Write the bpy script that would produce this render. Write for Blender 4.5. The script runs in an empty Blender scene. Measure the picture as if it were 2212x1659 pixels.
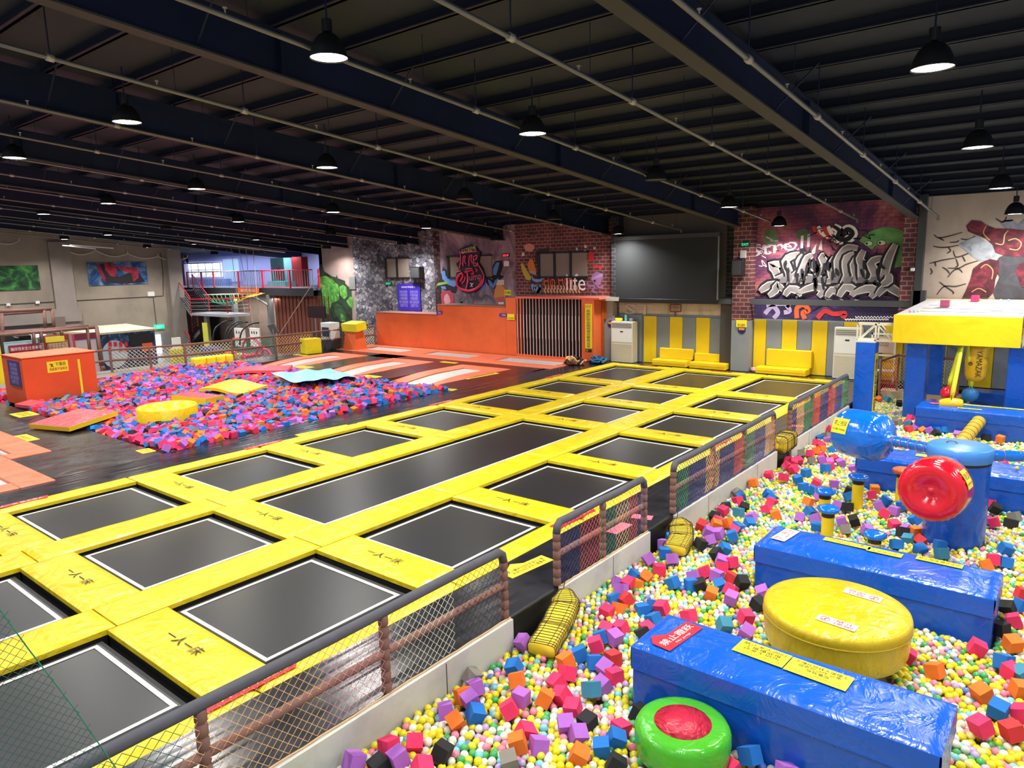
import bpy, math, random
import numpy as np
from mathutils import Vector, Matrix, Euler
random.seed(7); RS = np.random.RandomState(7)
PI = math.pi
scene = bpy.context.scene
COL = scene.collection
# ---------------------------------------------------------------- camera model (measured from the court grid)
F = 1541.92; YAW, PITCH, ROLL = -0.6825, 0.169, -0.0246
CAM = Vector((14.829, -3.0663, 4.1967))
def _axes():
    cy, sy, cp, sp = math.cos(YAW), math.sin(YAW), math.cos(PITCH), math.sin(PITCH)
    f = Vector((sy*cp, cy*cp, -sp)); r = Vector((cy, -sy, 0)); u = r.cross(f)
    c, s = math.cos(ROLL), math.sin(ROLL)
    return c*r + s*u, -s*r + c*u, f
RX, UY, FW = _axes()
def ray(px, py):
    return RX*((px-1106)/F) - UY*((py-829.5)/F) + FW
def onz(px, py, z): d = ray(px, py); return CAM + d*((z-CAM.z)/d.z)
def ony(px, py, y): d = ray(px, py); return CAM + d*((y-CAM.y)/d.y)
def onx(px, py, x): d = ray(px, py); return CAM + d*((x-CAM.x)/d.x)
def roofz(y, z0=5.2): return z0 + 0.1*(23.1-y)
def onroof(px, py, z0=5.1):
    d = ray(px, py); t = (z0+.1*(23.1-CAM.y)-CAM.z)/(d.z+.1*d.y); return CAM + d*t
def proj(P):
    d = Vector(P)-CAM; w = d.dot(FW)
    if w < .05: return None
    return 1106+F*d.dot(RX)/w, 829.5-F*d.dot(UY)/w, w
cam = bpy.data.cameras.new('camera'); co = bpy.data.objects.new('camera', cam); COL.objects.link(co)
cam.sensor_fit = 'HORIZONTAL'; cam.sensor_width = 36; cam.lens = F/2212*36; cam.clip_start = .05; cam.clip_end = 200
co.matrix_world = Matrix(((RX.x, UY.x, -FW.x, CAM.x), (RX.y, UY.y, -FW.y, CAM.y), (RX.z, UY.z, -FW.z, CAM.z), (0, 0, 0, 1)))
scene.camera = co
# ---------------------------------------------------------------- text meshes, all evaluated once
TXT = {}
def prebake(bodies):
    obs = []
    for b in bodies:
        c = bpy.data.curves.new('t', 'FONT'); c.body = b; c.resolution_u = 2; c.align_x = 'CENTER'
        o = bpy.data.objects.new('t', c); COL.objects.link(o); obs.append((b, o, c))
    bpy.context.view_layer.update(); dg = bpy.context.evaluated_depsgraph_get()
    for b, o, c in obs:
        m = bpy.data.meshes.new_from_object(o.evaluated_get(dg))
        v = [tuple(x.co) for x in m.vertices]; f = [tuple(p.vertices) for p in m.polygons]
        if v:
            a = np.array(v); mn = a.min(0); mx = a.max(0); ce = (mn+mx)/2; sz = mx-mn
            sz[sz == 0] = 1
            a = (a-ce)/sz; TXT[b] = ([tuple(x) for x in a], f, float(sz[0]/sz[1]))
        bpy.data.meshes.remove(m); bpy.data.objects.remove(o); bpy.data.curves.remove(c)
T_RULE = '场地安全须知\n不得奔跑推搡\n不得携带硬物\n请听从教练指挥\n注意脚下安全'
T_LONG = '自\n由\n区\n安\n全\n规\n则\n请\n勿\n攀\n爬\n逗\n留'
T_EN = 'It is forbidden for multiple people to push each\nother during use to prevent injuries'
prebake(['一人一床', '禁止抱球', 'No Ball Holding', '禁止停留', '禁止\n停留', '禁止蹬跃', 'No jump', '禁止抱球 禁止逆向', '下落后', '请速离开海绵池',
 T_RULE, T_LONG, T_EN, '禁止多人同时\n上推搡或推\n挤发生损伤', '不得在旋转大摆锤上\n做危险动作 以免\n导致事故', 'EXTREME', 'Jump', '极限', 'life', 'Hip Hop', '自由蹦床区', '禁止翻越', '注意安全', '自由区风险提示',
 '进入蹦床自由区前请先认真\n阅读自由区安全注意事项', 'SLAMDUNK', 'ST', 'EXIT', '极限挑战', '蹦床馆安全注意事项', '3:21:47', '禁\n止\n逗\n留', 'YAMAZAK', '一人一床 禁止双人', '安全公告', 'GOOD', 'NO CLIMBING', 'Stroll'])
# ---------------------------------------------------------------- mesh builder
class MB:
    def __init__(s): s.v = []; s.f = []; s.m = []
    def add(s, v, f, mi=0):
        n = len(s.v); s.v += [tuple(p) for p in v]; s.f += [tuple(i+n for i in q) for q in f]; s.m += [mi]*len(f); return s
    def box(s, x0, x1, y0, y1, z0, z1, mi=0):
        v = [(x, y, z) for z in (z0, z1) for y in (y0, y1) for x in (x0, x1)]
        return s.add(v, [(0, 2, 3, 1), (4, 5, 7, 6), (0, 1, 5, 4), (2, 6, 7, 3), (0, 4, 6, 2), (1, 3, 7, 5)], mi)
    def obox(s, c, size, R=None, mi=0):
        c = Vector(c); hx, hy, hz = [a/2 for a in size]
        v = [Vector((x, y, z)) for z in (-hz, hz) for y in (-hy, hy) for x in (-hx, hx)]
        if R is not None: v = [R @ p for p in v]
        return s.add([c+p for p in v], [(0, 2, 3, 1), (4, 5, 7, 6), (0, 1, 5, 4), (2, 6, 7, 3), (0, 4, 6, 2), (1, 3, 7, 5)], mi)
    def cyl(s, c, r, h, n=24, mi=0, r2=None):
        r2 = r if r2 is None else r2
        c = Vector(c); v = []
        for k in range(n):
            a = 2*PI*k/n; v.append((c.x+r*math.cos(a), c.y+r*math.sin(a), c.z))
        for k in range(n):
            a = 2*PI*k/n; v.append((c.x+r2*math.cos(a), c.y+r2*math.sin(a), c.z+h))
        f = [(k, (k+1) % n, n+(k+1) % n, n+k) for k in range(n)] + [tuple(range(n))[::-1], tuple(range(n, 2*n))]
        return s.add(v, f, mi)
    def lathe(s, prof, c=(0, 0, 0), n=32, mi=0, R=None, mis=None):
        c = Vector(c); v = []; f = []; mm = []
        for (r, z) in prof:
            for k in range(n):
                a = 2*PI*k/n; p = Vector((r*math.cos(a), r*math.sin(a), z)); v.append(c+(R @ p if R else p))
        base = len(s.v)
        for i in range(len(prof)-1):
            for k in range(n):
                f.append((i*n+k, i*n+(k+1) % n, (i+1)*n+(k+1) % n, (i+1)*n+k)); mm.append(mis[i] if mis else mi)
        s.add(v, f, mi); s.m[-len(f):] = mm
        if prof[0][0] > 1e-6: s.add([v[k] for k in range(n)], [tuple(range(n))[::-1]], mis[0] if mis else mi)
        if prof[-1][0] > 1e-6: s.add([v[(len(prof)-1)*n+k] for k in range(n)], [tuple(range(n))], mis[-1] if mis else mi)
        return s
    def tube(s, pts, r, n=8, mi=0, closed=False, cap=True):
        pts = [Vector(p) for p in pts]; N = len(pts); v = []; prev = None
        rr = r if hasattr(r, '__len__') else [r]*N
        for i, p in enumerate(pts):
            if closed: d = pts[(i+1) % N]-pts[i-1]
            else: d = pts[min(i+1, N-1)]-pts[max(i-1, 0)]
            d.normalize()
            if prev is None: a = d.orthogonal().normalized()
            else:
                a = prev - d*prev.dot(d)
                a = a.normalized() if a.length > 1e-6 else d.orthogonal().normalized()
            prev = a; b = d.cross(a)
            for k in range(n):
                t = 2*PI*k/n; v.append(p+(a*math.cos(t)+b*math.sin(t))*rr[i])
        f = []
        M_ = N if closed else N-1
        for i in range(M_):
            j = (i+1) % N
            for k in range(n): f.append((i*n+k, i*n+(k+1) % n, j*n+(k+1) % n, j*n+k))
        if cap and not closed: f += [tuple(range(n))[::-1], tuple(range((N-1)*n, N*n))]
        return s.add(v, f, mi)
    def poly(s, pts, mi=0): return s.add(pts, [tuple(range(len(pts)))], mi)
    def slab(s, pts, off, mi=0):      # closed prism from a planar outline moved by the offset vector
        off = Vector(off); n = len(pts); p = [Vector(a) for a in pts]; q = [a+off for a in p]
        return s.add(p+q, [tuple(range(n)), tuple(range(n, 2*n))[::-1]]+[(k, n+k, n+(k+1) % n, (k+1) % n) for k in range(n)], mi)
    def stroke(s, pts, w, nrm, lift=0.0, mi=0):     # a flat painted stroke along a polyline on a wall with normal nrm
        nrm = Vector(nrm); pts = [Vector(p)+nrm*lift for p in pts]; N = len(pts); v = []
        ww = w if hasattr(w, '__len__') else [w]*N
        for i, p in enumerate(pts):
            d = pts[min(i+1, N-1)]-pts[max(i-1, 0)]; d.normalize(); a = nrm.cross(d); v += [p+a*ww[i]/2, p-a*ww[i]/2]
        return s.add(v, [(2*i, 2*i+1, 2*i+3, 2*i+2) for i in range(N-1)], mi)
    def text(s, body, c, u, vv, w=None, h=None, lift=.004, mi=0):   # u: reading direction, vv: up direction
        if body not in TXT: return s
        V, Fc, asp = TXT[body]; u = Vector(u).normalized(); vv = Vector(vv).normalized(); nrm = u.cross(vv)
        if w is None: w = h*asp
        if h is None: h = w/asp
        c = Vector(c)+nrm*lift
        return s.add([c+u*(a[0]*w)+vv*(a[1]*h) for a in V], Fc, mi)
    def grid(s, fn, nu, nv, mi=0):
        v = [fn(i/nu, j/nv) for j in range(nv+1) for i in range(nu+1)]
        return s.add(v, [(j*(nu+1)+i, j*(nu+1)+i+1, (j+1)*(nu+1)+i+1, (j+1)*(nu+1)+i) for j in range(nv) for i in range(nu)], mi)
    def build(s, name, mats, parent=None, smooth=False, bevel=0, seg=2, origin=None, rotz=0):
        a = np.array(s.v, dtype=float)
        if parent is not None: o0 = np.array(list(parent['_o']))
        elif origin is not None: o0 = np.array(origin, dtype=float)
        else:
            mn = a.min(0); mx = a.max(0); o0 = np.array(((mn[0]+mx[0])/2, (mn[1]+mx[1])/2, mn[2]))
        a = a-o0
        me = bpy.data.meshes.new(name); me.from_pydata(a.tolist(), [], s.f)
        if not isinstance(mats, (list, tuple)): mats = [mats]
        for m in mats: me.materials.append(m)
        if any(s.m): me.polygons.foreach_set('material_index', s.m)
        if smooth: me.polygons.foreach_set('use_smooth', [True]*len(s.f))
        me.update()
        o = bpy.data.objects.new(name, me); COL.objects.link(o)
        if parent is not None: o.parent = parent; o['_o'] = tuple(o0)
        else: o.location = o0; o['_o'] = tuple(o0)
        if bevel:
            b = o.modifiers.new('bevel', 'BEVEL'); b.width = bevel; b.segments = seg; b.limit_method = 'ANGLE'
            me.polygons.foreach_set('use_smooth', [True]*len(s.f))
            b.harden_normals = True
        return o
def build_split(mb, name, mats, parent, **k):
    # one object per connected piece of the mesh
    n = len(mb.v); root = list(range(n))
    def fd(i):
        while root[i] != i: root[i] = root[root[i]]; i = root[i]
        return i
    for f in mb.f:
        a = fd(f[0])
        for j in f[1:]: root[fd(j)] = a
    gr = {}
    for fi, f in enumerate(mb.f): gr.setdefault(fd(f[0]), []).append(fi)
    out = []
    for fs in gr.values():
        used = sorted({i for fi in fs for i in mb.f[fi]}); mp = {i: j for j, i in enumerate(used)}
        q = MB(); q.add([mb.v[i] for i in used], [tuple(mp[i] for i in mb.f[fi]) for fi in fs]); q.m = [mb.m[fi] for fi in fs]; out.append(q.build(name, mats, parent, **k))
    return out
def tag(o, label=None, cat=None, group=None, kind=None):
    if label: o['label'] = label
    if cat: o['category'] = cat
    if group: o['group'] = group
    if kind: o['kind'] = kind
    return o
def thing(name, label, cat, loc, group=None):
    o = bpy.data.objects.new(name, None); COL.objects.link(o); o.location = loc; o.empty_display_size = .1
    o['_o'] = tuple(loc)
    return tag(o, label, cat, group)
def copy_tree(o, loc=None, rotz=None, parent=None):
    c = o.copy(); COL.objects.link(c)
    if parent is not None: c.parent = parent
    if loc is not None: c.location = loc
    if rotz is not None: c.rotation_euler = (0, 0, rotz)
    for ch in list(o.children): copy_tree(ch, parent=c)
    return c
ORD = ['first', 'second', 'third', 'fourth', 'fifth', 'sixth', 'seventh', 'eighth', 'ninth', 'tenth', 'eleventh', 'twelfth', 'thirteenth', 'fourteenth', 'fifteenth', 'sixteenth', 'seventeenth', 'eighteenth', 'nineteenth', 'twentieth']
# ---------------------------------------------------------------- materials
def lin(c): return tuple(((x/255)/12.92 if x/255 <= .04045 else ((x/255+.055)/1.055)**2.4) for x in c)+(1,)
_M = {}
def newmat(name):
    m = bpy.data.materials.new(name); m.use_nodes = True; nt = m.node_tree
    return m, nt, nt.nodes['Principled BSDF']
def coords(nt, flat=None, scale=(1, 1, 1)):
    tc = nt.nodes.new('ShaderNodeNewGeometry'); out = tc.outputs['Position']
    if flat:
        sp = nt.nodes.new('ShaderNodeSeparateXYZ'); nt.links.new(out, sp.inputs[0]); cb = nt.nodes.new('ShaderNodeCombineXYZ')
        nt.links.new(sp.outputs[flat[0]], cb.inputs[0]); nt.links.new(sp.outputs[flat[1]], cb.inputs[1]); out = cb.outputs[0]
    mp = nt.nodes.new('ShaderNodeMapping'); mp.inputs['Scale'].default_value = scale; nt.links.new(out, mp.inputs[0]); return mp.outputs[0]
def noise(nt, vec, scale, detail=3, rough=.55, dist=0):
    n = nt.nodes.new('ShaderNodeTexNoise'); n.inputs['Scale'].default_value = scale; n.inputs['Detail'].default_value = detail
    n.inputs['Roughness'].default_value = rough; n.inputs['Distortion'].default_value = dist; nt.links.new(vec, n.inputs['Vector']); return n
def ramp(nt, fac, stops):
    r = nt.nodes.new('ShaderNodeValToRGB'); el = r.color_ramp.elements
    while len(el) < len(stops): el.new(.5)
    for e, (p, c) in zip(el, stops): e.position = p; e.color = c if len(c) == 4 else lin(c)
    nt.links.new(fac, r.inputs[0]); return r
def mix(nt, fac, a, b, mode='MIX'):
    n = nt.nodes.new('ShaderNodeMix'); n.data_type = 'RGBA'; n.blend_type = mode
    if isinstance(fac, (int, float)): n.inputs[0].default_value = fac
    else: nt.links.new(fac, n.inputs[0])
    for i, x in ((6, a), (7, b)):
        if isinstance(x, tuple): n.inputs[i].default_value = x
        else: nt.links.new(x, n.inputs[i])
    return n.outputs[2]
def mat(name, c, rough=.5, metal=0, var=0, vs=2.0, bump=0, bs=8.0, bstretch=(1, 1, 1), emit=0, spec=.5, coat=0, dist=0, dirt=None, rvar=0, bdet=3):
    key = name
    if key in _M: return _M[key]
    m, nt, p = newmat(name); base = lin(c)
    p.inputs['Base Color'].default_value = base; p.inputs['Roughness'].default_value = rough; p.inputs['Metallic'].default_value = metal
    p.inputs['Specular IOR Level'].default_value = spec; p.inputs['Coat Weight'].default_value = coat; p.inputs['Coat Roughness'].default_value = .15
    if var or bump or dirt or rvar:
        vec = coords(nt)
    if var:
        n = noise(nt, vec, vs, 4); dk = tuple(x*(1-var) for x in base[:3])+(1,); lt = tuple(min(1, x*(1+var)) for x in base[:3])+(1,)
        r = ramp(nt, n.outputs[0], [(.3, dk), (.7, lt)]); out = r.outputs[0]
        if dirt:
            n2 = noise(nt, vec, dirt[1], 5, .6); r2 = ramp(nt, n2.outputs[0], [(.48, (0, 0, 0, 1)), (.62, (1, 1, 1, 1))])
            mm = nt.nodes.new('ShaderNodeMath'); mm.operation = 'MULTIPLY'; mm.inputs[1].default_value = dirt[2]; nt.links.new(r2.outputs[0], mm.inputs[0])
            out = mix(nt, mm.outputs[0], out, lin(dirt[0]))
        nt.links.new(out, p.inputs['Base Color'])
    if rvar:
        n = noise(nt, vec, 3, 4); r = nt.nodes.new('ShaderNodeMapRange'); r.inputs[3].default_value = max(.03, rough-rvar); r.inputs[4].default_value = min(1, rough+rvar)
        r.inputs[1].default_value = .3; r.inputs[2].default_value = .7
        nt.links.new(n.outputs[0], r.inputs[0]); nt.links.new(r.outputs[0], p.inputs['Roughness'])
    if bump:
        v2 = coords(nt, scale=bstretch); n = noise(nt, v2, bs, bdet, .5, dist)
        b = nt.nodes.new('ShaderNodeBump'); b.inputs['Strength'].default_value = bump; b.inputs['Distance'].default_value = .05
        nt.links.new(n.outputs[0], b.inputs['Height']); nt.links.new(b.outputs[0], p.inputs['Normal'])
    if emit:
        p.inputs['Emission Color'].default_value = base; p.inputs['Emission Strength'].default_value = emit
    _M[key] = m; return m
def vinyl(name, c, rough=.32, bump=.5, bs=3.0, bst=(1, 1, 1), var=.06, coat=0.0, dist=1.2, vs=1.5, dirt=None, rvar=.1, bdet=3):
    return mat(name, c, rough, 0, var, vs, bump, bs, bst, coat=coat, dist=dist, dirt=dirt, rvar=rvar, bdet=bdet)
# ================================================================ materials
YEL = vinyl('yellow_vinyl', (222, 194, 26), .36, .75, 2.6, (1, 1, 1), .07, dirt=((214, 182, 30), 2.2, .4))
YELB = vinyl('yellow_bright_vinyl', (228, 196, 16), .4, .25, 2.0)
BED = mat('jump_bed_fabric', (30, 31, 36), .34, 0, .14, .7, spec=.7)
BEDW = mat('pale_bed_fabric', (188, 186, 184), .55, 0, .06, 2)
VOID = mat('frame_void_black', (10, 10, 12), .8)
WEB = mat('spring_webbing', (24, 24, 27), .6, 0, .3, 12)
TAPE = mat('white_tape', (232, 230, 226), .55, 0, .05, 20)
DECK = vinyl('black_deck_vinyl', (24, 26, 34), .23, .3, 1.3, (4.5, .22, 1), .2, dist=.3, dirt=((44, 42, 48), 1.0, .3), rvar=.04, bdet=1)
DECKL = vinyl('wrinkled_black_vinyl', (30, 28, 33), .3, .7, .9, (1.3, .8, 1), .2, dist=1.4, dirt=((58, 48, 50), .8, .4), rvar=.05, bdet=1.2)
MAROON = vinyl('maroon_deck_vinyl', (70, 26, 28), .3, .06, 1.2, rvar=.03, bdet=1)
ORG = vinyl('orange_vinyl', (228, 106, 54), .45, .3, 1.6, dirt=((200, 90, 44), .9, .35))
ORGP = vinyl('orange_pad_vinyl', (228, 120, 86), .4, .4, 2)
ORGD = vinyl('dull_orange_panel', (176, 86, 30), .5, .1, 2)
BLU = vinyl('blue_vinyl', (16, 82, 184), .24, .5, 2.4, (1, 1.3, 1), .06, dist=1.5, rvar=.08)
BLUT = vinyl('blue_vinyl_wrinkled', (18, 88, 196), .24, .38, 3.0, (1, .8, 1), .05, dist=2.6, rvar=.08)
BLUI = vinyl('blue_inflated_vinyl', (10, 108, 214), .16, .4, 3, coat=.4)
REDI = vinyl('red_inflated_vinyl', (212, 16, 40), .14, .2, 3, coat=.5)
GRN = vinyl('green_vinyl', (70, 170, 36), .24, .4, 4); PNK = vinyl('pink_vinyl', (205, 44, 66), .28, .6, 5, dist=2)
PINKM = vinyl('pink_mat_vinyl', (238, 84, 96), .3, .6, 3); SKY = vinyl('pale_blue_sheet', (140, 196, 222), .4, .9, 2.4, dist=2)
GREYP = mat('grey_wall_pad', (132, 138, 144), .55, 0, .04, 3); YELP = mat('yellow_wall_pad', (238, 202, 8), .5, 0, .05, 1.5)
BLK = mat('black_plastic', (16, 16, 18), .45); DGRY = mat('dark_grey', (52, 53, 56), .6); GREY = mat('mid_grey', (120, 122, 124), .6)
WHT = mat('white_paint', (226, 226, 222), .45); CREAM = mat('cream_metal', (230, 220, 196), .5); IVORY = mat('ivory_panel', (214, 208, 190), .5)
NAVY = mat('navy_steel', (10, 26, 58), .6, .1, .25, .7); NAVYP = mat('navy_purlin', (8, 18, 42), .7)
FLANGE = mat('dull_grey_flange', (48, 49, 52), .7); DUCK = mat('roof_sheet', (37, 43, 54), .85, 0, .15, .6)
PIPE = mat('steel_pipe', (120, 118, 114), .4, .6); COUP = mat('pipe_coupling', (176, 170, 158), .4, .4)
BROWN = mat('brown_foam_sleeve', (124, 88, 78), .75, 0, .12, 9); GRAYF = mat('dark_grey_foam_sleeve', (78, 78, 86), .7, 0, .1, 9)
CONC = mat('board_formed_concrete', (150, 138, 124), .85, 0, .12, .5, .25, 6, (1, 1, .3), dirt=((112, 104, 98), .35, .5))
CONC2 = mat('smooth_concrete', (138, 128, 122), .85, 0, .1, 1); BOARD = mat('white_painted_board', (196, 196, 186), .55, 0, .06, 1.2, dirt=((150, 152, 146), 1.4, .4))
REDM = mat('red_painted_steel', (206, 36, 62), .45); SILV = mat('galvanised_bar', (170, 172, 176), .35, .6); STEEL = mat('grey_steel_post', (120, 124, 128), .5, .2)
WOOD = mat('plywood', (206, 186, 150), .6, 0, .12, 6); CLAD = mat('brown_container_cladding', (112, 58, 44), .6, 0, .15, .8)
SIGNY = mat('sign_yellow', (246, 226, 40), .5); SIGNR = mat('sign_red', (206, 30, 50), .5); SIGNB = mat('sign_indigo', (60, 40, 180), .5); INK = mat('black_ink', (22, 20, 20), .6)
REDK = mat('red_ink', (200, 30, 50), .6); WINK = mat('white_ink', (238, 236, 232), .6); ORI = mat('orange_ink', (232, 96, 48), .6)
LAMP = mat('lamp_diffuser_lit', (255, 250, 240), .5, emit=26); LAMPW = mat('lamp_diffuser_warm', (255, 244, 216), .5, emit=26); LAMPO = mat('lamp_diffuser_off', (60, 58, 58), .4)
SHADE = mat('lamp_shade_dark', (22, 24, 30), .5, .2); GLOW = mat('window_daylight', (226, 240, 255), .5, emit=2.6); EXITG = mat('exit_sign_green', (30, 230, 150), .5, emit=1.5)
LEDR = mat('led_red', (255, 60, 70), .5, emit=3.0); SCREEN = mat('projection_screen_dark', (50, 52, 54), .95, 0, .04, .5, spec=.1)
C_FOAM = {'p': (228, 48, 98), 'b': (20, 108, 190), 'v': (166, 98, 190), 'o': (232, 116, 34), 'k': (28, 28, 30), 'g': (128, 122, 112), 't': (58, 132, 162), 'r': (206, 48, 52)}
N_FOAM = {'p': 'pink', 'b': 'blue', 'v': 'violet', 'o': 'orange', 'k': 'black', 'g': 'grey', 't': 'teal', 'r': 'red'}
FOAM = {k: mat('foam_'+N_FOAM[k], c, .85, 0, .06, 6) for k, c in C_FOAM.items()}
C_BALL = [('white', (226, 224, 208), .31), ('yellow', (228, 212, 34), .34), ('green', (66, 168, 92), .10), ('pink', (232, 136, 160), .08), ('pale blue', (122, 196, 214), .07), ('lilac', (186, 162, 214), .04), ('blue', (92, 122, 206), .02), ('cream', (232, 220, 140), .04)]
BALLM = [mat('ball_'+n.replace(' ', '_'), c, .28, 0) for n, c, w in C_BALL]
def brickmat(name, c1, c2, mortar, scale, flat=(0, 2), rough=.85, tint=None):
    m, nt, p = newmat(name); v = coords(nt, flat); b = nt.nodes.new('ShaderNodeTexBrick'); nt.links.new(v, b.inputs['Vector'])
    b.inputs['Color1'].default_value = lin(c1); b.inputs['Color2'].default_value = lin(c2); b.inputs['Mortar'].default_value = lin(mortar)
    b.inputs['Scale'].default_value = scale; b.inputs['Mortar Size'].default_value = .03; b.inputs['Brick Width'].default_value = .6; b.inputs['Row Height'].default_value = .3; b.inputs['Bias'].default_value = -.1
    n = noise(nt, v, 1.5, 4); r = ramp(nt, n.outputs[0], [(.3, (120, 120, 120)), (.7, (255, 255, 255))])
    nt.links.new(mix(nt, .7, b.outputs[0], r.outputs[0], 'MULTIPLY'), p.inputs['Base Color']); p.inputs['Roughness'].default_value = rough; return m
def stonemat(name, stops, scale):
    m, nt, p = newmat(name); v = coords(nt, (0, 2), (1, 1.35, 1)); vo = nt.nodes.new('ShaderNodeTexVoronoi'); vo.inputs['Scale'].default_value = scale; nt.links.new(v, vo.inputs['Vector'])
    ve = nt.nodes.new('ShaderNodeTexVoronoi'); ve.feature = 'DISTANCE_TO_EDGE'; ve.inputs['Scale'].default_value = scale; nt.links.new(v, ve.inputs['Vector'])
    sp = nt.nodes.new('ShaderNodeSeparateColor'); nt.links.new(vo.outputs['Color'], sp.inputs[0]); r = ramp(nt, sp.outputs[0], stops)
    e = ramp(nt, ve.outputs[0], [(.01, (70, 66, 78)), (.07, (255, 255, 255))]); c = mix(nt, 1.0, r.outputs[0], e.outputs[0], 'MULTIPLY')
    n = noise(nt, v, .6, 3); r2 = ramp(nt, n.outputs[0], [(.35, (110, 104, 120)), (.65, (235, 235, 235))])
    nt.links.new(mix(nt, .8, c, r2.outputs[0], 'MULTIPLY'), p.inputs['Base Color']); p.inputs['Roughness'].default_value = .85; return m
def blotch(name, stops, scale, dist=1.5, brick=0, flat=(0, 2), sc=(1, 1, 1)):
    m, nt, p = newmat(name); v = coords(nt, flat, sc); n = noise(nt, v, scale, 5, .6, dist); r = ramp(nt, n.outputs[0], stops); out = r.outputs[0]
    if brick:
        b = nt.nodes.new('ShaderNodeTexBrick'); nt.links.new(v, b.inputs['Vector']); b.inputs['Scale'].default_value = brick
        b.inputs['Color1'].default_value = (1, 1, 1, 1); b.inputs['Color2'].default_value = (.8, .8, .8, 1); b.inputs['Mortar'].default_value = (.42, .38, .42, 1)
        b.inputs['Mortar Size'].default_value = .02; b.inputs['Brick Width'].default_value = .6; b.inputs['Row Height'].default_value = .28
        out = mix(nt, .8, out, b.outputs[0], 'MULTIPLY')
    nt.links.new(out, p.inputs['Base Color']); p.inputs['Roughness'].default_value = .8; return m
BRICK = brickmat('printed_red_brick', (122, 66, 68), (88, 50, 60), (176, 136, 128), 2.0)
BRICKY = brickmat('printed_red_brick_side', (112, 60, 62), (80, 46, 54), (160, 124, 118), 2.0, (1, 2))
BRICKD = brickmat('printed_black_brick', (34, 32, 36), (46, 44, 50), (82, 80, 88), 2.0)
STONE = stonemat('printed_grey_stone', [(0, (96, 96, 112)), (.5, (148, 148, 160)), (1, (204, 200, 206))], 4.0)
STONER = stonemat('printed_dark_red_stone', [(0, (34, 20, 28)), (.5, (84, 44, 54)), (1, (130, 104, 112))], 5)
GRUNGE = blotch('printed_grunge_plaster', [(.25, (70, 58, 74)), (.45, (118, 96, 112)), (.6, (158, 138, 148)), (.78, (190, 164, 160))], 1.1, 1, sc=(1, .5, 1))
MURP = blotch('printed_purple_mural', [(.25, (50, 32, 70)), (.42, (88, 46, 84)), (.52, (132, 64, 94)), (.6, (168, 92, 104)), (.74, (200, 132, 122))], .5, 1.2, 2.2)
MURD = blotch('printed_dark_purple_mural', [(.25, (24, 20, 34)), (.5, (58, 42, 92)), (.75, (110, 84, 140))], .8, 1.2, 2.2)
CRACKW = blotch('printed_plaster_beige', [(.3, (158, 142, 128)), (.7, (180, 164, 148))], .9, .5)
PALEW = blotch('pale_pink_plaster', [(.3, (148, 126, 122)), (.7, (170, 146, 140))], 1.4, .5)
DRIP = blotch('printed_beige_drips', [(.3, (150, 112, 96)), (.5, (206, 184, 158)), (.7, (226, 206, 178))], 1.2, .4, sc=(1, .2, 1))
for m_ in (DECK, DECKL): m_.node_tree.nodes['Principled BSDF'].inputs['Specular IOR Level'].default_value = .95
# ================================================================ the room
def struct(name, mb, m, **k): return tag(mb.build(name, m, **k), kind='structure')
YW = 23.1; XL = -33.4; FL = -1.2
struct('floor', MB().box(-48, 20, -6, 28.2, FL-.2, FL), mat('screed_floor', (96, 94, 92), .4, 0, .12, 1))
struct('wall_left', MB().box(XL-.3, XL, -6, 20.05, FL, 9), CONC)
struct('wall_left_rear', MB().box(-48.2, -48, 20, 28.2, FL, 7).box(-48, XL-.3, 20.0, 20.05, FL, 7), CONC)
# wall_left relief: concrete pier and low upstand
wl = MB()
a = onx(150, 640, XL); wl.box(XL, XL+.25, 13.1, 14.25, 1.0, roofz(13.7)-.1).box(XL, XL+.35, 6, 14.4, 1.3, 2.1)
struct('trim_1', wl, CONC2)
tag(MB().slab([(XL, 20.0, FL), (XL, 20.9, FL), (XL, 20.9, 5.6), (XL, 20.0, 5.7)], (.35, 0, 0)).build('trim_2', CONC2), kind='structure')
def wallseg(x0, x1, z0, z1, m, name='wall_back', y=YW, th=.25): return struct(name, MB().box(x0, x1, y, y+th, z0, z1), m)
zt = 5.95
wallseg(-20.9, -17.75, FL, zt, PALEW); wallseg(-17.75, -11.35, FL, zt, STONE); wallseg(-11.35, -10.9, FL, zt, STONER)
wallseg(-10.9, -6.05, FL, zt, GRUNGE); wallseg(-6.05, -.55, FL, zt, BRICK); wallseg(-.55, 4.05, FL, 2.0, GREYP); wallseg(-.55, 4.05, 2.0, 2.6, DRIP); wallseg(-.55, 4.05, 2.6, zt, mat('dim_grey_wall', (84, 80, 76), .85))
wallseg(4.05, 5.17, FL, zt, BRICKD); wallseg(5.17, 10.05, FL, 1.93, GREYP); wallseg(5.17, 10.05, 1.93, 2.75, MURD); wallseg(5.17, 10.05, 2.75, zt, MURP)
wallseg(10.05, 10.55, FL, zt, BRICK); wallseg(10.55, 20, FL, 1.93, GREYP); wallseg(10.55, 20, 1.93, zt, CRACKW)
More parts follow.
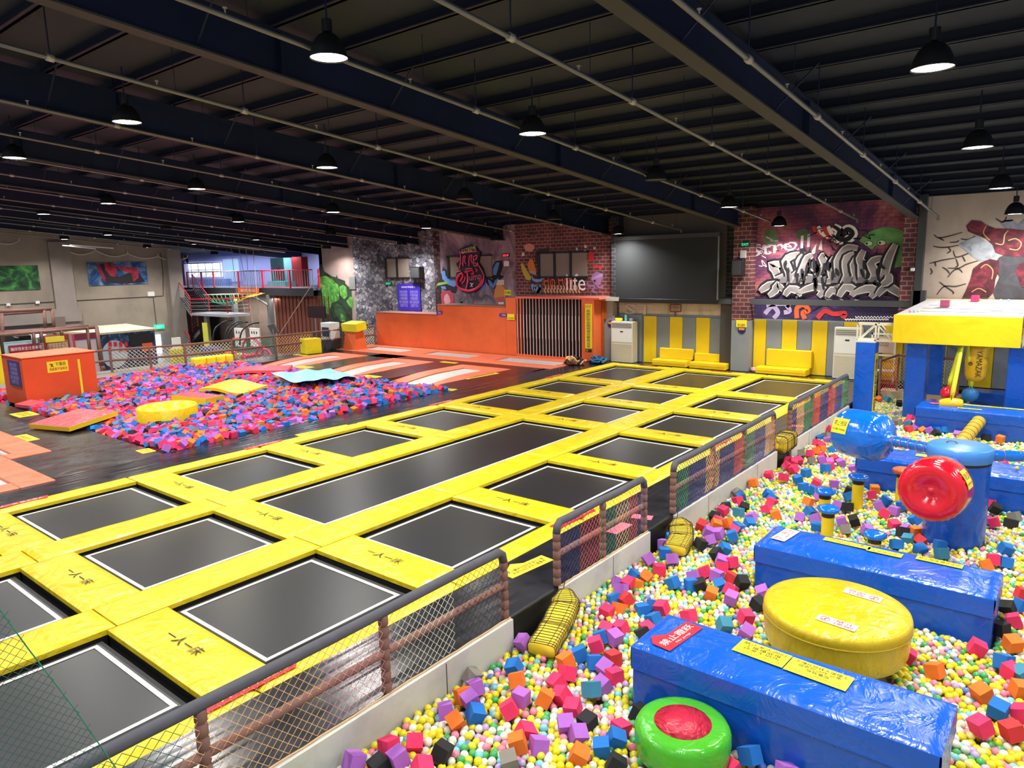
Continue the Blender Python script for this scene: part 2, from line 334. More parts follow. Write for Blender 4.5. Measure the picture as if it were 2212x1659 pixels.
# dark red stone column painted on the grey stone
struct('trim_3', MB().box(-.62, -.35, YW-.5, YW, 2.7, zt), BRICKD)
struct('trim_4', MB().box(4.5, 5.17, YW-.45, YW, 1.88, zt), BRICK)
struct('trim_5', MB().box(4.5, 5.17, YW-.45, YW, 0, 1.88), GREYP)
struct('trim_6', MB().box(10.0, 10.5, YW-.4, YW, 1.9, zt), BRICK)
struct('trim_7', MB().box(10.42, 10.62, YW-.5, YW-.25, 2.55, zt).box(10.35, 10.75, YW-.5, YW-.25, 2.55, 3.0), DGRY)
struct('trim_8', MB().box(-1.15, -.55, YW-.35, YW, 0, 1.9), GREYP)
struct('trim_9', MB().box(-1.05, -.65, YW-.35, YW, 1.9, 2.6).box(-1.35, -.25, YW-.55, YW, 2.52, 2.68), mat('pale_column', (168, 162, 150), .7, 0, .06, 4))
# far room behind the mezzanine
struct('wall_far', MB().box(-48, -20.6, 28, 28.3, FL, 7), mat('far_room_wall', (166, 166, 214), .7))
struct('wall_side', MB().box(-20.9, -20.6, YW, 28.2, FL, 7), PALEW)
# ceiling: sheet, rafters, purlins
y0, y1 = -8, 28.3
struct('ceiling', MB().slab([(-48, y0, roofz(y0)+.86), (-48, y1, roofz(y1)+.86), (21, y1, roofz(y1)+.86), (21, y0, roofz(y0)+.86)], (0, 0, .1)), DUCK)
BX = [16.0, 10.3, 4.62, -1.07, -6.77, -12.47, -18.17, -23.87, -29.57]
for x in BX:
    t = thing('roof_beam', '', 'beam', (x, 10, roofz(10))); 
    def pr(x0, x1, za, zb): return MB().add([(xx, yy, roofz(yy)+zz) for xx in (x0, x1) for yy in (y0, y1) for zz in (za, zb)], [(0, 1, 3, 2), (4, 6, 7, 5), (0, 4, 5, 1), (2, 3, 7, 6), (0, 2, 6, 4), (1, 5, 7, 3)])
    pr(x-.13, x+.13, 0, .03).build('bottom_flange', FLANGE, t); pr(x-.02, x+.02, .03, .66).build('web', NAVY, t); pr(x-.13, x+.13, .66, .69).build('top_flange', NAVY, t)
    b = MB()
    for yy in np.arange(-1, 23, 3.57):
        for sx in (-1, 1):
            b.tube([(x, yy, roofz(yy)+.06), (x+sx*.75, yy, roofz(yy)+.74)], .016, 5)
    build_split(b, 'brace', NAVY, t); s_ = MB()
    for yy in (3.9, 11.4, 18.8): s_.box(x-.12, x+.12, yy-.01, yy+.01, roofz(yy)+.03, roofz(yy)+.66)
    build_split(s_, 'stiffener', NAVY, t)
    i = BX.index(x)
    tag(t, ['dark navy roof rafter nearest the right edge of the hall', 'large dark rafter running down to the brick column beside the cracked plaster mural', 'long dark rafter running down to the brick column right of the projection screen', 'dark rafter running down to the left edge of the projection screen', 'dark rafter running down to the jump sign wall', 'dark rafter running down to the grey stone wall', 'dark rafter ending over the mezzanine corner by the pale plaster wall', 'second dark rafter from the left concrete wall', 'dark rafter nearest the left concrete wall'][i])
pi_ = 0
for k in range(-9, 19):
    y = 5.0+1.2*k
    if y < -7: continue
    z = roofz(y)+.69
    struct('trim_%d' % (20+pi_), MB().box(XL, 21, y-.03, y+.03, z, z+.17).box(XL, 21, y-.09, y+.03, z, z+.02), NAVYP); pi_ += 1
# sprinkler pipes along the slope
PX = [(11.0, 5.15), (8.8, 5.15), (6.15, 5.2), (2.6, 5.15), (-.75, 5.15), (-3.8, 5.15), (-6.7, 5.15), (-9.7, 5.15), (-12.7, 5.15), (-15.8, 5.15), (-18.9, 5.15), (-22, 5.15), (-25.2, 5.15), (-28.3, 5.15), (-31, 5.15)]
PL = ['right of the big rafter that meets the brick column', 'just left of the biggest rafter', 'crossing beside the bright lamp at the top centre', 'left of the rafter over the screen column', 'above the middle of the yellow court', 'above the left edge of the yellow court', 'above the maroon deck', 'above the middle orange lane', 'above the left orange lane', 'above the far edge of the foam pit', 'in front of the mezzanine', 'over the walkway beside the kiosks', 'over the kiosks', 'over the cave mural booth', 'nearest the concrete wall']
for i, (x, z0) in enumerate(PX):
    r = .036 if i < 4 else .028
    t = thing('sprinkler_pipe', 'thin steel sprinkler pipe, '+PL[i], 'pipe', (x, 10, roofz(10, z0)))
    ye = 21.9-(i % 3)*.3
    MB().tube([(x, yy, roofz(yy, z0)) for yy in (-6, 8, ye)]+[(x, ye+.35, roofz(ye, z0)-.02), (x, ye+.42, roofz(ye, z0)-.12)], r, 8).build('pipe', PIPE, t, smooth=True)
    cp = MB(); rd = MB(); hd = MB()
    for j, yy in enumerate(np.arange(.6+(i % 2)*.8, ye, 1.55)):
        z = roofz(yy, z0)
        if j % 2 == 0:
            cp.tube([(x, yy-.05, z+.005), (x, yy+.05, z-.005)], r*1.55, 8); rd.tube([(x, yy, z), (x, yy, roofz(yy)+.85)], .011, 5)
        else:
            hd.lathe([(.012, 0), (.012, .09), (.03, .092), (.03, .104), (.001, .105)], (x, yy, z), 8); rd.tube([(x, yy+.3, z), (x, yy+.3, roofz(yy)+.85)], .006, 4)
    build_split(cp, 'coupling', COUP, t, smooth=True); build_split(rd, 'hanger_rod', NAVY, t); build_split(hd, 'sprinkler_head', COUP, t)
# ================================================================ bell lamps on their grid
LY = [3.5, 8.1, 13.0, 17.5, 21.8]
LXS = [12.95, 6.4, .15, -6.1, -12.25, -18.35, -24.6, -30.3]
OFF = {(1, 2), (2, 2), (2, 3), (3, 4), (4, 3), (3, 2.5), (5, 2)}
WARM = {(1, 0), (0, 1), (4, 1), (3, 1)}
lampproto = {}
def mklamp(kind, x, y, z):
    t = thing('bell_lamp', 'x', 'lamp', (x, y, z))
    prof = [(.05, .33), (.08, .32), (.13, .29), (.19, .22), (.235, .12), (.255, .02), (.262, 0), (.256, .0), (.248, .015), (.225, .11), (.18, .2), (.09, .27)]
    MB().lathe(prof, (x, y, z), 28).build('shade', SHADE, t, smooth=True)
    MB().cyl((x, y, z+.34), .07, .16, 16).build('ballast', SHADE, t, smooth=False)
    MB().lathe([(0.001, .012), (.2, .012), (.246, .018)], (x, y, z), 28).build('diffuser', {'on': LAMP, 'warm': LAMPW, 'off': LAMPO}[kind], t)
    MB().tube([(x, y, z+.5), (x, y, roofz(y)+.86)], .014, 6).build('hanger', NAVY, t)
    return t
CN = ['right-hand', 'second from right', 'third from right', 'fourth from right', 'fourth from left', 'third from left', 'second from left', 'left-hand']
RN = ['nearest the camera', 'second from the camera', 'middle', 'second from the back wall', 'nearest the back wall']
for i, x in enumerate(LXS):
    for j, y in enumerate(LY):
        kind = 'off' if (i, j) in OFF else 'warm' if (i, j) in WARM else 'on'
        z = roofz(y, 5.05)
        p = proj((x, y, z))
        if p is None or not (-150 < p[0] < 2360 and -100 < p[1] < 1700): pass
        else:
            t = mklamp(kind, x, y, z)
            tag(t, '%s bell lamp, %s row, %s' % ({'on': 'lit white', 'warm': 'lit warm white', 'off': 'unlit dark'}[kind], CN[i], RN[j] if j != 2 else 'middle of it'), 'lamp', 'bell lamps under the roof')
        if kind != 'off' or j == 2:  # middle-row lamps get a weak light even when unlit
            L = bpy.data.lights.new('lamp_light', 'AREA'); L.shape = 'DISK'; L.size = .5; L.energy = (210 if kind != 'off' else 60)*(.8 if j == 4 else 1)
            L.color = (1, .97, .92) if kind == 'on' else (1, .93, .8); L.spread = 2.5
            lo = bpy.data.objects.new('lamp_light', L); COL.objects.link(lo); lo.location = (x, y, z-.02)
for x, y in ((12.95, -1.2), (6.4, -1.2), (.15, -1.2), (-6.1, -1.2), (18.5, 1), (18.5, 7), (18.5, 13), (18.5, 19), (12.95, -5), (6, -5)):
    L = bpy.data.lights.new('lamp_light', 'AREA'); L.shape = 'DISK'; L.size = .5; L.energy = 200
    lo = bpy.data.objects.new('lamp_light', L); COL.objects.link(lo); lo.location = (x, y, roofz(y, 5.05))
L = bpy.data.lights.new('upper_room_fill', 'AREA'); L.shape = 'RECTANGLE'; L.size = 10; L.size_y = 2.5; L.energy = 420; L.color = (.72, .82, 1)  # added fill facing down to brighten the upper room, no fixture
lo = bpy.data.objects.new('upper_room_fill', L); COL.objects.link(lo); lo.location = (-36, 25.6, 5.3)
L = bpy.data.lights.new('upper_room_fill_disk', 'AREA'); L.shape = 'DISK'; L.size = 1.2; L.energy = 160; L.color = (.8, .88, 1)  # second added fill for the upper room, nothing hangs there
lo = bpy.data.objects.new('upper_room_fill_disk', L); COL.objects.link(lo); lo.location = (-27, 25.6, 5.3)
L = bpy.data.lights.new('under_deck_fill', 'AREA'); L.shape = 'RECTANGLE'; L.size = 6; L.size_y = .3; L.energy = 130; L.color = (1, .94, .86)  # added fill to lift the dark space under the mezzanine
lo = bpy.data.objects.new('under_deck_fill', L); COL.objects.link(lo); lo.location = (-28, 22.9, 2.3)
w = bpy.data.worlds.new('world'); scene.world = w; w.use_nodes = True
w.node_tree.nodes['Background'].inputs[0].default_value = (.82, .88, 1, 1); w.node_tree.nodes['Background'].inputs[1].default_value = .45
scene.view_settings.view_transform = 'Standard'; scene.view_settings.look = 'None'; scene.view_settings.gamma = 1
scene.view_settings.use_curve_mapping = False; scene.view_settings.exposure = .12
# ================================================================ yellow trampoline court
PIT_Z = -.33
P = 2.98
COLX = [(0, 2.28), (3.0, 5.28), (6.0, 8.25)]
CNM = ['left', 'middle', 'right']
def rowpads(): return list(range(-2, 8))
def padY(k): return (k*P, k*P+.72) if k < 7 else (21.87, 22.3)
tramp = []
def bedthing(x0, x1, ya, yb, lab):
    t = thing('trampoline', lab, 'trampoline', ((x0+x1)/2, (ya+yb)/2, -.45), 'trampoline beds of the yellow court')
    MB().box(x0-.1, x1+.1, ya-.1, yb+.1, -.45, -.3).build('frame_base', VOID, t)
    fr = MB()
    for (a, b, c, d) in ((x0-.1, x1+.1, ya-.15, ya-.02), (x0-.1, x1+.1, yb+.02, yb+.15), (x0-.15, x0-.02, ya, yb), (x1+.02, x1+.15, ya, yb)): fr.box(a, b, c, d, -.3, -.1)
    fr.build('frame', VOID, t)
    ix0, ix1, iy0, iy1 = x0+.06, x1-.12, ya+.03, yb-.09
    MB().box(ix0, ix1, iy0, iy1, -.115, -.108).build('webbing', WEB, t)
    def f(u, v):
        return (ix0+.05+(ix1-ix0-.1)*u, iy0+.05+(iy1-iy0-.1)*v, -.101-.006*math.sin(PI*u)*math.sin(PI*v))
    MB().grid(f, 10, 10).build('bed', BED, t, smooth=True)
    tp = MB(); a0, a1, b0, b1 = x0+.13, x1-.19, ya+.1, yb-.17; w = .05; z = -.098
    tp.box(a0, a1, b0, b0+w, z, z+.004).box(a0, a1, b1-w, b1, z, z+.004).box(a0, a0+w, b0+w, b1-w, z, z+.004).box(a1-w, a1, b0+w, b1-w, z, z+.004)
    tp.build('border_tape', TAPE, t)
    return t
for c, (x0, x1) in enumerate(COLX):
    ks = rowpads()
    if c == 1: ks = [k for k in ks if k not in (2, 3)]
    for a, b in zip(ks[:-1], ks[1:]):
        ya = padY(a)[1]; yb = padY(b)[0]
        p = proj(((x0+x1)/2, (ya+yb)/2, 0))
        if p is None or p[0] < -700 or p[1] > 2300: continue
        n = 6-a
        if b-a > 1: lab = 'extra long black trampoline bed in the middle of the yellow court'
        else: lab = 'white edged black trampoline bed, %s column, %s from the back wall' % (CNM[c], ORD[n] if n else 'first')
        bedthing(x0, x1, ya, yb, lab)
# cross pads
proto = None
for c, (x0, x1) in enumerate(COLX):
    for k in rowpads():
        if c == 1 and k in (2, 3): continue
        ya, yb = padY(k); cx, cy = (x0+x1)/2, (ya+yb)/2
        p = proj((cx, cy, 0))
        if p is None or p[0] < -500 or p[1] > 2100: continue
        lab = ('yellow end pad closing the %s column of the court beside the back walkway' % CNM[c]) if k == 7 else 'yellow cross pad with four black characters, %s column, %s from the back wall' % (CNM[c], ORD[6-k])
        t = thing('cross_pad', lab, 'trampoline pad', (cx, cy, -.07), 'yellow cross pads between the trampolines')
        mb = MB()
        def f(u, v, sgn=random.uniform(-1, 1)):
            e = min(u*(x1-x0), (1-u)*(x1-x0), v*(yb-ya), (1-v)*(yb-ya)); q_ = min(1, e/.09); bul = -.022*(1-q_)**2+.01*q_*(.8+.5*math.sin(u*13+sgn*3)*math.cos(v*5))
            return (x0+.012+(x1-x0-.024)*u, ya+(yb-ya)*v, bul)
        mb.grid(f, 48, 18)
        # skirt
        for (a, b) in (((x0+.012, ya), (x1-.012, ya)), ((x1-.012, ya), (x1-.012, yb)), ((x1-.012, yb), (x0+.012, yb)), ((x0+.012, yb), (x0+.012, ya))):
            mb.add([(a[0], a[1], -.085), (b[0], b[1], -.085), (b[0], b[1], -.022), (a[0], a[1], -.022)], [(0, 1, 2, 3)])
        mb.build('pad_cover', YEL, t, smooth=True)
        if k < 7: MB().text('一人一床', (cx, cy+.02, .016), (1, 0, 0), (0, 1, 0), w=.74, h=.15, lift=0).build('lettering', INK, t)
# long strips, one pad per bay
ST = [(-.43, 0, 'narrow yellow edge pad at the left side of the court'), (2.28, 3.0, 'long yellow pad between the left and middle columns'), (5.28, 6.0, 'long yellow pad between the middle and right columns'), (8.25, 8.68, 'narrow yellow edge pad by the netted fence')]
for s, (x0, x1, lab) in enumerate(ST):
    offs = (.0, .25, .12, .4)[s]
    kk = 0
    for k in range(-2, 8):
        ya = k*P+offs; yb = ya+P-.02
        if k == 7: yb = 22.3
        if ya > 22: continue
        if k == 6 and yb > 22.3: yb = 22.3
        p = proj((x0, ya, 0)); q = proj((x0, yb, 0))
        if q is None or q[0] < -200 or (p and p[1] > 2400): continue
        mb = MB(); ph = random.uniform(0, 6); x0_, x1_ = x0, x1
        def f(u, v):
            e = min(u*(x1_-x0_), (1-u)*(x1_-x0_), v*(yb-ya), (1-v)*(yb-ya)); q_ = min(1, e/.08); bul = -.02*(1-q_)**2+.01*q_+.005*math.sin(v*19+ph)*q_
            return (x0_+(x1_-x0_)*u, ya+(yb-ya)*v, bul+.002)
        mb.grid(f, 16 if x1-x0 > .5 else 10, 60)
        for (a, b) in (((x0, ya), (x1, ya)), ((x1, ya), (x1, yb)), ((x1, yb), (x0, yb)), ((x0, yb), (x0, ya))):
            mb.add([(a[0], a[1], -.075), (b[0], b[1], -.085), (b[0], b[1], -.018), (a[0], a[1], -.018)], [(0, 1, 2, 3)])
        n = 7-k
        tag(mb.build('strip_pad', YEL, smooth=True), '%s, %s from the back' % (lab, ORD[n] if n < 10 else 'last'), 'trampoline pad', 'yellow strip pads of the court')
# red warning strips lying on the yellow pads
def flatsign(name, pts, m, label, cat, words=(), z=.02, group=None, kind=None):
    t = thing(name, label, cat, (sum(p[0] for p in pts)/len(pts), sum(p[1] for p in pts)/len(pts), z), group)
    MB().slab([(a, b, z) for a, b in pts], (0, 0, .004)).build('sticker', m, t)
    for (body, c, u, v, w, h, im) in words: MB().text(body, (c[0], c[1], z+.0045), u, v, w, h, lift=.0015).build('lettering', im, t)
    return t
for i, (x, y, where) in enumerate(((8.5, .4, 'by the foreground fence'), (8.5, 6.3, 'behind the second fence panel'), (8.5, 12.2, 'behind the third fence panel'), (8.5, 18.2, 'behind the far fence panel'))):
    flatsign('warning_strip', [(x-.1, y-.6), (x+.1, y-.55), (x+.1, y+.45), (x-.1, y+.6)], SIGNR, 'red sticker with yellow characters on the edge pad '+where, 'sticker', [('一人一床 禁止双人', (x, y), (0, 1, 0), (-1, 0, 0), .95, .11, SIGNY)], group='red warning stickers')
for i, (x, y, where) in enumerate(((-.32, 1.0, 'at the left edge of the picture'), (-.35, 6.1, 'beside the foam pit corner'), (-.36, 12.2, 'beside the maroon deck'), (-.36, 18.1, 'near the rope piles'))):
    flatsign('warning_strip', [(x-.07, y-.5), (x+.07, y-.5), (x+.07, y+.45), (x-.07, y+.5)], SIGNR, 'red warning sticker on the narrow left edge pad, '+where, 'sticker', [('一人一床 禁止双人', (x, y), (0, 1, 0), (-1, 0, 0), .8, .09, WINK)], group='red warning stickers')
for i, x in enumerate((1.4, 4.4, 7.3)):
    flatsign('warning_strip', [(x-.4, 22.02), (x+.4, 22.02), (x+.4, 22.12), (x-.4, 22.12)], SIGNR, 'red warning sticker on the yellow end pad of the %s column' % CNM[i], 'sticker', [('一人一床 禁止双人', (x, 22.07), (1, 0, 0), (0, 1, 0), .7, .07, SIGNY)], group='red warning stickers')
# ================================================================ decks
dz = -.012
struct('floor', MB().box(8.68, 9.72, -6, 22.4, -.5, dz), DECK)                # between court and fence
struct('floor', MB().box(-1.75, -.43, 2.9, 19.6, -.5, dz), DECK)
struct('floor', MB().box(-1.75, -.43, -6, 2.9, -.5, dz), DECK)
struct('floor', MB().box(-1.6, 20, 22.3, YW, -.5, dz), DECK)
struct('floor', MB().box(9.72, 11.6, 22.35, YW, -.5, dz+.001), DECK)
struct('floor', MB().box(-1.75, -.43, 19.6, 22.3, -.5, dz), DECK)
struct('floor', MB().box(-4.25, -1.75, 2.0, 4.35, -.5, dz).box(-16.3, -4.25, 2.9, 4.35, -.5, dz), DECKL)
struct('floor', MB().box(-1.75, -1.45, -6, 2.0, -.5, dz), DECKL)
struct('floor', MB().box(-17.5, -9, -6, 2.9, -.5, dz), DECKL)
struct('floor', MB().box(-2.9, -1.75, 14.05, 18.7, -.5, dz).box(-5.55, -1.75, 18.7, 19.6, -.5, dz).box(-1.9, -1.75, 18.7, 20, -.5, dz), MAROON)
struct('floor', MB().box(-7.2, -5.55, 14.05, 19.6, -.5, dz), MAROON)
struct('floor', MB().box(-11.6, -9.8, 14.05, 19.6, -.5, dz).box(-16.2, -14.2, 14.05, YW, -.5, dz).box(-14.2, -7.2, 18.7, 19.6, -.5, dz), DECK)
struct('floor', MB().box(-17.4, -15.65, 4.35, 14.05, -.5, dz), CONC2)
struct('floor', MB().box(-16.2, -.43, 4.2, 14.2, -1.19, -1.0), VOID)
struct('floor', MB().box(-17.5, 9.7, -6, 23, -1.1, -.5), VOID)
# seams on the decks
struct('trim_60', MB().box(9.70, 9.73, -6, 22.3, -.45, dz+.004), BLK)
# ================================================================ orange trampolines
def oframe(x0, x1, y0, y1, bx0, bx1, by0, by1, lab, z=.012):
    t = thing('orange_trampoline', lab, 'trampoline', ((x0+x1)/2, (y0+y1)/2, -.45), 'orange trampolines')
    MB().box(bx0-.05, bx1+.05, by0-.01, by1+.05, -.06, -.035).build('bed', BEDW, t)
    fr = MB().box(x0, x1, y0, by0, -.1, z).box(x0, x1, by1, y1, -.1, z).box(x0, bx0, by0, by1, -.1, z).box(bx1, x1, by0, by1, -.1, z)
    fr.build('pad', ORGP, t, bevel=.02)
    ln = MB().box(bx0+.1, bx1-.1, (by0+by1)/2-.012, (by0+by1)/2+.012, -.035, -.033); ln.build('stitch_line', GREY, t)
    return t
oframe(-15.2, -10.6, 19.6, 22.0, -14.2, -11.2, 20.4, 21.5, 'orange framed trampoline at the foot of the low orange wall')
oframe(-10.6, -6.1, 19.6, 22.0, -9.75, -6.75, 20.4, 21.5, 'orange framed trampoline at the foot of the tall orange wall')
oframe(-6.1, -1.6, 19.6, 22.0, -5.28, -2.0, 20.4, 21.5, 'orange framed trampoline in front of the slatted climbing cage')
oframe(-9, -4.25, 2.005, 2.87, -8, -4.8, 2.02, 2.2, 'orange trampoline cut by the left edge of the picture, upper one')
oframe(-9, -1.46, -3, 2.0, -8, -2.0, -2, 1.36, 'orange trampoline cut by the left edge of the picture, lower one')
# three lanes sloping down into the foam pit
for (x0, x1, lab) in ((-14.2, -11.6, 'left orange trampoline lane dipping into the foam pit'), (-9.8, -7.2, 'middle orange trampoline lane dipping under the pale blue sheet'), (-5.55, -2.9, 'right orange trampoline lane dipping into the foam pit')):
    t = thing('launch_lane', lab, 'trampoline', ((x0+x1)/2, 16, -.5), 'orange launch lanes')
    def zc(y): return -.30*max(0, (16.6-y)/2.9)**1.6 if y < 16.6 else 0
    def lane(a, b, ya, yb, zo, th=.1):
        m = MB(); N = 16
        for i in range(N):
            p_, q_ = ya+(yb-ya)*i/N, ya+(yb-ya)*(i+1)/N
            m.add([(a, p_, zc(p_)+zo), (b, p_, zc(p_)+zo), (b, q_, zc(q_)+zo), (a, q_, zc(q_)+zo), (a, p_, zc(p_)+zo-th), (b, p_, zc(p_)+zo-th), (b, q_, zc(q_)+zo-th), (a, q_, zc(q_)+zo-th)], [(0, 1, 2, 3), (7, 6, 5, 4), (0, 4, 5, 1), (1, 5, 6, 2), (3, 2, 6, 7), (0, 3, 7, 4)])
        return m
    lane(x0, x0+.75, 13.7, 18.0, .015).build('side_pad', ORGP, t); lane(x1-.75, x1, 13.7, 18.0, .015).build('side_pad', ORGP, t)
    MB().box(x0, x1, 18.0, 18.7, -.1, .015).build('end_pad', ORGP, t, bevel=.02)
    lane(x0+.75, x1-.75, 13.7, 18.0, -.03, .01).build('bed', BEDW, t)
for (x0, x1, lab) in ((-11.5, -9.85, 'black padded block end between the left and middle orange lanes'), (-7.1, -5.65, 'black padded block end between the middle and right orange lanes')):
    tag(MB().box(x0, x1, 13.98, 14.05, -.5, dz).build('block_face', BLK), lab, 'padding')
# the big orange wall
t = thing('orange_wall', 'long orange padded wall stepping up towards the slatted cage', 'padded wall', (-10, 22.3, 0))
MB().box(-14.85, -10.2, 22.05, YW, 0, 1.72).build('low_panel', ORG, t, bevel=.02)
MB().box(-10.2, -5.85, 22.05, YW, 0, 2.2).build('middle_panel', ORG, t, bevel=.02)
MB().box(-5.85, -5.25, 22.05, YW, 0, 2.62).build('tall_panel', ORG, t, bevel=.02)
MB().box(-14.85, -10.2, 22.0, YW, 1.72, 1.76).box(-10.2, -5.85, 22.0, YW, 2.2, 2.24).build('ledge', mat('dusty_ledge', (150, 110, 100), .8), t)
# slatted cage
t = thing('slatted_cage', 'black cage fronted by pale vertical webbing straps in an orange frame', 'climbing cage', (-3.4, 22.3, 0))
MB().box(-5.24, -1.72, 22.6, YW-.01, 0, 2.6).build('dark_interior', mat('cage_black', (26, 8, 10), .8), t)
MB().box(-5.24, -.85, 22.0, YW-.01, 2.6, 2.68).build('top_beam', vinyl('salmon_vinyl', (232, 112, 92), .5, .2), t)
MB().box(-1.72, -1.12, 22.0, 22.6, 0, 2.6).build('right_post', ORG, t, bevel=.015)
for k in range(20):
    x = -5.15+k*.174
    w_ = MB().box(x-.014, x+.014, 22.02, 22.03, .05, .85).box(x-.02, x+.02, 22.01, 22.02, .85, 1.9).box(x-.012, x+.012, 22.02, 22.03, 1.9, 2.6)
    w_.build('strap', mat('pink_white_strap', (236, 208, 202), .6), t)
MB().box(-5.24, -1.7, 22.0, 22.12, 0, .1).build('bottom_beam', ORG, t)
def wallsign(name, label, cat, p0, p1, y, m, words=(), th=.02, group=None, extra=None, z=None):
    """a rectangular sign facing -Y between two pixels picked on the plane y"""
    a = ony(p0[0], p0[1], y); b = ony(p1[0], p1[1], y); x0, x1 = sorted((a.x, b.x)); z0, z1 = sorted((a.z, b.z))
    t = thing(name, label, cat, ((x0+x1)/2, y, z0), group)
    MB().box(x0, x1, y-th, y, z0, z1).build('board', m, t)
    W, H = x1-x0, z1-z0
    for (body, fu, fv, fw, fh, im) in words:
        MB().text(body, (x0+W*fu, y-th-.003, z0+H*fv), (1, 0, 0), (0, 0, 1), W*fw, H*fh, lift=.002).build('lettering', im, t)
    return t
wallsign('rule_banner', 'tall yellow rules banner with a red heading on the orange cage post', 'sign', (1264, 657), (1279, 753), 22.0, SIGNY, [(T_LONG, .5, .45, .55, .86, INK), ('安全公告', .5, .955, .9, .05, REDK)])
wallsign('no_climbing_sign', 'small yellow no climbing sign on the tall orange panel', 'sign', (1096, 678), (1112, 691), 22.0, SIGNY, [('禁止翻越', .5, .3, .8, .25, INK)])
wallsign('caution_sign', 'small navy caution sign on the right end of the orange wall', 'sign', (1079, 677), (1095, 684), 22.0, SIGNB, [('注意安全', .6, .5, .6, .6, WINK)])
wallsign('caution_sign', 'small navy caution sign at the step of the orange wall', 'sign', (943, 672), (955, 679), 22.0, SIGNB, [('注意安全', .6, .5, .6, .6, WINK)])
wallsign('pit_notice', 'small black notice low on the orange cage post', 'sign', (1265, 754), (1278, 761), 22.0, INK, [('EXIT', .3, .5, .4, .6, SIGNY)])
# ================================================================ net fences between court and ball pit
NETC = {'k': mat('net_dark', (22, 26, 34), .8), 'g': mat('net_green', (44, 132, 96), .8), 'o': mat('net_sand', (214, 168, 118), .8), 'b': mat('net_blue', (44, 46, 120), .8), 'r': mat('net_red', (206, 72, 76), .8), 'w': mat('net_cream', (206, 204, 178), .8), 'p': mat('net_pink', (196, 136, 140), .8), 'd': mat('net_dark_green', (30, 84, 72), .8)}
def net(o, u, v, W, H, cell, r, mi=0, clip=None, square=False, sag=0.0, mb=None):
    """knotted net of thin strands spanning W along u and H along v"""
    mb = mb or MB(); o, u, v = Vector(o), Vector(u).normalized(), Vector(v).normalized(); n = u.cross(v)
    nu, nv = max(1, round(W/cell)), max(1, round(H/cell)); cu, cv = W/nu, H/nv
    def P_(i, j):
        a, b = i*cu, j*cv; return o+u*a+v*b+n*(sag*math.sin(PI*b/H)*(1+.4*math.sin(a*5)))
    def seg(p, q):
        d = (q-p).normalized(); a = n*r; b = d.cross(n)*r
        mb.add([p+b, p-b*.5+a, p-b*.5-a, q+b, q-b*.5+a, q-b*.5-a], [(0, 1, 4, 3), (1, 2, 5, 4), (2, 0, 3, 5)], mi)
    for i in range(nu+(1 if square else 0)):
        for j in range(nv+(1 if square else 0)):
            if clip and not clip((i+.5)*cu, (j+.5)*cv): continue
            if square:
                if i < nu: seg(P_(i, j), P_(i+1, j))
                if j < nv: seg(P_(i, j), P_(i, j+1))
            else:
                e = .5
                m = P_(i+e, j+e)
                seg(P_(i, j), m); seg(m, P_(i+1, j+1)); seg(P_(i+1, j), m); seg(m, P_(i, j+1))
    return mb
def foam_tube(mb, a, b, r, step=.1, n=10, groove=.12):
    a, b = Vector(a), Vector(b); L = (b-a).length; k = max(2, int(L/step)); pts = []; rr = []
    for i in range(k):
        for (f, s) in ((.03, 1-groove), (.15, 1), (.85, 1), (.97, 1-groove)):
            pts.append(a+(b-a)*((i+f)/k)); rr.append(r*s)
    return mb.tube(pts, rr, n)
XF = 9.70
def fence(ya, yb, posts, bands, lab, cell=.07, r=.0025, zt=.86, lend=True, rend=True):
    t = thing('net_fence', lab, 'fence', (XF, (ya+yb)/2, 0), 'netted fence panels along the ball pit')
    for y in (ya, yb): 
        m = MB(); foam_tube(m, (XF, y, 0), (XF, y, zt-.12), .052, .11, 14, .24); m.build('end_post', BROWN, t, smooth=True)
    m = MB(); pts = [(XF, ya, zt-.14), (XF, ya+.02, zt-.05), (XF, ya+.08, zt)]+[(XF, ya+.08+(yb-ya-.16)*i/12, zt-.006*math.sin(i)) for i in range(1, 12)]+[(XF, yb-.08, zt), (XF, yb-.02, zt-.05), (XF, yb, zt-.14)]
    m.tube(pts, .052, 14); m.build('top_rail', GRAYF, t, smooth=True)
    ps = [ya]+list(posts)+[yb]
    for y in posts:
        m = MB(); foam_tube(m, (XF, y, 0), (XF, y, zt-.03), .05, .11, 14, .24); m.build('middle_post', BROWN, t, smooth=True)
    for a, b in zip(ps[:-1], ps[1:]):
        m = MB(); foam_tube(m, (XF, a+.03, .43), (XF, b-.03, .43), .042, .22, 12, .1); m.build('middle_rail', BROWN, t, smooth=True)
    y = ya+.03
    tot = sum(w for _, w in bands)
    for c, w in bands:
        W = (yb-ya-.06)*w/tot
        net((XF+.025, y, .02), (0, 1, 0), (0, 0, 1), W, zt-.07, cell, r, sag=.012).build('net', NETC[c], t); y += W
    return t
fence(-4.2, 3.0, (-2.6, -.71, 1.15), [('g', 3), ('d', 1.6), ('o', 1.8), ('p', 1.2), ('w', 1.2), ('k', 1.2)], 'long netted fence panel in the foreground with grey top rail', .1, .0026)
fence(4.08, 6.42, (5.21,), [('b', 1.6), ('r', 1.8), ('g', 1.4), ('o', 1.3), ('r', .9), ('b', .8)], 'netted fence panel with red, green and cream netting, second from the camera', .095, .0026)
fence(7.41, 12.2, (8.99, 10.51), [('g', 1.1), ('b', 1.6), ('o', 1.4), ('b', 1.6), ('r', 1), ('g', 1.4), ('b', 1.4), ('o', 1.3)], 'netted fence panel with blue, green and sand netting, third from the camera', .095, .0036)
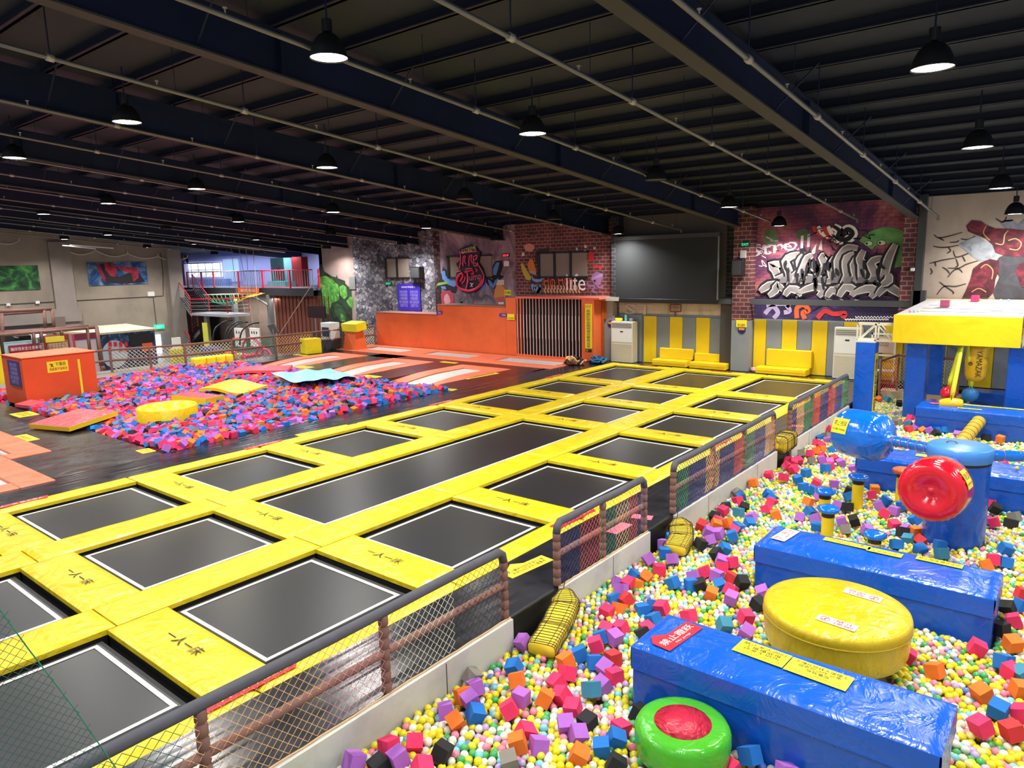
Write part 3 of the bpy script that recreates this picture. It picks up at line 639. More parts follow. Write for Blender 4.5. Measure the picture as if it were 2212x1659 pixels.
fence(13.26, 18.1, (14.93, 16.48), [('b', .6), ('o', 1.0), ('g', 1.2), ('r', 1.1), ('b', 1.3), ('r', 1.1), ('b', 1.2), ('g', 1)], 'far netted fence panel with orange and green netting', .11, .0055)
BY = [(-4.2, 3.05, 'long white painted kick board under the foreground fence'), (4.05, 6.47, 'white painted kick board under the second fence panel'), (7.35, 12.25, 'white painted kick board under the third fence panel'), (13.2, 18.15, 'white painted kick board under the far fence panel')]
for a, b, lab in BY:
    t = thing('kick_board', lab, 'board', (9.76, (a+b)/2, -.5))
    MB().box(9.735, 9.79, a, b, -.5, .0).build('board', BOARD, t, bevel=.004)
    jm = MB()
    for y in np.arange(a+1.3, b, 2.4): jm.box(9.789, 9.792, y-.006, y+.006, -.45, -.02)
    if len(jm.v): jm.build('joint', DGRY, t)
    rp = MB(); rp.tube([(9.745, a+(b-a)*i/40, .012+.006*math.sin(i*2.3)) for i in range(41)], .008, 5); rp.build('lacing_rope', NETC['b'] if a > 6 else NETC['o'], t)
struct('trim_61', MB().box(9.72, 9.74, -6, 22.3, -.5, dz-.002), BLK)
# netted yellow foam rolls in the openings
def bagroll(pts, w, th, lab):
    t = thing('netted_foam_roll', lab, 'foam roll', pts[-1], 'netted yellow foam rolls at the gaps of the fence')
    P_ = [Vector(p) for p in pts]; N = 14
    def curve(s): 
        k = s*(len(P_)-1); i = min(int(k), len(P_)-2); f = k-i; f = f*f*(3-2*f)*.5+f*.5; return P_[i]*(1-f)+P_[i+1]*f
    m = MB(); rows = []
    for i in range(N+1):
        c = curve(i/N); d = (curve(min(1, i/N+.02))-curve(max(0, i/N-.02))).normalized(); side = Vector((-d.y, d.x, 0)).normalized(); up = d.cross(side)*-1
        if up.z < 0: up = -up
        sc = (.35+.65*min(1, i/3))*(1+.03*math.sin(i*2.1)); SE = lambda q: math.copysign(abs(q)**.45, q)
        rows.append([c+side*(SE(math.cos(a))*w/2*sc)+up*(SE(math.sin(a))*th/2*sc) for a in [2*PI*(k+.5)/16 for k in range(16)]])
    v = [p for r_ in rows for p in r_]
    f = [(i*16+k, i*16+(k+1) % 16, (i+1)*16+(k+1) % 16, (i+1)*16+k) for i in range(N) for k in range(16)]+[tuple(range(16))[::-1], tuple(range(N*16, N*16+16))]
    m.add(v, f); m.build('foam_core', vinyl('netted_yellow_foam', (234, 200, 44), .7, .15), t, smooth=True)
    nm = MB(); cen = [sum(r_, Vector())/16 for r_ in rows]
    ex = [[c+(p-c)*1.06 for p in r_] for r_, c in zip(rows, cen)]
    NN = 2
    fine = []
    for i in range(N):
        for s_ in range(NN): fine.append([a.lerp(b, s_/NN) for a, b in zip(ex[i], ex[i+1])])
    fine.append(ex[-1])
    for r_ in fine[::1]: nm.tube(r_, .0034, 4, closed=True)
    for k in range(16):
        ln = [r_[k] for r_ in fine]; nm.tube(ln, .0034, 4)
    nm.build('net_cover', NETC['k'], t)
    tm = MB(); tm.tube([ex[0][k] for k in (4, 4)]+[Vector(pts[0])+Vector((-.05, .1, .2))], .006, 5); tm.build('tie_cord', NETC['k'], t)
    return t
bagroll([(9.86, 4.05, .0), (9.98, 3.85, -.12), (10.1, 3.45, -.2), (10.22, 3.02, -.24)], .34, .17, 'yellow foam roll in black netting at the nearest gap of the fence')
bagroll([(9.86, 7.3, -.02), (9.95, 7.2, -.14), (10.08, 6.95, -.2), (10.16, 6.55, -.24)], .36, .17, 'yellow foam roll in black netting at the second gap of the fence')
t = bagroll([(9.74, 12.28, .1), (9.74, 12.5, .08), (9.74, 12.9, .08), (9.74, 13.15, .1)], .36, .36, 'yellow foam roll in dark netting filling the third gap of the fence')
# foreground green net hanging at the left
t = thing('hanging_net', 'dark green net hanging in the lower left corner, nearest the camera', 'net', (10.4, -2, 0))
XG = 10.35
e0 = onx(-40, 1262, XG); e1 = onx(60, 1400, XG); e2 = onx(160, 1530, XG); e3 = onx(265, 1680, XG)
ymax = e3.y
def edge_y(z):
    ps = [(e0.z, e0.y), (e1.z, e1.y), (e2.z, e2.y), (e3.z, e3.y)]
    for (za, ya), (zb, yb) in zip(ps[:-1], ps[1:]):
        if zb <= z <= za: return ya+(yb-ya)*(z-za)/(zb-za)
    return ps[0][1] if z > ps[0][0] else ps[-1][1]
y00 = e0.y-1.2; z00 = e3.z-.3
net((XG, y00, z00), (0, 1, 0), (0, 0, 1), ymax-y00, e0.z+.4-z00, .052, .0016, clip=lambda a, b: y00+a < edge_y(z00+b)-.01, sag=.05).build('netting', NETC['d'], t)
MB().tube([e0, e1, e2, e3], .0038, 6).build('edge_rope', NETC['g'], t)
# ================================================================ ball pit shell
struct('floor', MB().box(9.73, 20, -6, 22.35, -.66, -.50), mat('pit_floor', (150, 150, 120), .8))
struct('trim_62', MB().box(9.73, 20, 22.3, 22.36, -.5, .0), BLK)
FOOT = []      # keep-out shapes for balls and cubes: (kind, params)
def bench(x0, x1, y0, y1, zt, lab, wr=True, signs=()):
    t = thing('blue_bench', lab, 'soft play bench', ((x0+x1)/2, (y0+y1)/2, -.5), 'long blue soft benches in the ball pit')
    zs = zt-.26
    MB().box(x0, x1, y0, y1, -.5, zs+.01).build('base', BLU, t, bevel=.03, seg=3)
    def f(u, v):
        e = min(u*(x1-x0), (1-u)*(x1-x0), v*(y1-y0), (1-v)*(y1-y0)); q = min(1, e/.05)
        return (x0-.012+(x1-x0+.024)*u, y0-.012+(y1-y0+.024)*v, zt-.03*(1-q)**2+.012*math.sin(PI*v)*math.sin(PI*u)*(1+.5*math.sin(u*9)))
    m = MB(); m.grid(f, 48, 18)
    for (a, b) in (((x0, y0), (x1, y0)), ((x1, y0), (x1, y1)), ((x1, y1), (x0, y1)), ((x0, y1), (x0, y0))):
        def g(u, v, a=a, b=b):
            px = a[0]+(b[0]-a[0])*u; py = a[1]+(b[1]-a[1])*u; nx, ny = (b[1]-a[1]), -(b[0]-a[0]); L = math.hypot(nx, ny)
            bul = .012+.006*math.sin(v*PI)+(.008 if v < .1 else 0); return (px+nx/L*bul, py+ny/L*bul, zs+(zt-.03-zs)*v)
        m.grid(g, 24, 6)
    m.build('cover', BLUT if wr else BLU, t, smooth=True)
    FOOT.append(('r', x0-.03, x1+.03, y0-.03, y1+.03)); return t
b1 = bench(11.5, 14.22, 2.86, 3.66, .35, 'nearest long blue bench with red and yellow warning stickers')
b2 = bench(11.47, 14.26, 6.36, 7.22, .25, 'long blue bench behind the yellow round seat')
b3 = bench(11.5, 17.0, 11.72, 12.7, .28, 'long blue bench behind the hammer tower')
b4 = bench(11.55, 17.0, 17.4, 18.35, .3, 'blue bench under the yellow topped canopy')
b5 = bench(12.35, 18.0, 20.75, 21.5, .22, 'farthest blue bench by the back walkway', False)
def topsticker(par, cx, cy, z, w, h, ang, m, words, notch=False):
    R = Matrix.Rotation(ang, 3, 'Z'); u = R @ Vector((1, 0, 0)); v = R @ Vector((0, 1, 0)); c = Vector((cx, cy, z))
    mm = MB().slab([c-u*w/2-v*h/2, c+u*w/2-v*h/2, c+u*w/2+v*h/2, c-u*w/2+v*h/2], (0, 0, .003))
    if notch: mm.slab([c-u*w/2+v*h/2, c-u*w*.32+v*h*1.0, c-u*w*.1+v*h/2], (0, 0, .003))
    st = mm.build('sticker', m, par)
    for (body, fu, fv, fw, fh, im) in words:
        MB().text(body, c+u*(fu-.5)*w+v*(fv-.5)*h+Vector((0, 0, .003)), u, v, fw*w, fh*h, lift=.0015).build('lettering', im, st)
topsticker(b1, 11.82, 3.25, .365, .62, .2, 1.45, SIGNR, [('禁止蹬跃', .5, .62, .86, .45, WINK), ('No jump', .5, .2, .4, .16, WINK)], True)
topsticker(b1, 12.62, 3.42, .372, .5, .26, -.06, SIGNY, [('禁止多人同时\n上推搡或推\n挤发生损伤', .5, .62, .86, .58, INK), (T_EN, .5, .15, .86, .2, INK)])
topsticker(b1, 13.16, 3.38, .372, .56, .26, -.06, SIGNY, [('不得在旋转大摆锤上\n做危险动作 以免\n导致事故', .5, .62, .86, .58, INK), (T_EN, .5, .15, .86, .2, INK)])
topsticker(b2, 11.72, 6.86, .268, .5, .2, 1.45, WINK, [('禁止蹬跃', .5, .55, .9, .7, REDK)])
topsticker(b2, 12.5, 7.02, .272, .6, .13, -.02, SIGNY, [('不得在旋转大摆锤上\n做危险动作 以免\n导致事故', .5, .5, .9, .8, INK)])
topsticker(b2, 12.98, 6.98, .272, .42, .14, -.02, SIGNY, [('禁止多人同时\n上推搡或推\n挤发生损伤', .5, .5, .9, .8, INK)])
topsticker(b2, 13.6, 7.05, .27, .52, .13, -.02, SIGNY, [('禁止抱球 禁止逆向', .5, .55, .9, .55, INK)])
topsticker(b4, 11.95, 17.95, .315, .35, .2, .1, SIGNR, [('禁止蹬跃', .5, .5, .8, .4, WINK)])
topsticker(b4, 13.3, 18.15, .318, 1.6, .14, 0, SIGNY, [('不得在旋转大摆锤上\n做危险动作 以免\n导致事故', .5, .5, .8, .8, INK)])
topsticker(b4, 12.7, 17.62, .318, .5, .11, 0, SIGNY, [('禁止抱球 禁止逆向', .5, .5, .9, .6, INK)])
topsticker(b3, 12.6, 12.35, .30, .35, .18, 0, SIGNY, [('禁止抱球 禁止逆向', .5, .5, .9, .4, INK)])
# things lying on bench 3
tag(MB().lathe([(0.001, -.035), (.02, -.029), (.035, 0), (.02, .029), (.001, .035)], (14.05, 12.2, .335), 16).build('plastic_ball', BALLM[1], smooth=True), 'single yellow plastic ball resting on the blue bench right of the hammer tower', 'ball')
t = thing('toy_car', 'tiny white and pink toy lying on the blue bench right of the hammer tower', 'toy', (14.32, 12.15, .3)); MB().obox((14.32, 12.15, .33), (.14, .07, .06)).build('body', WHT, t, bevel=.012); MB().obox((14.36, 12.16, .37), (.06, .05, .03)).build('cab', mat('toy_pink', (230, 90, 150), .4), t, bevel=.008)
# yellow round seat
c = Vector((12.93, 4.83, 0)); t = thing('round_podium', 'big round yellow seat with two white no stopping stickers', 'soft play seat', (c.x, c.y, -.5))
rt = Matrix.Rotation(math.radians(2), 3, 'X')
MB().lathe([(.66, -.10), (.70, -.07), (.73, .0), (.74, .12), (.74, .25), (.752, .26), (.752, .335), (.742, .37), (.71, .385), (.5, .392), (.001, .395)], (c.x, c.y, 0), 72).build('cover', vinyl('yellow_podium_vinyl', (208, 176, 16), .3, .55, 4, (1, 1, .35), .08, dist=1.5), t, smooth=True)
MB().lathe([(.30, -.5), (.34, -.4), (.40, -.28), (.52, -.1)], (c.x, c.y, 0), 32).build('spring_base', mat('striped_base', (44, 40, 24), .6), t, smooth=True)
MB().lathe([(.755, .255), (.759, .262), (.755, .269)], (c.x, c.y, 0), 72).build('seam', mat('yellow_seam', (200, 166, 20), .4), t, smooth=True)
for (dx, dy, ang, fl) in ((.12, -.42, -.1, 0), (.18, .4, PI-.1, 1)):
    topsticker(t, c.x+dx, c.y+dy, .398, .40, .14, ang, WINK, [('禁止\n停留', .68, .5, .5, .8, REDK)])
    R = Matrix.Rotation(ang, 3, 'Z'); q = Vector((c.x+dx, c.y+dy, .402))+R @ Vector((-.12, 0, 0))
    m = MB(); m.tube([q+Vector((.045*math.cos(a), .045*math.sin(a), 0)) for a in [2*PI*k/24 for k in range(24)]], .004, 4, closed=True); m.tube([q+Vector((-.03, -.03, 0)), q+Vector((.03, .03, 0))], .004, 4)
    m.tube([q+Vector((0, -.028, 0)), q+Vector((0, .02, 0))], .006, 4); m.build('pictogram', REDK, t)
FOOT.append(('c', c.x, c.y, .6))
# green disc
c = Vector((12.28, 2.40, 0)); t = thing('round_stool', 'round green disc with a pink centre in front of the nearest blue bench', 'soft play stool', (c.x, c.y, -.5))
MB().lathe([(.37, -.26), (.415, -.23), (.43, -.1), (.425, .0), (.40, .045), (.36, .058), (.26, .06)], (c.x, c.y, 0), 64).build('cover', GRN, t, smooth=True)
MB().lathe([(.25, .055), (.255, .062), (.001, .064)], (c.x, c.y, 0), 48).build('centre_patch', PNK, t, smooth=True)
MB().cyl((c.x, c.y, -.5), .2, .3, 24).build('base', BLK, t)
FOOT.append(('c', c.x, c.y, .36))
# mushroom posts
MU = [(11.85, 10.40, .24, BLU, 'blue capped yellow mushroom post, tallest of the blue ones', .5), (12.40, 11.25, .24, ORG, 'orange capped yellow mushroom post beside the hammer tower', .5), (11.50, 9.62, .12, BLU, 'blue capped mushroom post half hidden behind the nearer one', .45), (11.80, 8.72, .12, BLU, 'blue capped yellow mushroom post nearest the middle blue bench', .45), (12.50, 8.75, -.17, BLU, 'blue mushroom cap sunk low in the balls before the hammer tower', 0)]
for (x, y, zt, cm, lab, _) in MU:
    t = thing('mushroom_post', lab, 'soft play post', (x, y, -.5), 'mushroom posts in the ball pit')
    MB().cyl((x, y, -.5), .095, zt-.05+.5-.04, 24).build('post', YELB, t, smooth=False, bevel=.01); MB().cyl((x, y, zt-.12), .10, .07, 24).build('collar', BLK, t)
    MB().lathe([(.06, zt-.05), (.15, zt-.035), (.175, zt), (.17, zt+.03), (.12, zt+.055), (.001, zt+.06)], (x, y, 0), 32).build('cap', BLUI if cm is BLU else cm, t, smooth=True)
    FOOT.append(('c', x, y, .1))
# hammer tower
cx, cy = 13.43, 9.72
t = thing('hammer_tower', 'blue padded hammer tower with red and blue inflatable drums on its arms', 'soft play tower', (cx, cy, -.5))
MB().cyl((cx, cy, -.5), .43, 1.5, 56).build('column', BLU, t, bevel=.01)
MB().lathe([(.44, 1.0), (.45, 1.02), (.455, 1.1), (.45, 1.19), (.42, 1.215), (.001, 1.22)], (cx, cy, 0), 56).build('cap', mat('light_blue_cap', (64, 132, 214), .35, bump=.25, bs=3), t, smooth=True)
MB().cyl((cx, cy, .96), .435, .05, 56).build('gap_ring', BLK, t); 
m = MB(); m.tube([(cx-.12+.07*math.cos(a), cy+.05, 1.22+.035*math.sin(a)) for a in [PI*k/8 for k in range(9)]], .012, 6); m.build('lifting_ring', STEEL, t, smooth=True)
FOOT.append(('c', cx, cy, .43))
def drum(ang, arm, z, r, L, m, lab, dimple=False, tilt=0):
    d = Vector((math.cos(ang), math.sin(ang), tilt)).normalized(); s = Vector((cx, cy, 1.1)); c0 = Vector((cx, cy, z))+Vector((d.x, d.y, 0))*arm
    R = d.to_track_quat('Z', 'Y').to_matrix()
    mm = MB()
    st = Vector((cx, cy, 1.05))+Vector((d.x, d.y, 0))*.42; en = c0-d*L*.5
    N = 14; mm.tube([st.lerp(en, i/N) for i in range(N+1)], [.085+.006*math.sin(i*2.6) for i in range(N+1)], 14); mm.build('arm', BLUI, t, smooth=True)
    rg = MB()
    for k in range(5):
        p = st.lerp(en, .12+.18*k); a = d.orthogonal().normalized(); b = d.cross(a)
        rg.tube([p+(a*math.cos(q)+b*math.sin(q))*.094+d*(.02*math.sin(q)) for q in [2*PI*j/14 for j in range(14)]], .004, 4, closed=True)
    rg.build('arm_cord', mat('pink_cord', (196, 90, 120), .7), t)
    dm = MB()
    prof = [(.10, -L*.5), (.2, -L*.47), (r*.8, -L*.42), (r*.97, -L*.33), (r, -L*.15), (r*1.01, 0), (r, L*.2), (r*.985, L*.36), (r*.93, L*.44), (r*.80, L*.485), (r*.5, L*.47), (r*.25, L*.40), (r*.13, L*.36), (r*.09, L*.39), (.001, L*.40)] if dimple else [(.085, -L*.62), (.10, -L*.52), (.16, -L*.47), (r*.82, -L*.38), (r*.96, -L*.27), (r, -L*.1), (r, L*.25), (r*.98, L*.42), (r*.9, L*.475), (r*.7, L*.495), (.001, L*.5)]
    n = 64; v = []; 
    for i, (rr, zz) in enumerate(prof):
        for k in range(n):
            a = 2*PI*k/n; cr = 1+(.02*math.sin(a*30) if (dimple and 7 <= i <= 9) else (.03*math.sin(a*11+i)+.02*math.sin(a*23) if (not dimple and 1 <= i <= 4) else 0))
            v.append(c0+R @ Vector((rr*cr*math.cos(a), rr*cr*math.sin(a), zz)))
    dm.add(v, [(i*n+k, i*n+(k+1) % n, (i+1)*n+(k+1) % n, (i+1)*n+k) for i in range(len(prof)-1) for k in range(n)])
    ob = dm.build('inflatable_drum', m, t, smooth=True)
    ob['label'] = lab
    return c0, d, R, ob
A = math.radians
c0, d, R, ob = drum(A(155), 1.66, 1.02, .43, .9, BLUI, 'blue inflatable drum with a yellow no ball holding sticker', tilt=-.02)
# curved sticker on blue drum
def drumsticker(c0, R, r, a0, a1, z0, z1, words, par):
    def f(u, v, o=.006): 
        a = a0+(a1-a0)*v; return c0+R @ Vector(((r+o)*math.cos(a), (r+o)*math.sin(a), z0+(z1-z0)*u))
    s_ = MB().grid(f, 4, 10).build('sticker', SIGNY, par)
    for body, fu, fv, fw, fh in words:
        V, Fc, asp = TXT[body]; MB().add([f(fu+p[0]*fw, fv+p[1]*fh, .009) for p in V], Fc).build('lettering', INK, s_)
def facing(c0, R, px, py):   # drum-local angle of the side that faces a direction
    q = R.inverted() @ (CAM-c0); return math.atan2(q.y, q.x)
af = facing(c0, R, 0, 0)
q = R.inverted() @ Vector((0, 0, 1)); up = math.atan2(q.y, q.x); sg = 1 if math.sin(up-af) > 0 else -1
drumsticker(c0, R, .435, af-sg*.15, af+sg*.5, .38, .08, [('禁止抱球', .5, .66, .84, .36), ('No Ball Holding', .5, .25, .84, .16)], ob)
c0, d, R, ob = drum(A(266), 1.42, .88, .44, .72, REDI, 'red inflatable drum with a dimpled end facing the camera', dimple=True, tilt=.06)
drumsticker(c0, R, .445, A(0)+math.atan2((R.inverted() @ Vector((.9, 0, .5))).y, (R.inverted() @ Vector((.9, 0, .5))).x)-.3, math.atan2((R.inverted() @ Vector((.9, 0, .5))).y, (R.inverted() @ Vector((.9, 0, .5))).x)+.3, -.05, .24, [('禁止抱球', .5, .66, .84, .36), ('No Ball Holding', .5, .25, .84, .16)], ob)
drum(A(32), 2.4, 1.0, .43, .9, BLUI, 'blue inflatable drum on the right-hand arm')
# striped roller leaning behind
t = thing('striped_roller', 'mustard yellow foam roller with dark rings leaning on the far bench', 'foam roller', (12.85, 16.9, -.4))
a, b = Vector((12.7, 15.9, -.3)), Vector((12.95, 17.25, .1)); MB().tube([a.lerp(b, i/8) for i in range(9)], .15, 20).build('roller', mat('mustard_vinyl', (190, 158, 40), .45, 0, .1, 3), t, smooth=True)
rg = MB(); dd = (b-a).normalized(); aa = dd.orthogonal().normalized(); bb = dd.cross(aa)
for k in range(7): rg.tube([a.lerp(b, .1+.13*k)+(aa*math.cos(q)+bb*math.sin(q))*.152 for q in [2*PI*j/20 for j in range(20)]], .006, 4, closed=True)
rg.build('ring', DGRY, t)
# canopy with columns
t = thing('canopy', 'flat roofed canopy with a yellow padded front on blue padded columns', 'soft play canopy', (12.2, 20, -.5))
MB().box(10.72, 13.57, 18.35, 18.42, 1.80, 2.56).build('front_pad', vinyl('canopy_yellow', (238, 208, 10), .38, .3, 1.4), t, bevel=.012)
MB().add([(10.75, 18.42, 2.48), (13.55, 18.42, 2.48), (13.55, 23.0, 2.62), (10.75, 23.0, 2.62), (10.75, 18.42, 2.56), (13.55, 18.42, 2.56), (13.55, 23.0, 2.70), (10.75, 23.0, 2.70)], [(3, 2, 1, 0), (4, 5, 6, 7), (0, 1, 5, 4), (1, 2, 6, 5), (2, 3, 7, 6), (3, 0, 4, 7)]).build('roof_sheet', mat('roof_pale', (190, 190, 192), .5, 0, .08, 1), t)
rs = MB()
for k, y in enumerate((19.3, 20.2, 21.2)): rs.obox((12.3, y, 2.563+.0306*(y-18.42)), (2.4, .02, .006), Matrix.Rotation(.03*(k-1), 3, 'Z'))
rs.build('roof_seam', DGRY, t)
MB().box(10.75, 13.5, 22.8, 23.0, 2.66, 2.73).build('plywood_edge', WOOD, t)
def truss(x0, x1, y, z0, z1, name='truss'):
    m = MB()
    for yy in (y, y+.35):
        m.box(x0, x1, yy-.02, yy+.02, z0, z0+.05).box(x0, x1, yy-.02, yy+.02, z1-.05, z1)
        n = max(2, round((x1-x0)/.42)); 
        for k in range(n+1):
            x = x0+(x1-x0)*k/n; m.box(x-.02, x+.02, yy-.02, yy+.02, z0, z1)
            if k < n:
                xb = x0+(x1-x0)*(k+1)/n; m.tube([(x, yy, z0 if k % 2 == 0 else z1), (xb, yy, z1 if k % 2 == 0 else z0)], .017, 6)
    for x in (x0, x1):
        for z in (z0+.02, z1-.02): m.box(x-.02, x+.02, y, y+.35, z-.02, z+.02)
    m.build(name, CREAM, t)
truss(9.78, 10.72, 18.6, 1.78, 2.28); truss(10.8, 13.5, 18.6, 1.9, 2.3); truss(13.6, 16, 18.6, 1.78, 2.28)
m = MB()
for x in (10.75, 13.5): m.box(x-.03, x+.03, 18.9, 22.9, 1.85, 1.93)
m.build('side_beam', CREAM, t)
def column(x0, x1, y0, y1, z1, lab):
    q = MB().box(x0, x1, y0, y1, -.5, z1).build('column_pad', vinyl('column_blue', (16, 96, 214), .3, .6, 2.2, (1, 1, .6), .05, dist=1.4), t, bevel=.02); q['label'] = lab; FOOT.append(('r', x0, x1, y0, y1)); return q
q = column(9.78, 10.28, 18.5, 18.95, 1.75, 'blue padded column with a yellow side sticker, nearest the fence')
st_ = MB().box(10.285, 10.29, 18.55, 18.9, -.3, 1.45).build('side_sticker', SIGNY, t)
MB().text('禁\n止\n逗\n留', (10.295, 18.72, .55), (0, 1, 0), (0, 0, 1), .22, 1.5).build('lettering', INK, st_)
MB().box(9.78, 10.28, 18.5, 18.95, 1.75, 1.80).build('column_cap', WHT, t)
column(10.98, 11.48, 18.93, 19.4, 1.8, 'blue padded column in the middle of the canopy'); column(10.98, 11.48, 21.7, 22.2, 1.8, 'blue padded column at the back of the canopy'); column(13.3, 13.75, 18.93, 19.4, 1.8, 'blue padded column at the right of the canopy')
# hanging bags
def strap(pts, r, m, name='strap', par=None): return MB().tube(pts, r, 8).build(name, m, par, smooth=True)
YST = mat('lime_strap', (206, 206, 30), .5, 0, .1, 6)
t = thing('punch_bag', 'yellow punch bag with black lettering hanging under the canopy', 'punch bag', (12.55, 18.9, .6))
MB().lathe([(.05, .5), (.19, .56), (.25, .7), (.265, 1.1), (.25, 1.4), (.2, 1.5), (.05, 1.53)], (12.62, 19.0, .28), 28).build('bag', vinyl('mustard_bag', (226, 178, 20), .35, .2), t, smooth=True)
strap([(12.62, 19.0, 1.9), (12.62, 19.0, 2.3)], .02, YST, 'strap', t)
cdir = (CAM-Vector((12.62, 19, 1))); cdir.z = 0; cdir.normalize(); uu = Vector((-cdir.y, cdir.x, 0))
MB().text('YAMAZAK', Vector((12.62, 19.0, 1.3))+cdir*.27+uu*.06, (0, 0, -1), uu, .7, .13).build('lettering', INK, t)
m = MB(); q = Vector((12.62, 19.0, 1.3))+cdir*.255-uu*.13; m.tube([q+uu*.04*math.cos(a)+Vector((0, 0, .04*math.sin(a))) for a in [2*PI*k/16 for k in range(16)]], .009, 5, closed=True); m.lathe([(.001, 0), (.015, 0.002)], q, 10, R=cdir.to_track_quat('Z', 'Y').to_matrix()); m.build('emblem', INK, t)
for (x, y, z, r, m_, ax, lab, sx) in ((12.1, 18.55, .5, .2, REDI, 'z', 'glossy red swing bag hanging under the canopy', 0), (12.55, 18.9, .46, .2, mat('sky_blue_bag', (44, 124, 188), .35), 'z', 'blue swing bag hanging under the canopy', 0), (12.26, 17.9, .34, .16, vinyl('mustard_bag', (226, 178, 20), .35, .2), 'x', 'mustard yellow swing bag hanging lowest under the canopy', 1)):
    t = thing('swing_bag', lab, 'punch bag', (x, y, z-r), 'swing bags under the canopy')
    if sx:
        m = MB(); N = 12; a_, b_ = Vector((x-.26, y-.02, z-.02)), Vector((x+.26, y+.02, z+.03)); m.tube([a_.lerp(b_, i/N) for i in range(N+1)], [r*math.sin(PI*(.12+.76*i/N))**.45 for i in range(N+1)], 20); m.build('bag', m_, t, smooth=True)
    else: MB().lathe([(.001, -r*.95), (r*.5, -r*.85), (r*.9, -r*.35), (r, 0), (r*.9, r*.4), (r*.55, r*.8), (.04, r)], (x, y, z), 24, R=Matrix.Rotation(.5, 3, 'X')).build('bag', m_, t, smooth=True)
    top = Vector((12.35+.1*(x-12.3), 18.7, 2.1)); strap([(x, y, z+r*.6), (x+.02, y, z+.35), tuple(top)], [.035, .06, .03], YST, 'strap', t)
    m = MB()
    for k in range(4): m.tube([(x, y, z+.26), (x+.09*math.cos(k*1.6), y+.09*math.sin(k*1.6), z+.2), (x+.12*math.cos(k*1.6), y+.12*math.sin(k*1.6), z+.02)], .008, 5)
    m.build('harness', BLK, t)
def onroof2(px, py):
    d = ray(px, py); t = (2.56-.0306*18.42+.0306*CAM.y-CAM.z)/(d.z-.0306*d.y); q = CAM+d*t
    if q.y > 22.7: q.y = 22.7; q.z = 2.691
    return q
# odds on canopy roof
for (px, py, s, m_, lab) in ((2041, 657, .22, vinyl('dusty_pink_foam', (170, 80, 108), .8, 0), 'dusty pink foam block near the left of the canopy roof'), (2106, 645, .2, FOAM['p'], 'red foam block far back on the canopy roof')):
    q = onroof2(px, py+7); tag(MB().obox((q.x, q.y, q.z+s/2), (s, s, s*.9)).build('foam_block', m_, bevel=.01), lab, 'foam block')
for (px, py, m_, w_) in ((1966, 675, 3, 'pink plastic ball at the left edge of the canopy roof'), (1975, 675, 4, 'pale blue plastic ball at the left edge of the canopy roof'), (1985, 674, 7, 'cream plastic ball at the left edge of the canopy roof'), (2118, 650, 1, 'yellow plastic ball beside the red foam block on the canopy roof'), (2180, 650, 4, 'pale blue plastic ball far right on the canopy roof'), (2162, 651, 0, 'white plastic ball far back on the canopy roof')):
    q = onroof2(px, py)+Vector((0, 0, .036)); tag(MB().lathe([(0.001, -.036), (.02, -.03), (.036, 0), (.02, .03), (.001, .036)], q, 14).build('plastic_ball', BALLM[m_], smooth=True), w_, 'ball')
q = onroof2(2153, 672); tag(MB().obox((q.x, q.y, q.z+.045), (.28, .12, .09), Matrix.Rotation(.3, 3, 'Z')).build('lost_shoe', WHT, bevel=.03, seg=3), 'small white object lying on the canopy roof near its front edge', 'toy')
# far low fence behind the canopy
t = thing('net_fence', 'low netted fence with brown sleeves behind the blue columns', 'fence', (10.5, 21.9, -.4))
m = MB(); foam_tube(m, (9.9, 21.2, .9), (10.25, 21.95, 1.02), .04, .1); foam_tube(m, (10.25, 21.95, 1.02), (11.9, 21.95, .98), .04, .1); m.build('top_rail', mat('pink_brown_foam', (158, 104, 96), .75), t, smooth=True)
m = MB()
for (x, y) in ((9.9, 21.2), (10.25, 21.95), (11.0, 21.95), (11.9, 21.95)): foam_tube(m, (x, y, -.3), (x, y, .95), .035, .1)
m.build('post', mat('pink_brown_foam', (158, 104, 96), .75), t, smooth=True)
net((9.9, 21.2, -.1), (.35, .75, 0), (0, 0, 1), .82, 1.0, .11, .007).build('net', NETC['r'], t); net((10.25, 21.93, -.1), (1, 0, 0), (0, 0, 1), 1.6, 1.05, .11, .007).build('net', NETC['w'], t)
tag(MB().box(9.8, 12.0, 21.7, 22.28, -.5, -.12).build('ledge_board', WOOD), 'pale plywood ledge at the far edge of the ball pit', 'board')
tag(MB().obox((10.8, 21.85, -.02), (.2, .2, .2)).build('foam_block', FOAM['b'], bevel=.008), 'blue foam cube sitting on the plywood ledge by the low netted fence', 'foam block')
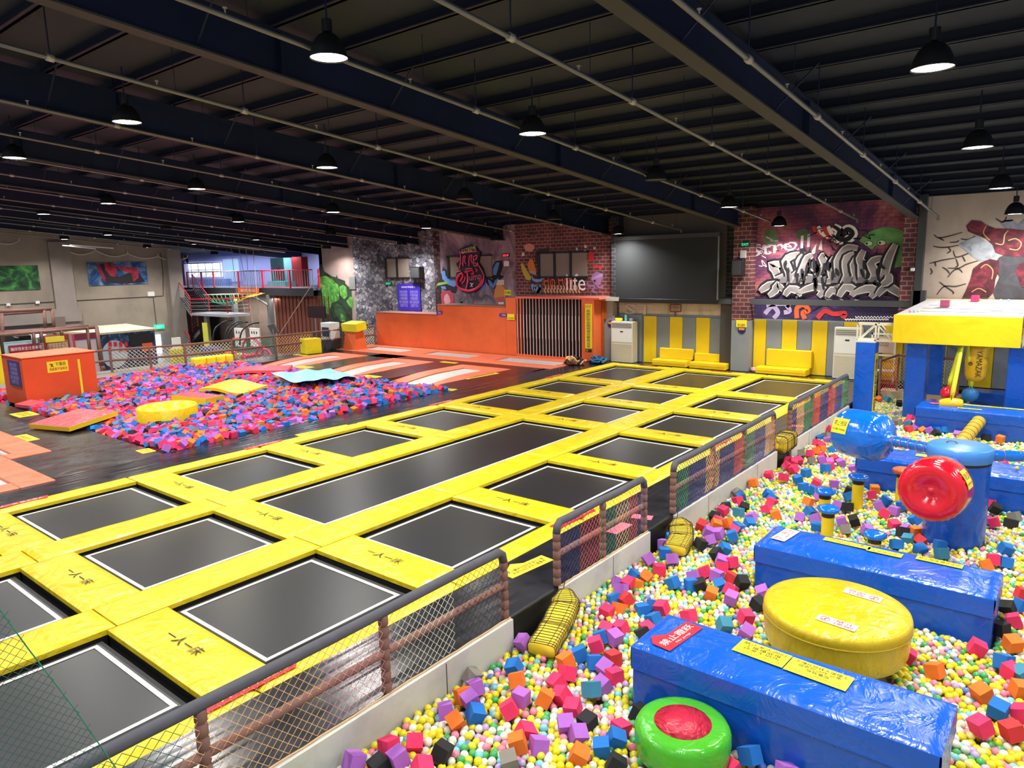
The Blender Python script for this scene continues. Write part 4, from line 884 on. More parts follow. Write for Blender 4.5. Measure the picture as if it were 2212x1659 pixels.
# ================================================================ foam cubes and balls of the ball pit
def cube_mesh(k, s, name='foam_cube'):
    h = s/2; me = bpy.data.meshes.new(name); me.from_pydata([(x, y, z) for z in (-h, h) for y in (-h, h) for x in (-h, h)], [], [(0, 2, 3, 1), (4, 5, 7, 6), (0, 1, 5, 4), (2, 6, 7, 3), (0, 4, 6, 2), (1, 3, 7, 5)])
    me.materials.append(FOAM[k]); return me
CM = {k: cube_mesh(k, .15) for k in FOAM}
def inside(x, y, pad=0):
    for f in FOOT:
        if f[0] == 'r' and f[1]-pad < x < f[2]+pad and f[3]-pad < y < f[4]+pad: return True
        if f[0] == 'c' and math.hypot(x-f[1], y-f[2]) < f[3]+pad: return True
    return False
LM = [((12.28, 2.4), 'the green disc'), ((10.1, 3.4), 'the front netted foam roll'), ((10.1, 6.9), 'the second netted foam roll'), ((12.9, 4.8), 'the big yellow podium'), ((11.5, 3.3), 'the left end of the front blue bench'), ((14.4, 3.3), 'the right end of the front blue bench'), ((11.4, 6.8), 'the left end of the second blue bench'), ((14.4, 6.8), 'the right end of the second blue bench'), ((13.43, 9.7), 'the hammer tower'), ((11.9, 9.6), 'the mushroom posts'), ((11.4, 12.2), 'the left end of the bench behind the tower'), ((9.8, 1.2), 'the foreground kick board'), ((9.8, 9.6), 'the third kick board'), ((9.8, 14.5), 'the far kick board'), ((9.8, 5.4), 'the second kick board'), ((10.0, 18.7), 'the front canopy column'), ((13.0, 15.8), 'the striped roller'), ((11.2, 20.2), 'the middle canopy column')]
def landmark(x, y):
    l = min(LM, key=lambda l: math.hypot(x-l[0][0], y-l[0][1])); return l[1], math.hypot(x-l[0][0], y-l[0][1])
picks = []
def pk(ox, oy, s, txt):
    for it in txt.split():
        a, b, k = it.split(','); picks.append((ox+float(a)/s, oy+float(b)/s, k))
pk(1100, 1104, 2.99, '1045,180,b 1000,215,v 1005,255,b 1055,300,v 900,295,v 970,360,p 1235,205,k 1390,230,b 1340,270,k 1370,315,v 1435,320,p 1375,360,p 1265,385,p 1190,405,v 1340,410,v 1435,410,r 1505,450,k 1365,465,b 1430,490,p 1175,460,b 1235,470,k 1305,515,o 1640,500,v 1435,555,v 1610,585,k 880,410,o 810,410,b 700,445,v 775,460,p 815,455,o 725,500,v 1055,440,b 680,555,b 755,570,r 710,610,o 630,635,p 860,630,b 935,590,b 985,625,p 935,680,b 1160,675,p 1390,725,t 1530,670,p 1535,755,v 720,740,p 620,750,p 590,800,b 680,815,v 560,865,p 460,895,b 550,955,b 670,935,r 620,995,v 680,1040,p 365,945,o 375,1030,p 305,1080,p 600,1110,v 530,1150,t 335,1170,p 230,1200,o 75,1200,v 50,1085,o 30,990,b 90,840,v 410,1260,p 505,1330,k 365,1370,v 445,1420,v 720,1380,p 690,1450,b 600,1500,b 845,1285,k 105,1405,p 190,1490,v 55,1500,o 450,1560,o 690,1620,k 1420,1625,p 1555,1575,b 865,780,k 890,740,p 0,1260,p')
pk(0, 0, 1, '1020,1455,g 1027,1477,v 1000,1497,o 1016,1512,v 962,1525,v 984,1548,o 1027,1534,b 895,1600,p 840,1610,p 765,1642,v 818,1643,k 860,1637,v 912,1652,p 955,1622,k 1100,1638,g 1270,1552,k 1135,1500,v 1700,1659,v 1240,1535,p 1215,1560,v')
pk(1472, 850, 2.99, '935,210,p 925,228,p 880,275,b 945,295,v 980,300,t 1000,330,o 905,330,p 970,355,b 830,380,p 870,360,o 905,345,o 775,385,g 695,420,p 755,425,p 720,440,p 840,425,g 905,415,v 915,395,p 985,410,r 725,480,p 1030,440,v 955,465,p 930,480,b 685,460,p 565,515,p 660,540,p 465,575,o 870,570,p 985,580,v 850,610,b 560,645,b 590,660,b 820,680,o 895,655,v 365,680,p 285,720,k 385,655,b 340,640,g 405,720,k 270,750,p 370,760,t 550,735,p 585,690,p 610,765,o 450,790,v 440,820,b 215,795,k 235,815,p 225,850,o 300,835,o 335,870,p 360,850,b 130,835,r 240,905,v 190,930,v 175,895,v 330,915,b 280,990,b 225,1035,k 255,1075,v 325,1075,p 1085,620,k 1080,665,b 1010,710,v 1075,725,k 830,750,b 765,785,v 865,800,v 875,845,b 1115,820,k 1060,860,g 1035,815,v 1250,605,o 1230,655,p 1320,690,b 1275,710,v 1375,745,v 1310,770,p 1420,715,b 1480,670,o 1490,720,p 1540,715,p 1510,800,b 1475,630,v 1375,840,p 1450,865,v 1430,890,k 1505,875,o 1465,935,t 1540,940,r 1390,960,b 1545,995,b 1670,980,b 1680,1035,t 2015,1070,p 2100,1075,b 1970,1110,o 2020,830,p 2130,820,k 2150,790,g 2030,740,k 2030,685,b 2030,640,o 1990,710,p 2100,700,g 2195,685,b 1960,800,v 1480,150,p 1465,190,t 1380,165,g 1510,215,v 1560,230,o 1600,240,v 1645,235,b 1700,235,b 1810,215,o 1980,215,p 2060,290,o 2040,260,b 2120,270,v 2160,265,b 1940,245,p 2000,235,r 1530,345,o 1450,300,v 1380,310,b 1200,870,v 1110,470,v 2160,390,g 1940,390,p 1660,225,k 2190,250,r 2100,240,b 1760,235,p')
pk(1600, 1120, 2.074, '870,670,o 1060,575,p 1220,555,o 1180,640,b 1215,680,p 1080,775,o 1155,850,b 1255,755,o 1075,930,p 745,600,p 1195,395,k 1225,450,p 1165,490,k 1260,385,b 1265,335,r 1262,700,t 1262,860,p 1215,945,r')
cubes = []
for px, py, k in picks:
    q = onz(px, py, -.24)
    if inside(q.x, q.y, -.02) or q.x < 9.86: q.x = max(q.x, 9.9)
    if any(math.hypot(q.x-c[0], q.y-c[1]) < .085 for c in cubes): continue
    cubes.append((q.x, q.y, k))
kk = 'ppbbvvookgtr'
tries = 0
while len(cubes) < 296 and tries < 6000:
    tries += 1
    x = random.uniform(9.9, 14.2); y = random.uniform(12.9, 22.0) if random.random() < .8 else random.uniform(8, 12)
    if x > 12.6 and random.random() < .5 and y > 16: continue
    p = proj((x, y, -.3))
    if p is None or p[0] > 2200 or inside(x, y, .1) or any(math.hypot(x-c[0], y-c[1]) < .19 for c in cubes): continue
    if y < 12.9 and not (10.0 < x < 10.8 or x > 14): continue
    cubes.append((x, y, random.choice(kk)))
CG = {}
for (x, y, k) in cubes:
    o = bpy.data.objects.new('foam_cube', CM[k]); COL.objects.link(o)
    o.location = (x, y, -.275+random.uniform(-.02, .04)); o.rotation_euler = (random.uniform(-.5, .5), random.uniform(-.5, .5), random.uniform(0, PI))
    lm, d_ = landmark(x, y); CG.setdefault((k, lm), []).append((d_, len(CG), o)); o['category'] = 'foam cube'
for (k, lm), l in CG.items():
    l.sort(key=lambda a: a[0]); same = 'foam cubes lying on the plastic balls'
    for i, (_, _, o) in enumerate(l):
        tag(o, '%s foam cube %s %s' % (N_FOAM[k], (['closest to', 'second closest to', 'third closest to']+['%s closest to' % w for w in ORD[3:]])[i] if len(l) > 1 else 'near', lm), None, same)
# balls
def ico(sub):
    import bmesh
    bm = bmesh.new(); bmesh.ops.create_icosphere(bm, subdivisions=sub, radius=1); v = np.array([tuple(x.co) for x in bm.verts]); f = np.array([[a.index for a in q.verts] for q in bm.faces]); bm.free(); return v, f
ICO = {1: ico(1), 2: ico(2), 3: ico(3)}
RB = .0415
cub = np.array([(c[0], c[1]) for c in cubes])
balls = []
sp = RB*2.0
def inview(x, y, z=-.33, m=160):
    p = proj((x, y, z)); return p is not None and -m < p[0] < 2212+m and -m < p[1] < 1659+m*1.3
for layer in (0, 1):
    j = 0; y = -1.6+(sp*.5 if layer else 0)
    while y < 22.25:
        x = 9.84+(sp/2 if j % 2 else 0)+(sp*.5 if layer else 0)
        while x < 18:
            if inview(x, y):
                if not inside(x, y, .012):
                    hx = .028*math.sin(x*1.9+1)*math.cos(y*1.3)+.02*math.sin(x*4.1+y*3.3)
                    balls.append((x+random.uniform(-.016, .016), y+random.uniform(-.016, .016), -.36+hx+random.uniform(-.022, .02)-layer*.06, layer))
            x += sp
        y += sp*.87; j += 1
balls = np.array(balls)
if len(cub):
    keep = np.ones(len(balls), bool)
    for i0 in range(0, len(balls), 4000):
        b = balls[i0:i0+4000]; d2 = ((b[:, None, :2]-cub[None])**2).sum(2).min(1); keep[i0:i0+4000] = d2 > .07**2
    balls = balls[keep]
dist = np.linalg.norm(balls[:, :3]-np.array(CAM)[None], axis=1)
colw = np.array([w for _, _, w in C_BALL]); colw = colw/colw.sum()
bc = RS.choice(len(C_BALL), len(balls), p=colw)
cand = []
for i in np.argsort(dist):
    if balls[i, 3] > 0: continue
    p = proj(balls[i, :3])
    if p is None or not (5 < p[0] < 2207 and 5 < p[1] < 1655): continue
    # skip balls hidden behind a seat, bench or the fence
    hid = False; s = Vector(balls[i, :3]); dv = CAM-s
    for tt in np.linspace(.01, .14, 14):
        q = s+dv*tt
        if q.z < .34 and inside(q.x, q.y, -.02): hid = True; break
    if s.x < 9.87: hid = True
    if not hid: cand.append(i)
    if len(cand) >= 300: break
BM = []
for ci in range(len(C_BALL)):
    me = bpy.data.meshes.new('plastic_ball'); me.from_pydata((ICO[3][0]*RB).tolist(), [], ICO[3][1].tolist()); me.materials.append(BALLM[ci]); me.polygons.foreach_set('use_smooth', [True]*len(me.polygons)); BM.append(me)
for i in cand:
    o = bpy.data.objects.new('plastic_ball', BM[bc[i]]); COL.objects.link(o); o.location = tuple(balls[i, :3])
    lm = landmark(balls[i, 0], balls[i, 1])[0]; n = C_BALL[bc[i]][0]
    tag(o, 'small %s plastic ball among others near %s' % (n, lm), 'ball', '%s plastic balls near %s' % (n, lm))
rest = np.ones(len(balls), bool); rest[cand] = False
def bigmesh(name, groups, mats, smooth=True):
    V = []; Fc = []; MI = []; off = 0
    for (v, f, mi) in groups:
        V.append(v.reshape(-1, 3)); Fc.append((f+off).reshape(-1, f.shape[-1])); MI.append(mi); off += V[-1].shape[0]
    V = np.concatenate(V); MI = np.concatenate(MI); n = Fc[0].shape[1]; Fa = np.concatenate(Fc)
    me = bpy.data.meshes.new(name); me.vertices.add(len(V)); me.vertices.foreach_set('co', V.astype(np.float32).ravel())
    me.loops.add(Fa.size); me.loops.foreach_set('vertex_index', Fa.astype(np.int32).ravel())
    me.polygons.add(len(Fa)); me.polygons.foreach_set('loop_start', np.arange(0, Fa.size, n, dtype=np.int32))
    me.update(calc_edges=True)
    for m in mats: me.materials.append(m)
    me.polygons.foreach_set('material_index', MI.astype(np.int32)); me.polygons.foreach_set('use_smooth', np.full(len(Fa), smooth))
    me.update(); o = bpy.data.objects.new(name, me); COL.objects.link(o); return o
groups = []
for lod, sel in ((2, rest & (dist < 9.5) & (balls[:, 3] == 0)), (1, rest & ((dist >= 9.5) | (balls[:, 3] == 1)))):
    idx = np.where(sel)[0]; v, f = ICO[lod]; v = v*RB*(1.0 if lod > 1 else 1.04)
    P3 = balls[idx, :3][:, None, :]+v[None]; F3 = f[None]+(np.arange(len(idx))*len(v))[:, None, None]
    groups.append((P3, F3, np.repeat(bc[idx], len(f))))
print('balls', len(balls), 'cubes', len(cubes))
tag(bigmesh('plastic_balls', groups, BALLM), 'thousands of pastel plastic balls filling the pit right of the fence', 'balls', kind='stuff')
# ================================================================ foam pit
fp = []
y = 4.5
KEEP = []
def pitfree(x, y):
    for (a, b, c_, d_) in ((-13.85, -11.8, 4.3, 6.95),):
        if a-.05 < x < b+.05 and c_ < y < d_+.05: return False
    for (xa, xb) in ((-14.2, -11.6), (-9.8, -7.2), (-5.55, -2.9)):
        if xa < x < xb and y > 13.75: return False
    if math.hypot(x+5.45, y-6.25) < .80: return False
    return True
while y < 14.0:
    x = -15.55
    while x < -1.85:
        if pitfree(x, y):
            hz = .07*math.sin(x*.9)*math.cos(y*.8)
            fp.append((x+random.uniform(-.05, .05), y+random.uniform(-.05, .05), .02+hz+random.uniform(-.06, .06)))
            fp.append((x+.1+random.uniform(-.05, .05), y+.1+random.uniform(-.05, .05), -.13+hz+random.uniform(-.03, .03)))
        x += .198
    y += .192
fp = np.array(fp); fp[:, 0] = np.clip(fp[:, 0], -15.5, -1.9); fp[:, 1] = np.clip(fp[:, 1], 4.5, 13.92)
dd = np.linalg.norm(fp-np.array(CAM)[None], axis=1)
vis = []
keys = list(FOAM); kw = np.array([.27, .21, .19, .13, .07, .06, .04, .03]); fk = RS.choice(len(keys), len(fp), p=kw/kw.sum())
PS = .165
rs = np.ones(len(fp), bool); idx = np.where(rs)[0]
h = PS/2; cv = np.array([(x, y, z) for z in (-h, h) for y in (-h, h) for x in (-h, h)]); cf = np.array([(0, 2, 3, 1), (4, 5, 7, 6), (0, 1, 5, 4), (2, 6, 7, 3), (0, 4, 6, 2), (1, 3, 7, 5)])
Rm = np.array([np.array(Euler(tuple(RS.uniform(0, PI, 3))).to_matrix()) for _ in idx])
P3 = np.einsum('nij,kj->nki', Rm, cv)+fp[idx][:, None, :]; F3 = cf[None]+(np.arange(len(idx))*8)[:, None, None]
tag(bigmesh('foam_cubes', [(P3, F3, np.repeat(fk[idx], 6))], [FOAM[k] for k in keys], smooth=False), 'thousands of pink, violet, blue and orange foam cubes filling the far pit', 'foam cubes', kind='stuff')
# things lying in the foam pit
t = thing('round_tub', 'round yellow soft tub half sunk in the foam cubes', 'soft play tub', (-5.45, 6.25, -.5))
cT = (-5.45, 6.25, 0)
MB().lathe([(.74, -.4), (.80, -.2), (.80, .38), (.77, .41), (.70, .39), (.64, .22), (.5, .14), (.001, .12)], cT, 56).build('cover', vinyl('yellow_seat_vinyl', (228, 196, 12), .28, .55, 4), t, smooth=True)
def mat_slab(name, lab, c, size, eul, m1, m2, nv=10, wave=.0):
    t = thing(name, lab, 'crash mat', c); R = Euler(eul).to_matrix(); c = Vector(c); sx, sy, sz = size
    def f(u, v, s=1): return c+R @ Vector(((u-.5)*sx, (v-.5)*sy, s*sz/2+wave*math.sin(u*PI*1.6)))
    m = MB(); m.grid(lambda u, v: f(u, v, 1), nv, nv); m.grid(lambda u, v: f(u, 1-v, -1), nv, nv); m.build('cover', m1, t, smooth=True)
    e = MB()
    for g in (lambda u, v: f(u, 0, 2*v-1), lambda u, v: f(1-u, 1, 2*v-1), lambda u, v: f(0, 1-u, 2*v-1), lambda u, v: f(1, u, 2*v-1)): e.grid(g, nv, 1)
    e.build('edge', m2, t); return t
mat_slab('crash_mat', 'wavy yellow mat lying on the foam cubes', (-7.7, 9.6, .22), (1.75, 1.35, .1), (.05, .02, .35), YELB, YELB, 12, .07)
mat_slab('crash_mat', 'pink topped mat with a yellow edge beside the round yellow tub', (-6.6, 7.75, .2), (1.3, .8, .3), (-.05, .06, .35), PINKM, YELB)
q = mat_slab('crash_mat', 'pink mat with a yellow handle edge leaning on the near edge of the foam pit', (-6.95, 4.35, .17), (1.7, 1.45, .12), (.1, -.02, .25), PINKM, YELB)
mat_slab('crash_mat', 'large flat pink mat at the far side of the foam pit', (-10.8, 12.6, .2), (2.2, 1.2, .1), (.03, -.03, .8), vinyl('deep_pink_mat', (224, 60, 84), .35, .5), PINKM, 10, .04)
mat_slab('crash_mat', 'small pink mat at the left corner of the foam pit', (-11.1, 4.6, .12), (.9, .5, .1), (.1, 0, .2), PINKM, PINKM)
t = thing('plastic_sheet', 'crumpled pale blue sheet draped off the middle lane into the foam pit', 'sheet', (-7.9, 13.2, 0))
A0, A1, B0, B1 = onz(586, 811, .3), onz(715, 795, .2), onz(655, 830, .28), onz(772, 812, .22)
def f(u, v):
    p = A0.lerp(A1, u).lerp(B0.lerp(B1, u), v); p.z += .05*math.sin(u*14+v*3)*math.sin(v*6+u*3)+.12*(1-u)*(v-.5)**2*4-.02; return p
MB().grid(f, 40, 20).build('sheet', SKY, t, smooth=True)
def f2(u, v): p = f(u, v); return (p[0], p[1], p[2]-.012)
# ================================================================ back wall: padding, murals, signs
def W(px, py, y=YW): q = ony(px, py, y); return Vector((q.x, y, q.z))
NB = (0, -1, 0)
def wx(px, py=690, y=YW): return ony(px, py, y).x
# striped wall pads
def pads(edges, y=YW-.06, z1=1.9):
    n = 0
    for (a, b, c) in edges:
        m = MB().box(a+.006, b-.006, y, YW, 0, z1).build('wall_pad', YELP if c == 'y' else GREYP, bevel=.012)
        tag(m, '', 'wall pad', 'striped wall pads'); n += 1; m['_p'] = (a+b)/2; m['_c'] = c; PADS.append(m)
PADS = []
seq = [(1392, 'y'), (1420, 'g'), (1448, 'y'), (1476, 'g'), (1505, 'y'), (1535, 'g'), (1564, 'y')]
xs = [wx(p) for p, _ in seq]+[4.48]
pads([(xs[i], xs[i+1], seq[i][1]) for i in range(7)])
seq2 = [(1627, 'y'), (1657, 'g'), (1691, 'y'), (1724, 'g'), (1756, 'y'), (1790, 'g')]
xs = [5.2]+[wx(p) for p, _ in seq2[1:]]+[8.3]
pads([(xs[i], xs[i+1], seq2[i][1]) for i in range(6)])
x = 8.3; c = 'y'; L = []
while x < 15.5: L.append((x, x+.62, c)); x += .62; c = 'g' if c == 'y' else 'y'
pads(L)
pads([(-.55, .55, 'g')], z1=1.95)
for nm, sel in (('between the projection screen and the brick column', lambda p: p < 4.5), ('under the purple graffiti mural', lambda p: 4.5 < p < 8.3), ('behind the canopy and its columns', lambda p: p > 8.3)):
    s_ = sorted([m for m in PADS if sel(m['_p'])], key=lambda m: m['_p'])
    for c, cn in (('y', 'yellow'), ('g', 'grey')):
        ss = [m for m in s_ if m['_c'] == c]
        for i, m in enumerate(ss): m['label'] = '%s wall pad %s, %s from the left' % (cn, nm, ORD[i])
for m in PADS: del m['_p']; del m['_c']
# benches of stacked yellow mats
def ybench(x0, x1, lab, back=True, h=.42, dx=.1):
    t = thing('padded_bench', lab, 'bench', ((x0+x1)/2, 22.6, 0), 'yellow padded benches at the back wall')
    MB().box(x0-dx, x1-.05, 22.42, 22.98, 0, .24).build('seat', YELP, t, bevel=.03); 
    if back: MB().box(x0, x1, 22.86, 23.03, .24, .24+h).build('backrest', YELP, t, bevel=.03)
    MB().box(x0-dx+.02, x1-.07, 22.405, 22.42, .11, .13).build('seam', mat('yellow_seam', (200, 166, 20), .4), t)
ybench(1.45, 2.87, 'left yellow padded bench of stacked mats'); ybench(2.95, 4.45, 'middle yellow padded bench beside the brick column', True, .3, .0); ybench(5.75, 7.35, 'right yellow padded bench with a tall backrest', True, .62, .22)
# big horizontal rail, screen
tag(MB().box(-.3, 10.4, YW-.42, YW-.32, 2.47, 2.66).build('screen_rail', mat('rail_grey', (70, 72, 74), .6)), 'long dark grey horizontal rail running under the screen and across the mural', 'beam')
t = thing('projection_screen', 'large dark projection screen hanging on the back wall', 'screen', (1.7, YW-.5, 2.4))
MB().box(-.42, 3.95, YW-.52, YW-.5, 2.62, 4.98).build('screen_cloth', SCREEN, t); MB().box(-.5, 4.0, YW-.56, YW-.42, 4.95, 5.1).build('housing', DGRY, t); MB().box(-.45, 3.97, YW-.54, YW-.49, 2.46, 2.63).build('bottom_bar', BLK, t, bevel=.02); MB().box(3.93, 3.98, YW-.53, YW-.49, 2.62, 4.98).build('side_edge', GREY, t)
struct('trim_70', MB().box(4.0, 4.5, YW-.3, YW, 2.7, zt), mat('dark_recess', (70, 64, 60), .8))
m = MB().text('ST', W(1380, 668, YW-.02), (1, 0, 0), (0, 0, 1), 1.3, .42, lift=.02); tag(m.build('mural_letters', mat('pink_white_paint', (222, 196, 182), .8)), 'pale pink letters on the dripping paint mural', 'lettering')
t = thing('basketball_drawing', 'red outline drawing of a basketball backboard under the screen', 'wall drawing', W(1459, 670))
fr = MB(); P_ = [W(1448, 658, YW-.03), W(1471, 658, YW-.03), W(1471, 673, YW-.03), W(1448, 673, YW-.03)]
for a, b in zip(P_, P_[1:]+P_[:1]): fr.stroke([a, b], .04, NB, .01)
fr.stroke([W(1459, 672, YW-.03), W(1459, 684, YW-.03)], .05, NB, .012); fr.build('outline', mat('brick_red_paint', (140, 62, 50), .8), t); MB().text('SLAMDUNK', W(1459, 664, YW-.03), (1, 0, 0), (0, 0, 1), .38, .1, lift=.012).build('lettering', mat('brick_red_paint', (140, 62, 50), .8), t)
# ---- purple graffiti mural
t = thing('graffiti_mural', 'huge silver and black graffiti lettering painted on the purple brick mural', 'graffiti', (7.6, YW, 2.0))
BK = mat('graffiti_black', (20, 16, 26), .8); SV = mat('graffiti_silver', (134, 126, 126), .8, 0, .4, 1.6); SV2 = mat('graffiti_pale', (206, 198, 192), .8); SVD = mat('graffiti_dark_silver', (104, 98, 104), .8, 0, .15, 3)
gs = 3.1725
def g(*p): return [W(1580+a/gs, 470+b/gs) for a, b in p]
LET = [[(330, 520), (320, 440), (300, 360), (262, 330), (340, 322), (372, 290)], [(300, 420), (380, 400), (420, 330), (440, 250)], [(360, 530), (400, 470), (392, 380), (372, 300), (420, 262), (470, 250)], [(420, 400), (470, 360), (470, 300), (500, 262)], [(480, 460), (470, 400), (500, 330), (530, 270), (560, 260)],
 [(520, 460), (530, 400), (560, 420), (600, 370), (560, 340), (545, 300)], [(610, 460), (600, 390), (640, 330), (620, 270), (640, 250)], [(640, 440), (700, 420), (690, 350), (720, 280), (690, 300), (660, 360)], [(720, 440), (740, 370), (730, 300), (760, 240), (810, 210), (860, 205)], [(760, 460), (790, 400), (780, 330), (800, 270), (840, 250)],
 [(830, 460), (850, 400), (840, 320), (870, 260)], [(900, 450), (890, 390), (900, 320), (880, 280), (905, 220)], [(905, 440), (960, 440), (980, 380), (960, 320), (1000, 290), (1040, 280)], [(1010, 450), (1050, 410), (1060, 330), (1080, 260), (1130, 175)], [(190, 505), (260, 460), (360, 455)], [(250, 540), (300, 500), (310, 460), (350, 500)], [(360, 540), (400, 490), (470, 500), (460, 540)], [(480, 505), (560, 480), (640, 500), (600, 535)], [(650, 540), (690, 490), (740, 500), (720, 460)], [(740, 540), (790, 480), (850, 500), (830, 540)], [(860, 520), (930, 480), (990, 500), (960, 545)], [(1000, 530), (1060, 470), (1120, 500), (1200, 555)], [(1040, 460), (1090, 430), (1080, 380)]]
b1_ = MB(); b2_ = MB(); b3_ = MB(); b4_ = MB()
def wt(n, w): return [w*(.35+.65*math.sin(PI*(.12+.76*i/(n-1)))) for i in range(n)]
def smooth(pts, k=4):
    out = []; P_ = [pts[0]]+list(pts)+[pts[-1]]
    for i in range(1, len(P_)-2):
        for j in range(k):
            s = j/k; a, b, c_, d_ = P_[i-1], P_[i], P_[i+1], P_[i+2]
            out.append(.5*((2*b)+(-a+c_)*s+(2*a-5*b+4*c_-d_)*s*s+(-a+3*b-3*c_+d_)*s**3))
    out.append(P_[-2]); return out
for i, l in enumerate(LET):
    q = smooth(g(*[(a+random.uniform(-9, 9), b+random.uniform(-7, 7)) for a, b in l for _ in (0,)]), 2); n = len(q)
    o_ = .012+.0032*i; b1_.stroke(q, wt(n, .46), NB, o_); b2_.stroke(q, wt(n, .29), NB, o_+.001); b3_.stroke(q, wt(n, .21), NB, o_+.002)
for l in ([(240, 300), (330, 350), (300, 400)], [(165, 512), (300, 440), (290, 560)], [(740, 260), (760, 195), (770, 270)], [(1040, 300), (1145, 165), (1080, 330)], [(1060, 430), (1230, 560), (1000, 530)], [(540, 650), (620, 585), (740, 640), (640, 600)], [(780, 585), (905, 655), (800, 590)], [(470, 600), (520, 560), (540, 600)], [(930, 580), (1020, 620), (960, 570)]):
    b1_.add([p+Vector((0, -.011, 0)) for p in g(*l)], [tuple(range(len(l)))])
for k in range(30):
    x = random.uniform(215, 1130); z = random.choice((random.uniform(215, 290), random.uniform(500, 560))); dx = random.uniform(-40, 40); hh = -random.uniform(40, 80) if z < 300 else random.uniform(20, 40)
    (b1_ if k % 2 else b2_).add([p+Vector((0, -.0115-.00001*k, 0)) for p in g((x-14, z), (x+14, z+6), (x+dx, z+hh))], [(0, 1, 2)])
for k in range(26):
    x = random.uniform(320, 1060); z = random.uniform(280, 440); q = smooth(g((x, z), (x+random.uniform(-14, 14), z+30), (x+random.uniform(-22, 22), z+random.uniform(50, 90))))
    b4_.stroke(q, wt(len(q), .1), NB, .076)
build_split(b1_, 'black_outline', BK, t); build_split(b2_, 'pale_outline', SV2, t); build_split(b3_, 'silver_fill', SV, t); build_split(b4_, 'inner_stroke', BK, t)
b5 = MB()
for k in range(9): 
    x = 330+k*88; q = g((x, 450), (x+50, 446), (x+60, 400), (x+15, 410)); b5.add([p+Vector((0, -.074, 0)) for p in q], [(0, 1, 2, 3)])
build_split(b5, 'dark_fill', SVD, t)
# doodles around it
t = thing('mural_doodles', 'painted green, red and white doodles above the silver graffiti lettering', 'graffiti', (7.6, YW, 4.2))
def blob(cx_, cy_, rx, ry, m_, nm, lift=.01, n=20, wob=.1, par=None, y=YW, s=1.0):
    P_ = [W(cx_+rx*math.cos(a)*(1+wob*math.sin(a*5+cx_)), cy_+ry*math.sin(a)*(1+wob*math.cos(a*4+cy_)), y)+Vector((0, -lift, 0)) for a in [2*PI*k/n for k in range(n)]]
    return MB().poly(P_[::-1]).build(nm, m_, par)
GP = mat('green_spray', (96, 150, 84), .85, 0, .3, 3); RP = mat('red_spray', (204, 52, 56), .85, 0, .15, 4); GD = mat('dark_green_spray', (72, 96, 62), .85, 0, .25, 4)
q = smooth(g((920, 190), (960, 150), (1060, 120), (1160, 150), (1190, 220), (1150, 280), (1080, 295)), 6)
MB().stroke(q, [.5]*len(q), NB, .006).build('green_ribbon', GP, t)
blob(1580+490/gs, 470+118/gs, 14, 13, GD, 'green_head', .008, par=t); blob(1580+270/gs, 470+135/gs, 16, 20, mat('olive_spray', (92, 110, 76), .85, 0, .3, 4), 'green_swirl', .007, par=t)
for (a, b) in ((940, 178), (1030, 173)):
    blob(1580+a/gs, 470+b/gs, 10, 6.2, BK, 'eye_rim', .014, wob=0, par=t); blob(1580+a/gs, 470+b/gs, 8.8, 5.2, mat('pale_spray', (190, 206, 170), .8), 'eye', .018, wob=0, par=t); blob(1580+(a-12)/gs, 470+b/gs, 2.6, 2.6, BK, 'pupil', .022, wob=0, par=t)
for k in range(5):
    q = smooth(g((560+k*34, 60), (590+k*34, 100+k*4), (650+k*30, 130+k*6), (740+k*14, 165))); MB().stroke(q, wt(len(q), .17), NB, .008+.001*k).build('striped_ribbon', WINK if k % 2 else RP, t)
for w_, mm_ in ((.22, WINK), (.1, BK)):
    q = smooth(g((700, 60), (740, 90), (730, 140), (790, 150), (830, 110), (800, 80), (770, 100), (785, 125))); MB().stroke(q, wt(len(q), w_*1.6), NB, .016 if mm_ is WINK else .022).build('swirl', mm_, t)
sc_ = MB()
for k in range(10):
    x = random.uniform(190, 450); z = random.uniform(140, 420) if x < 250 else random.uniform(130, 270); q = smooth(g(*[(x+random.uniform(-50, 60), z+random.uniform(-35, 35)) for _ in range(5)])); sc_.stroke(q, .035, NB, .01)
sc_.text('Stroll', W(1580+330/gs, 470+195/gs), (1, 0, .15), (0, 0, 1), 2.1, .45, lift=.012); sc_.build('white_scribble', mat('grey_white_spray', (200, 186, 192), .85), t)
bs_ = MB()
for k in range(14):
    x = random.uniform(560, 960); z = random.uniform(70, 200); q = smooth(g(*[(x+random.uniform(-45, 45), z+random.uniform(-25, 25)) for _ in range(4)])); bs_.stroke(q, .03, NB, .026)
build_split(bs_, 'dark_scribble', BK, t)
t = thing('lower_graffiti', 'orange and red graffiti pieces low on the dark purple mural', 'graffiti', (6, YW, 2))
for l, mm_ in (([(450, 690), (450, 620), (500, 600), (530, 640), (490, 650), (505, 695)], ORI), ([(590, 690), (640, 640), (700, 660), (780, 655), (760, 690)], RP), ([(230, 660), (280, 610), (320, 650), (290, 690)], mat('mauve_spray', (176, 160, 200), .85)), ([(380, 600), (400, 640), (360, 650)], mat('mauve_spray', (176, 160, 200), .85)), ([(240, 600), (360, 590), (400, 610)], mat('mauve_spray', (176, 160, 200), .85))):
    q = smooth(g(*l)); MB().stroke(q, [.16]*len(q), NB, .014).build('spray_piece', mm_, t)
zz_ = MB(); q = g(*[(850+i*11, 680+(8 if i % 2 else -4)) for i in range(26)]); zz_.stroke(q, .035, NB, .02); q = g(*[(780+i*9, 697+(5 if i % 2 else -3)) for i in range(34)]); zz_.stroke(q, .045, NB, .02); zz_.build('white_zigzag', WINK, t)
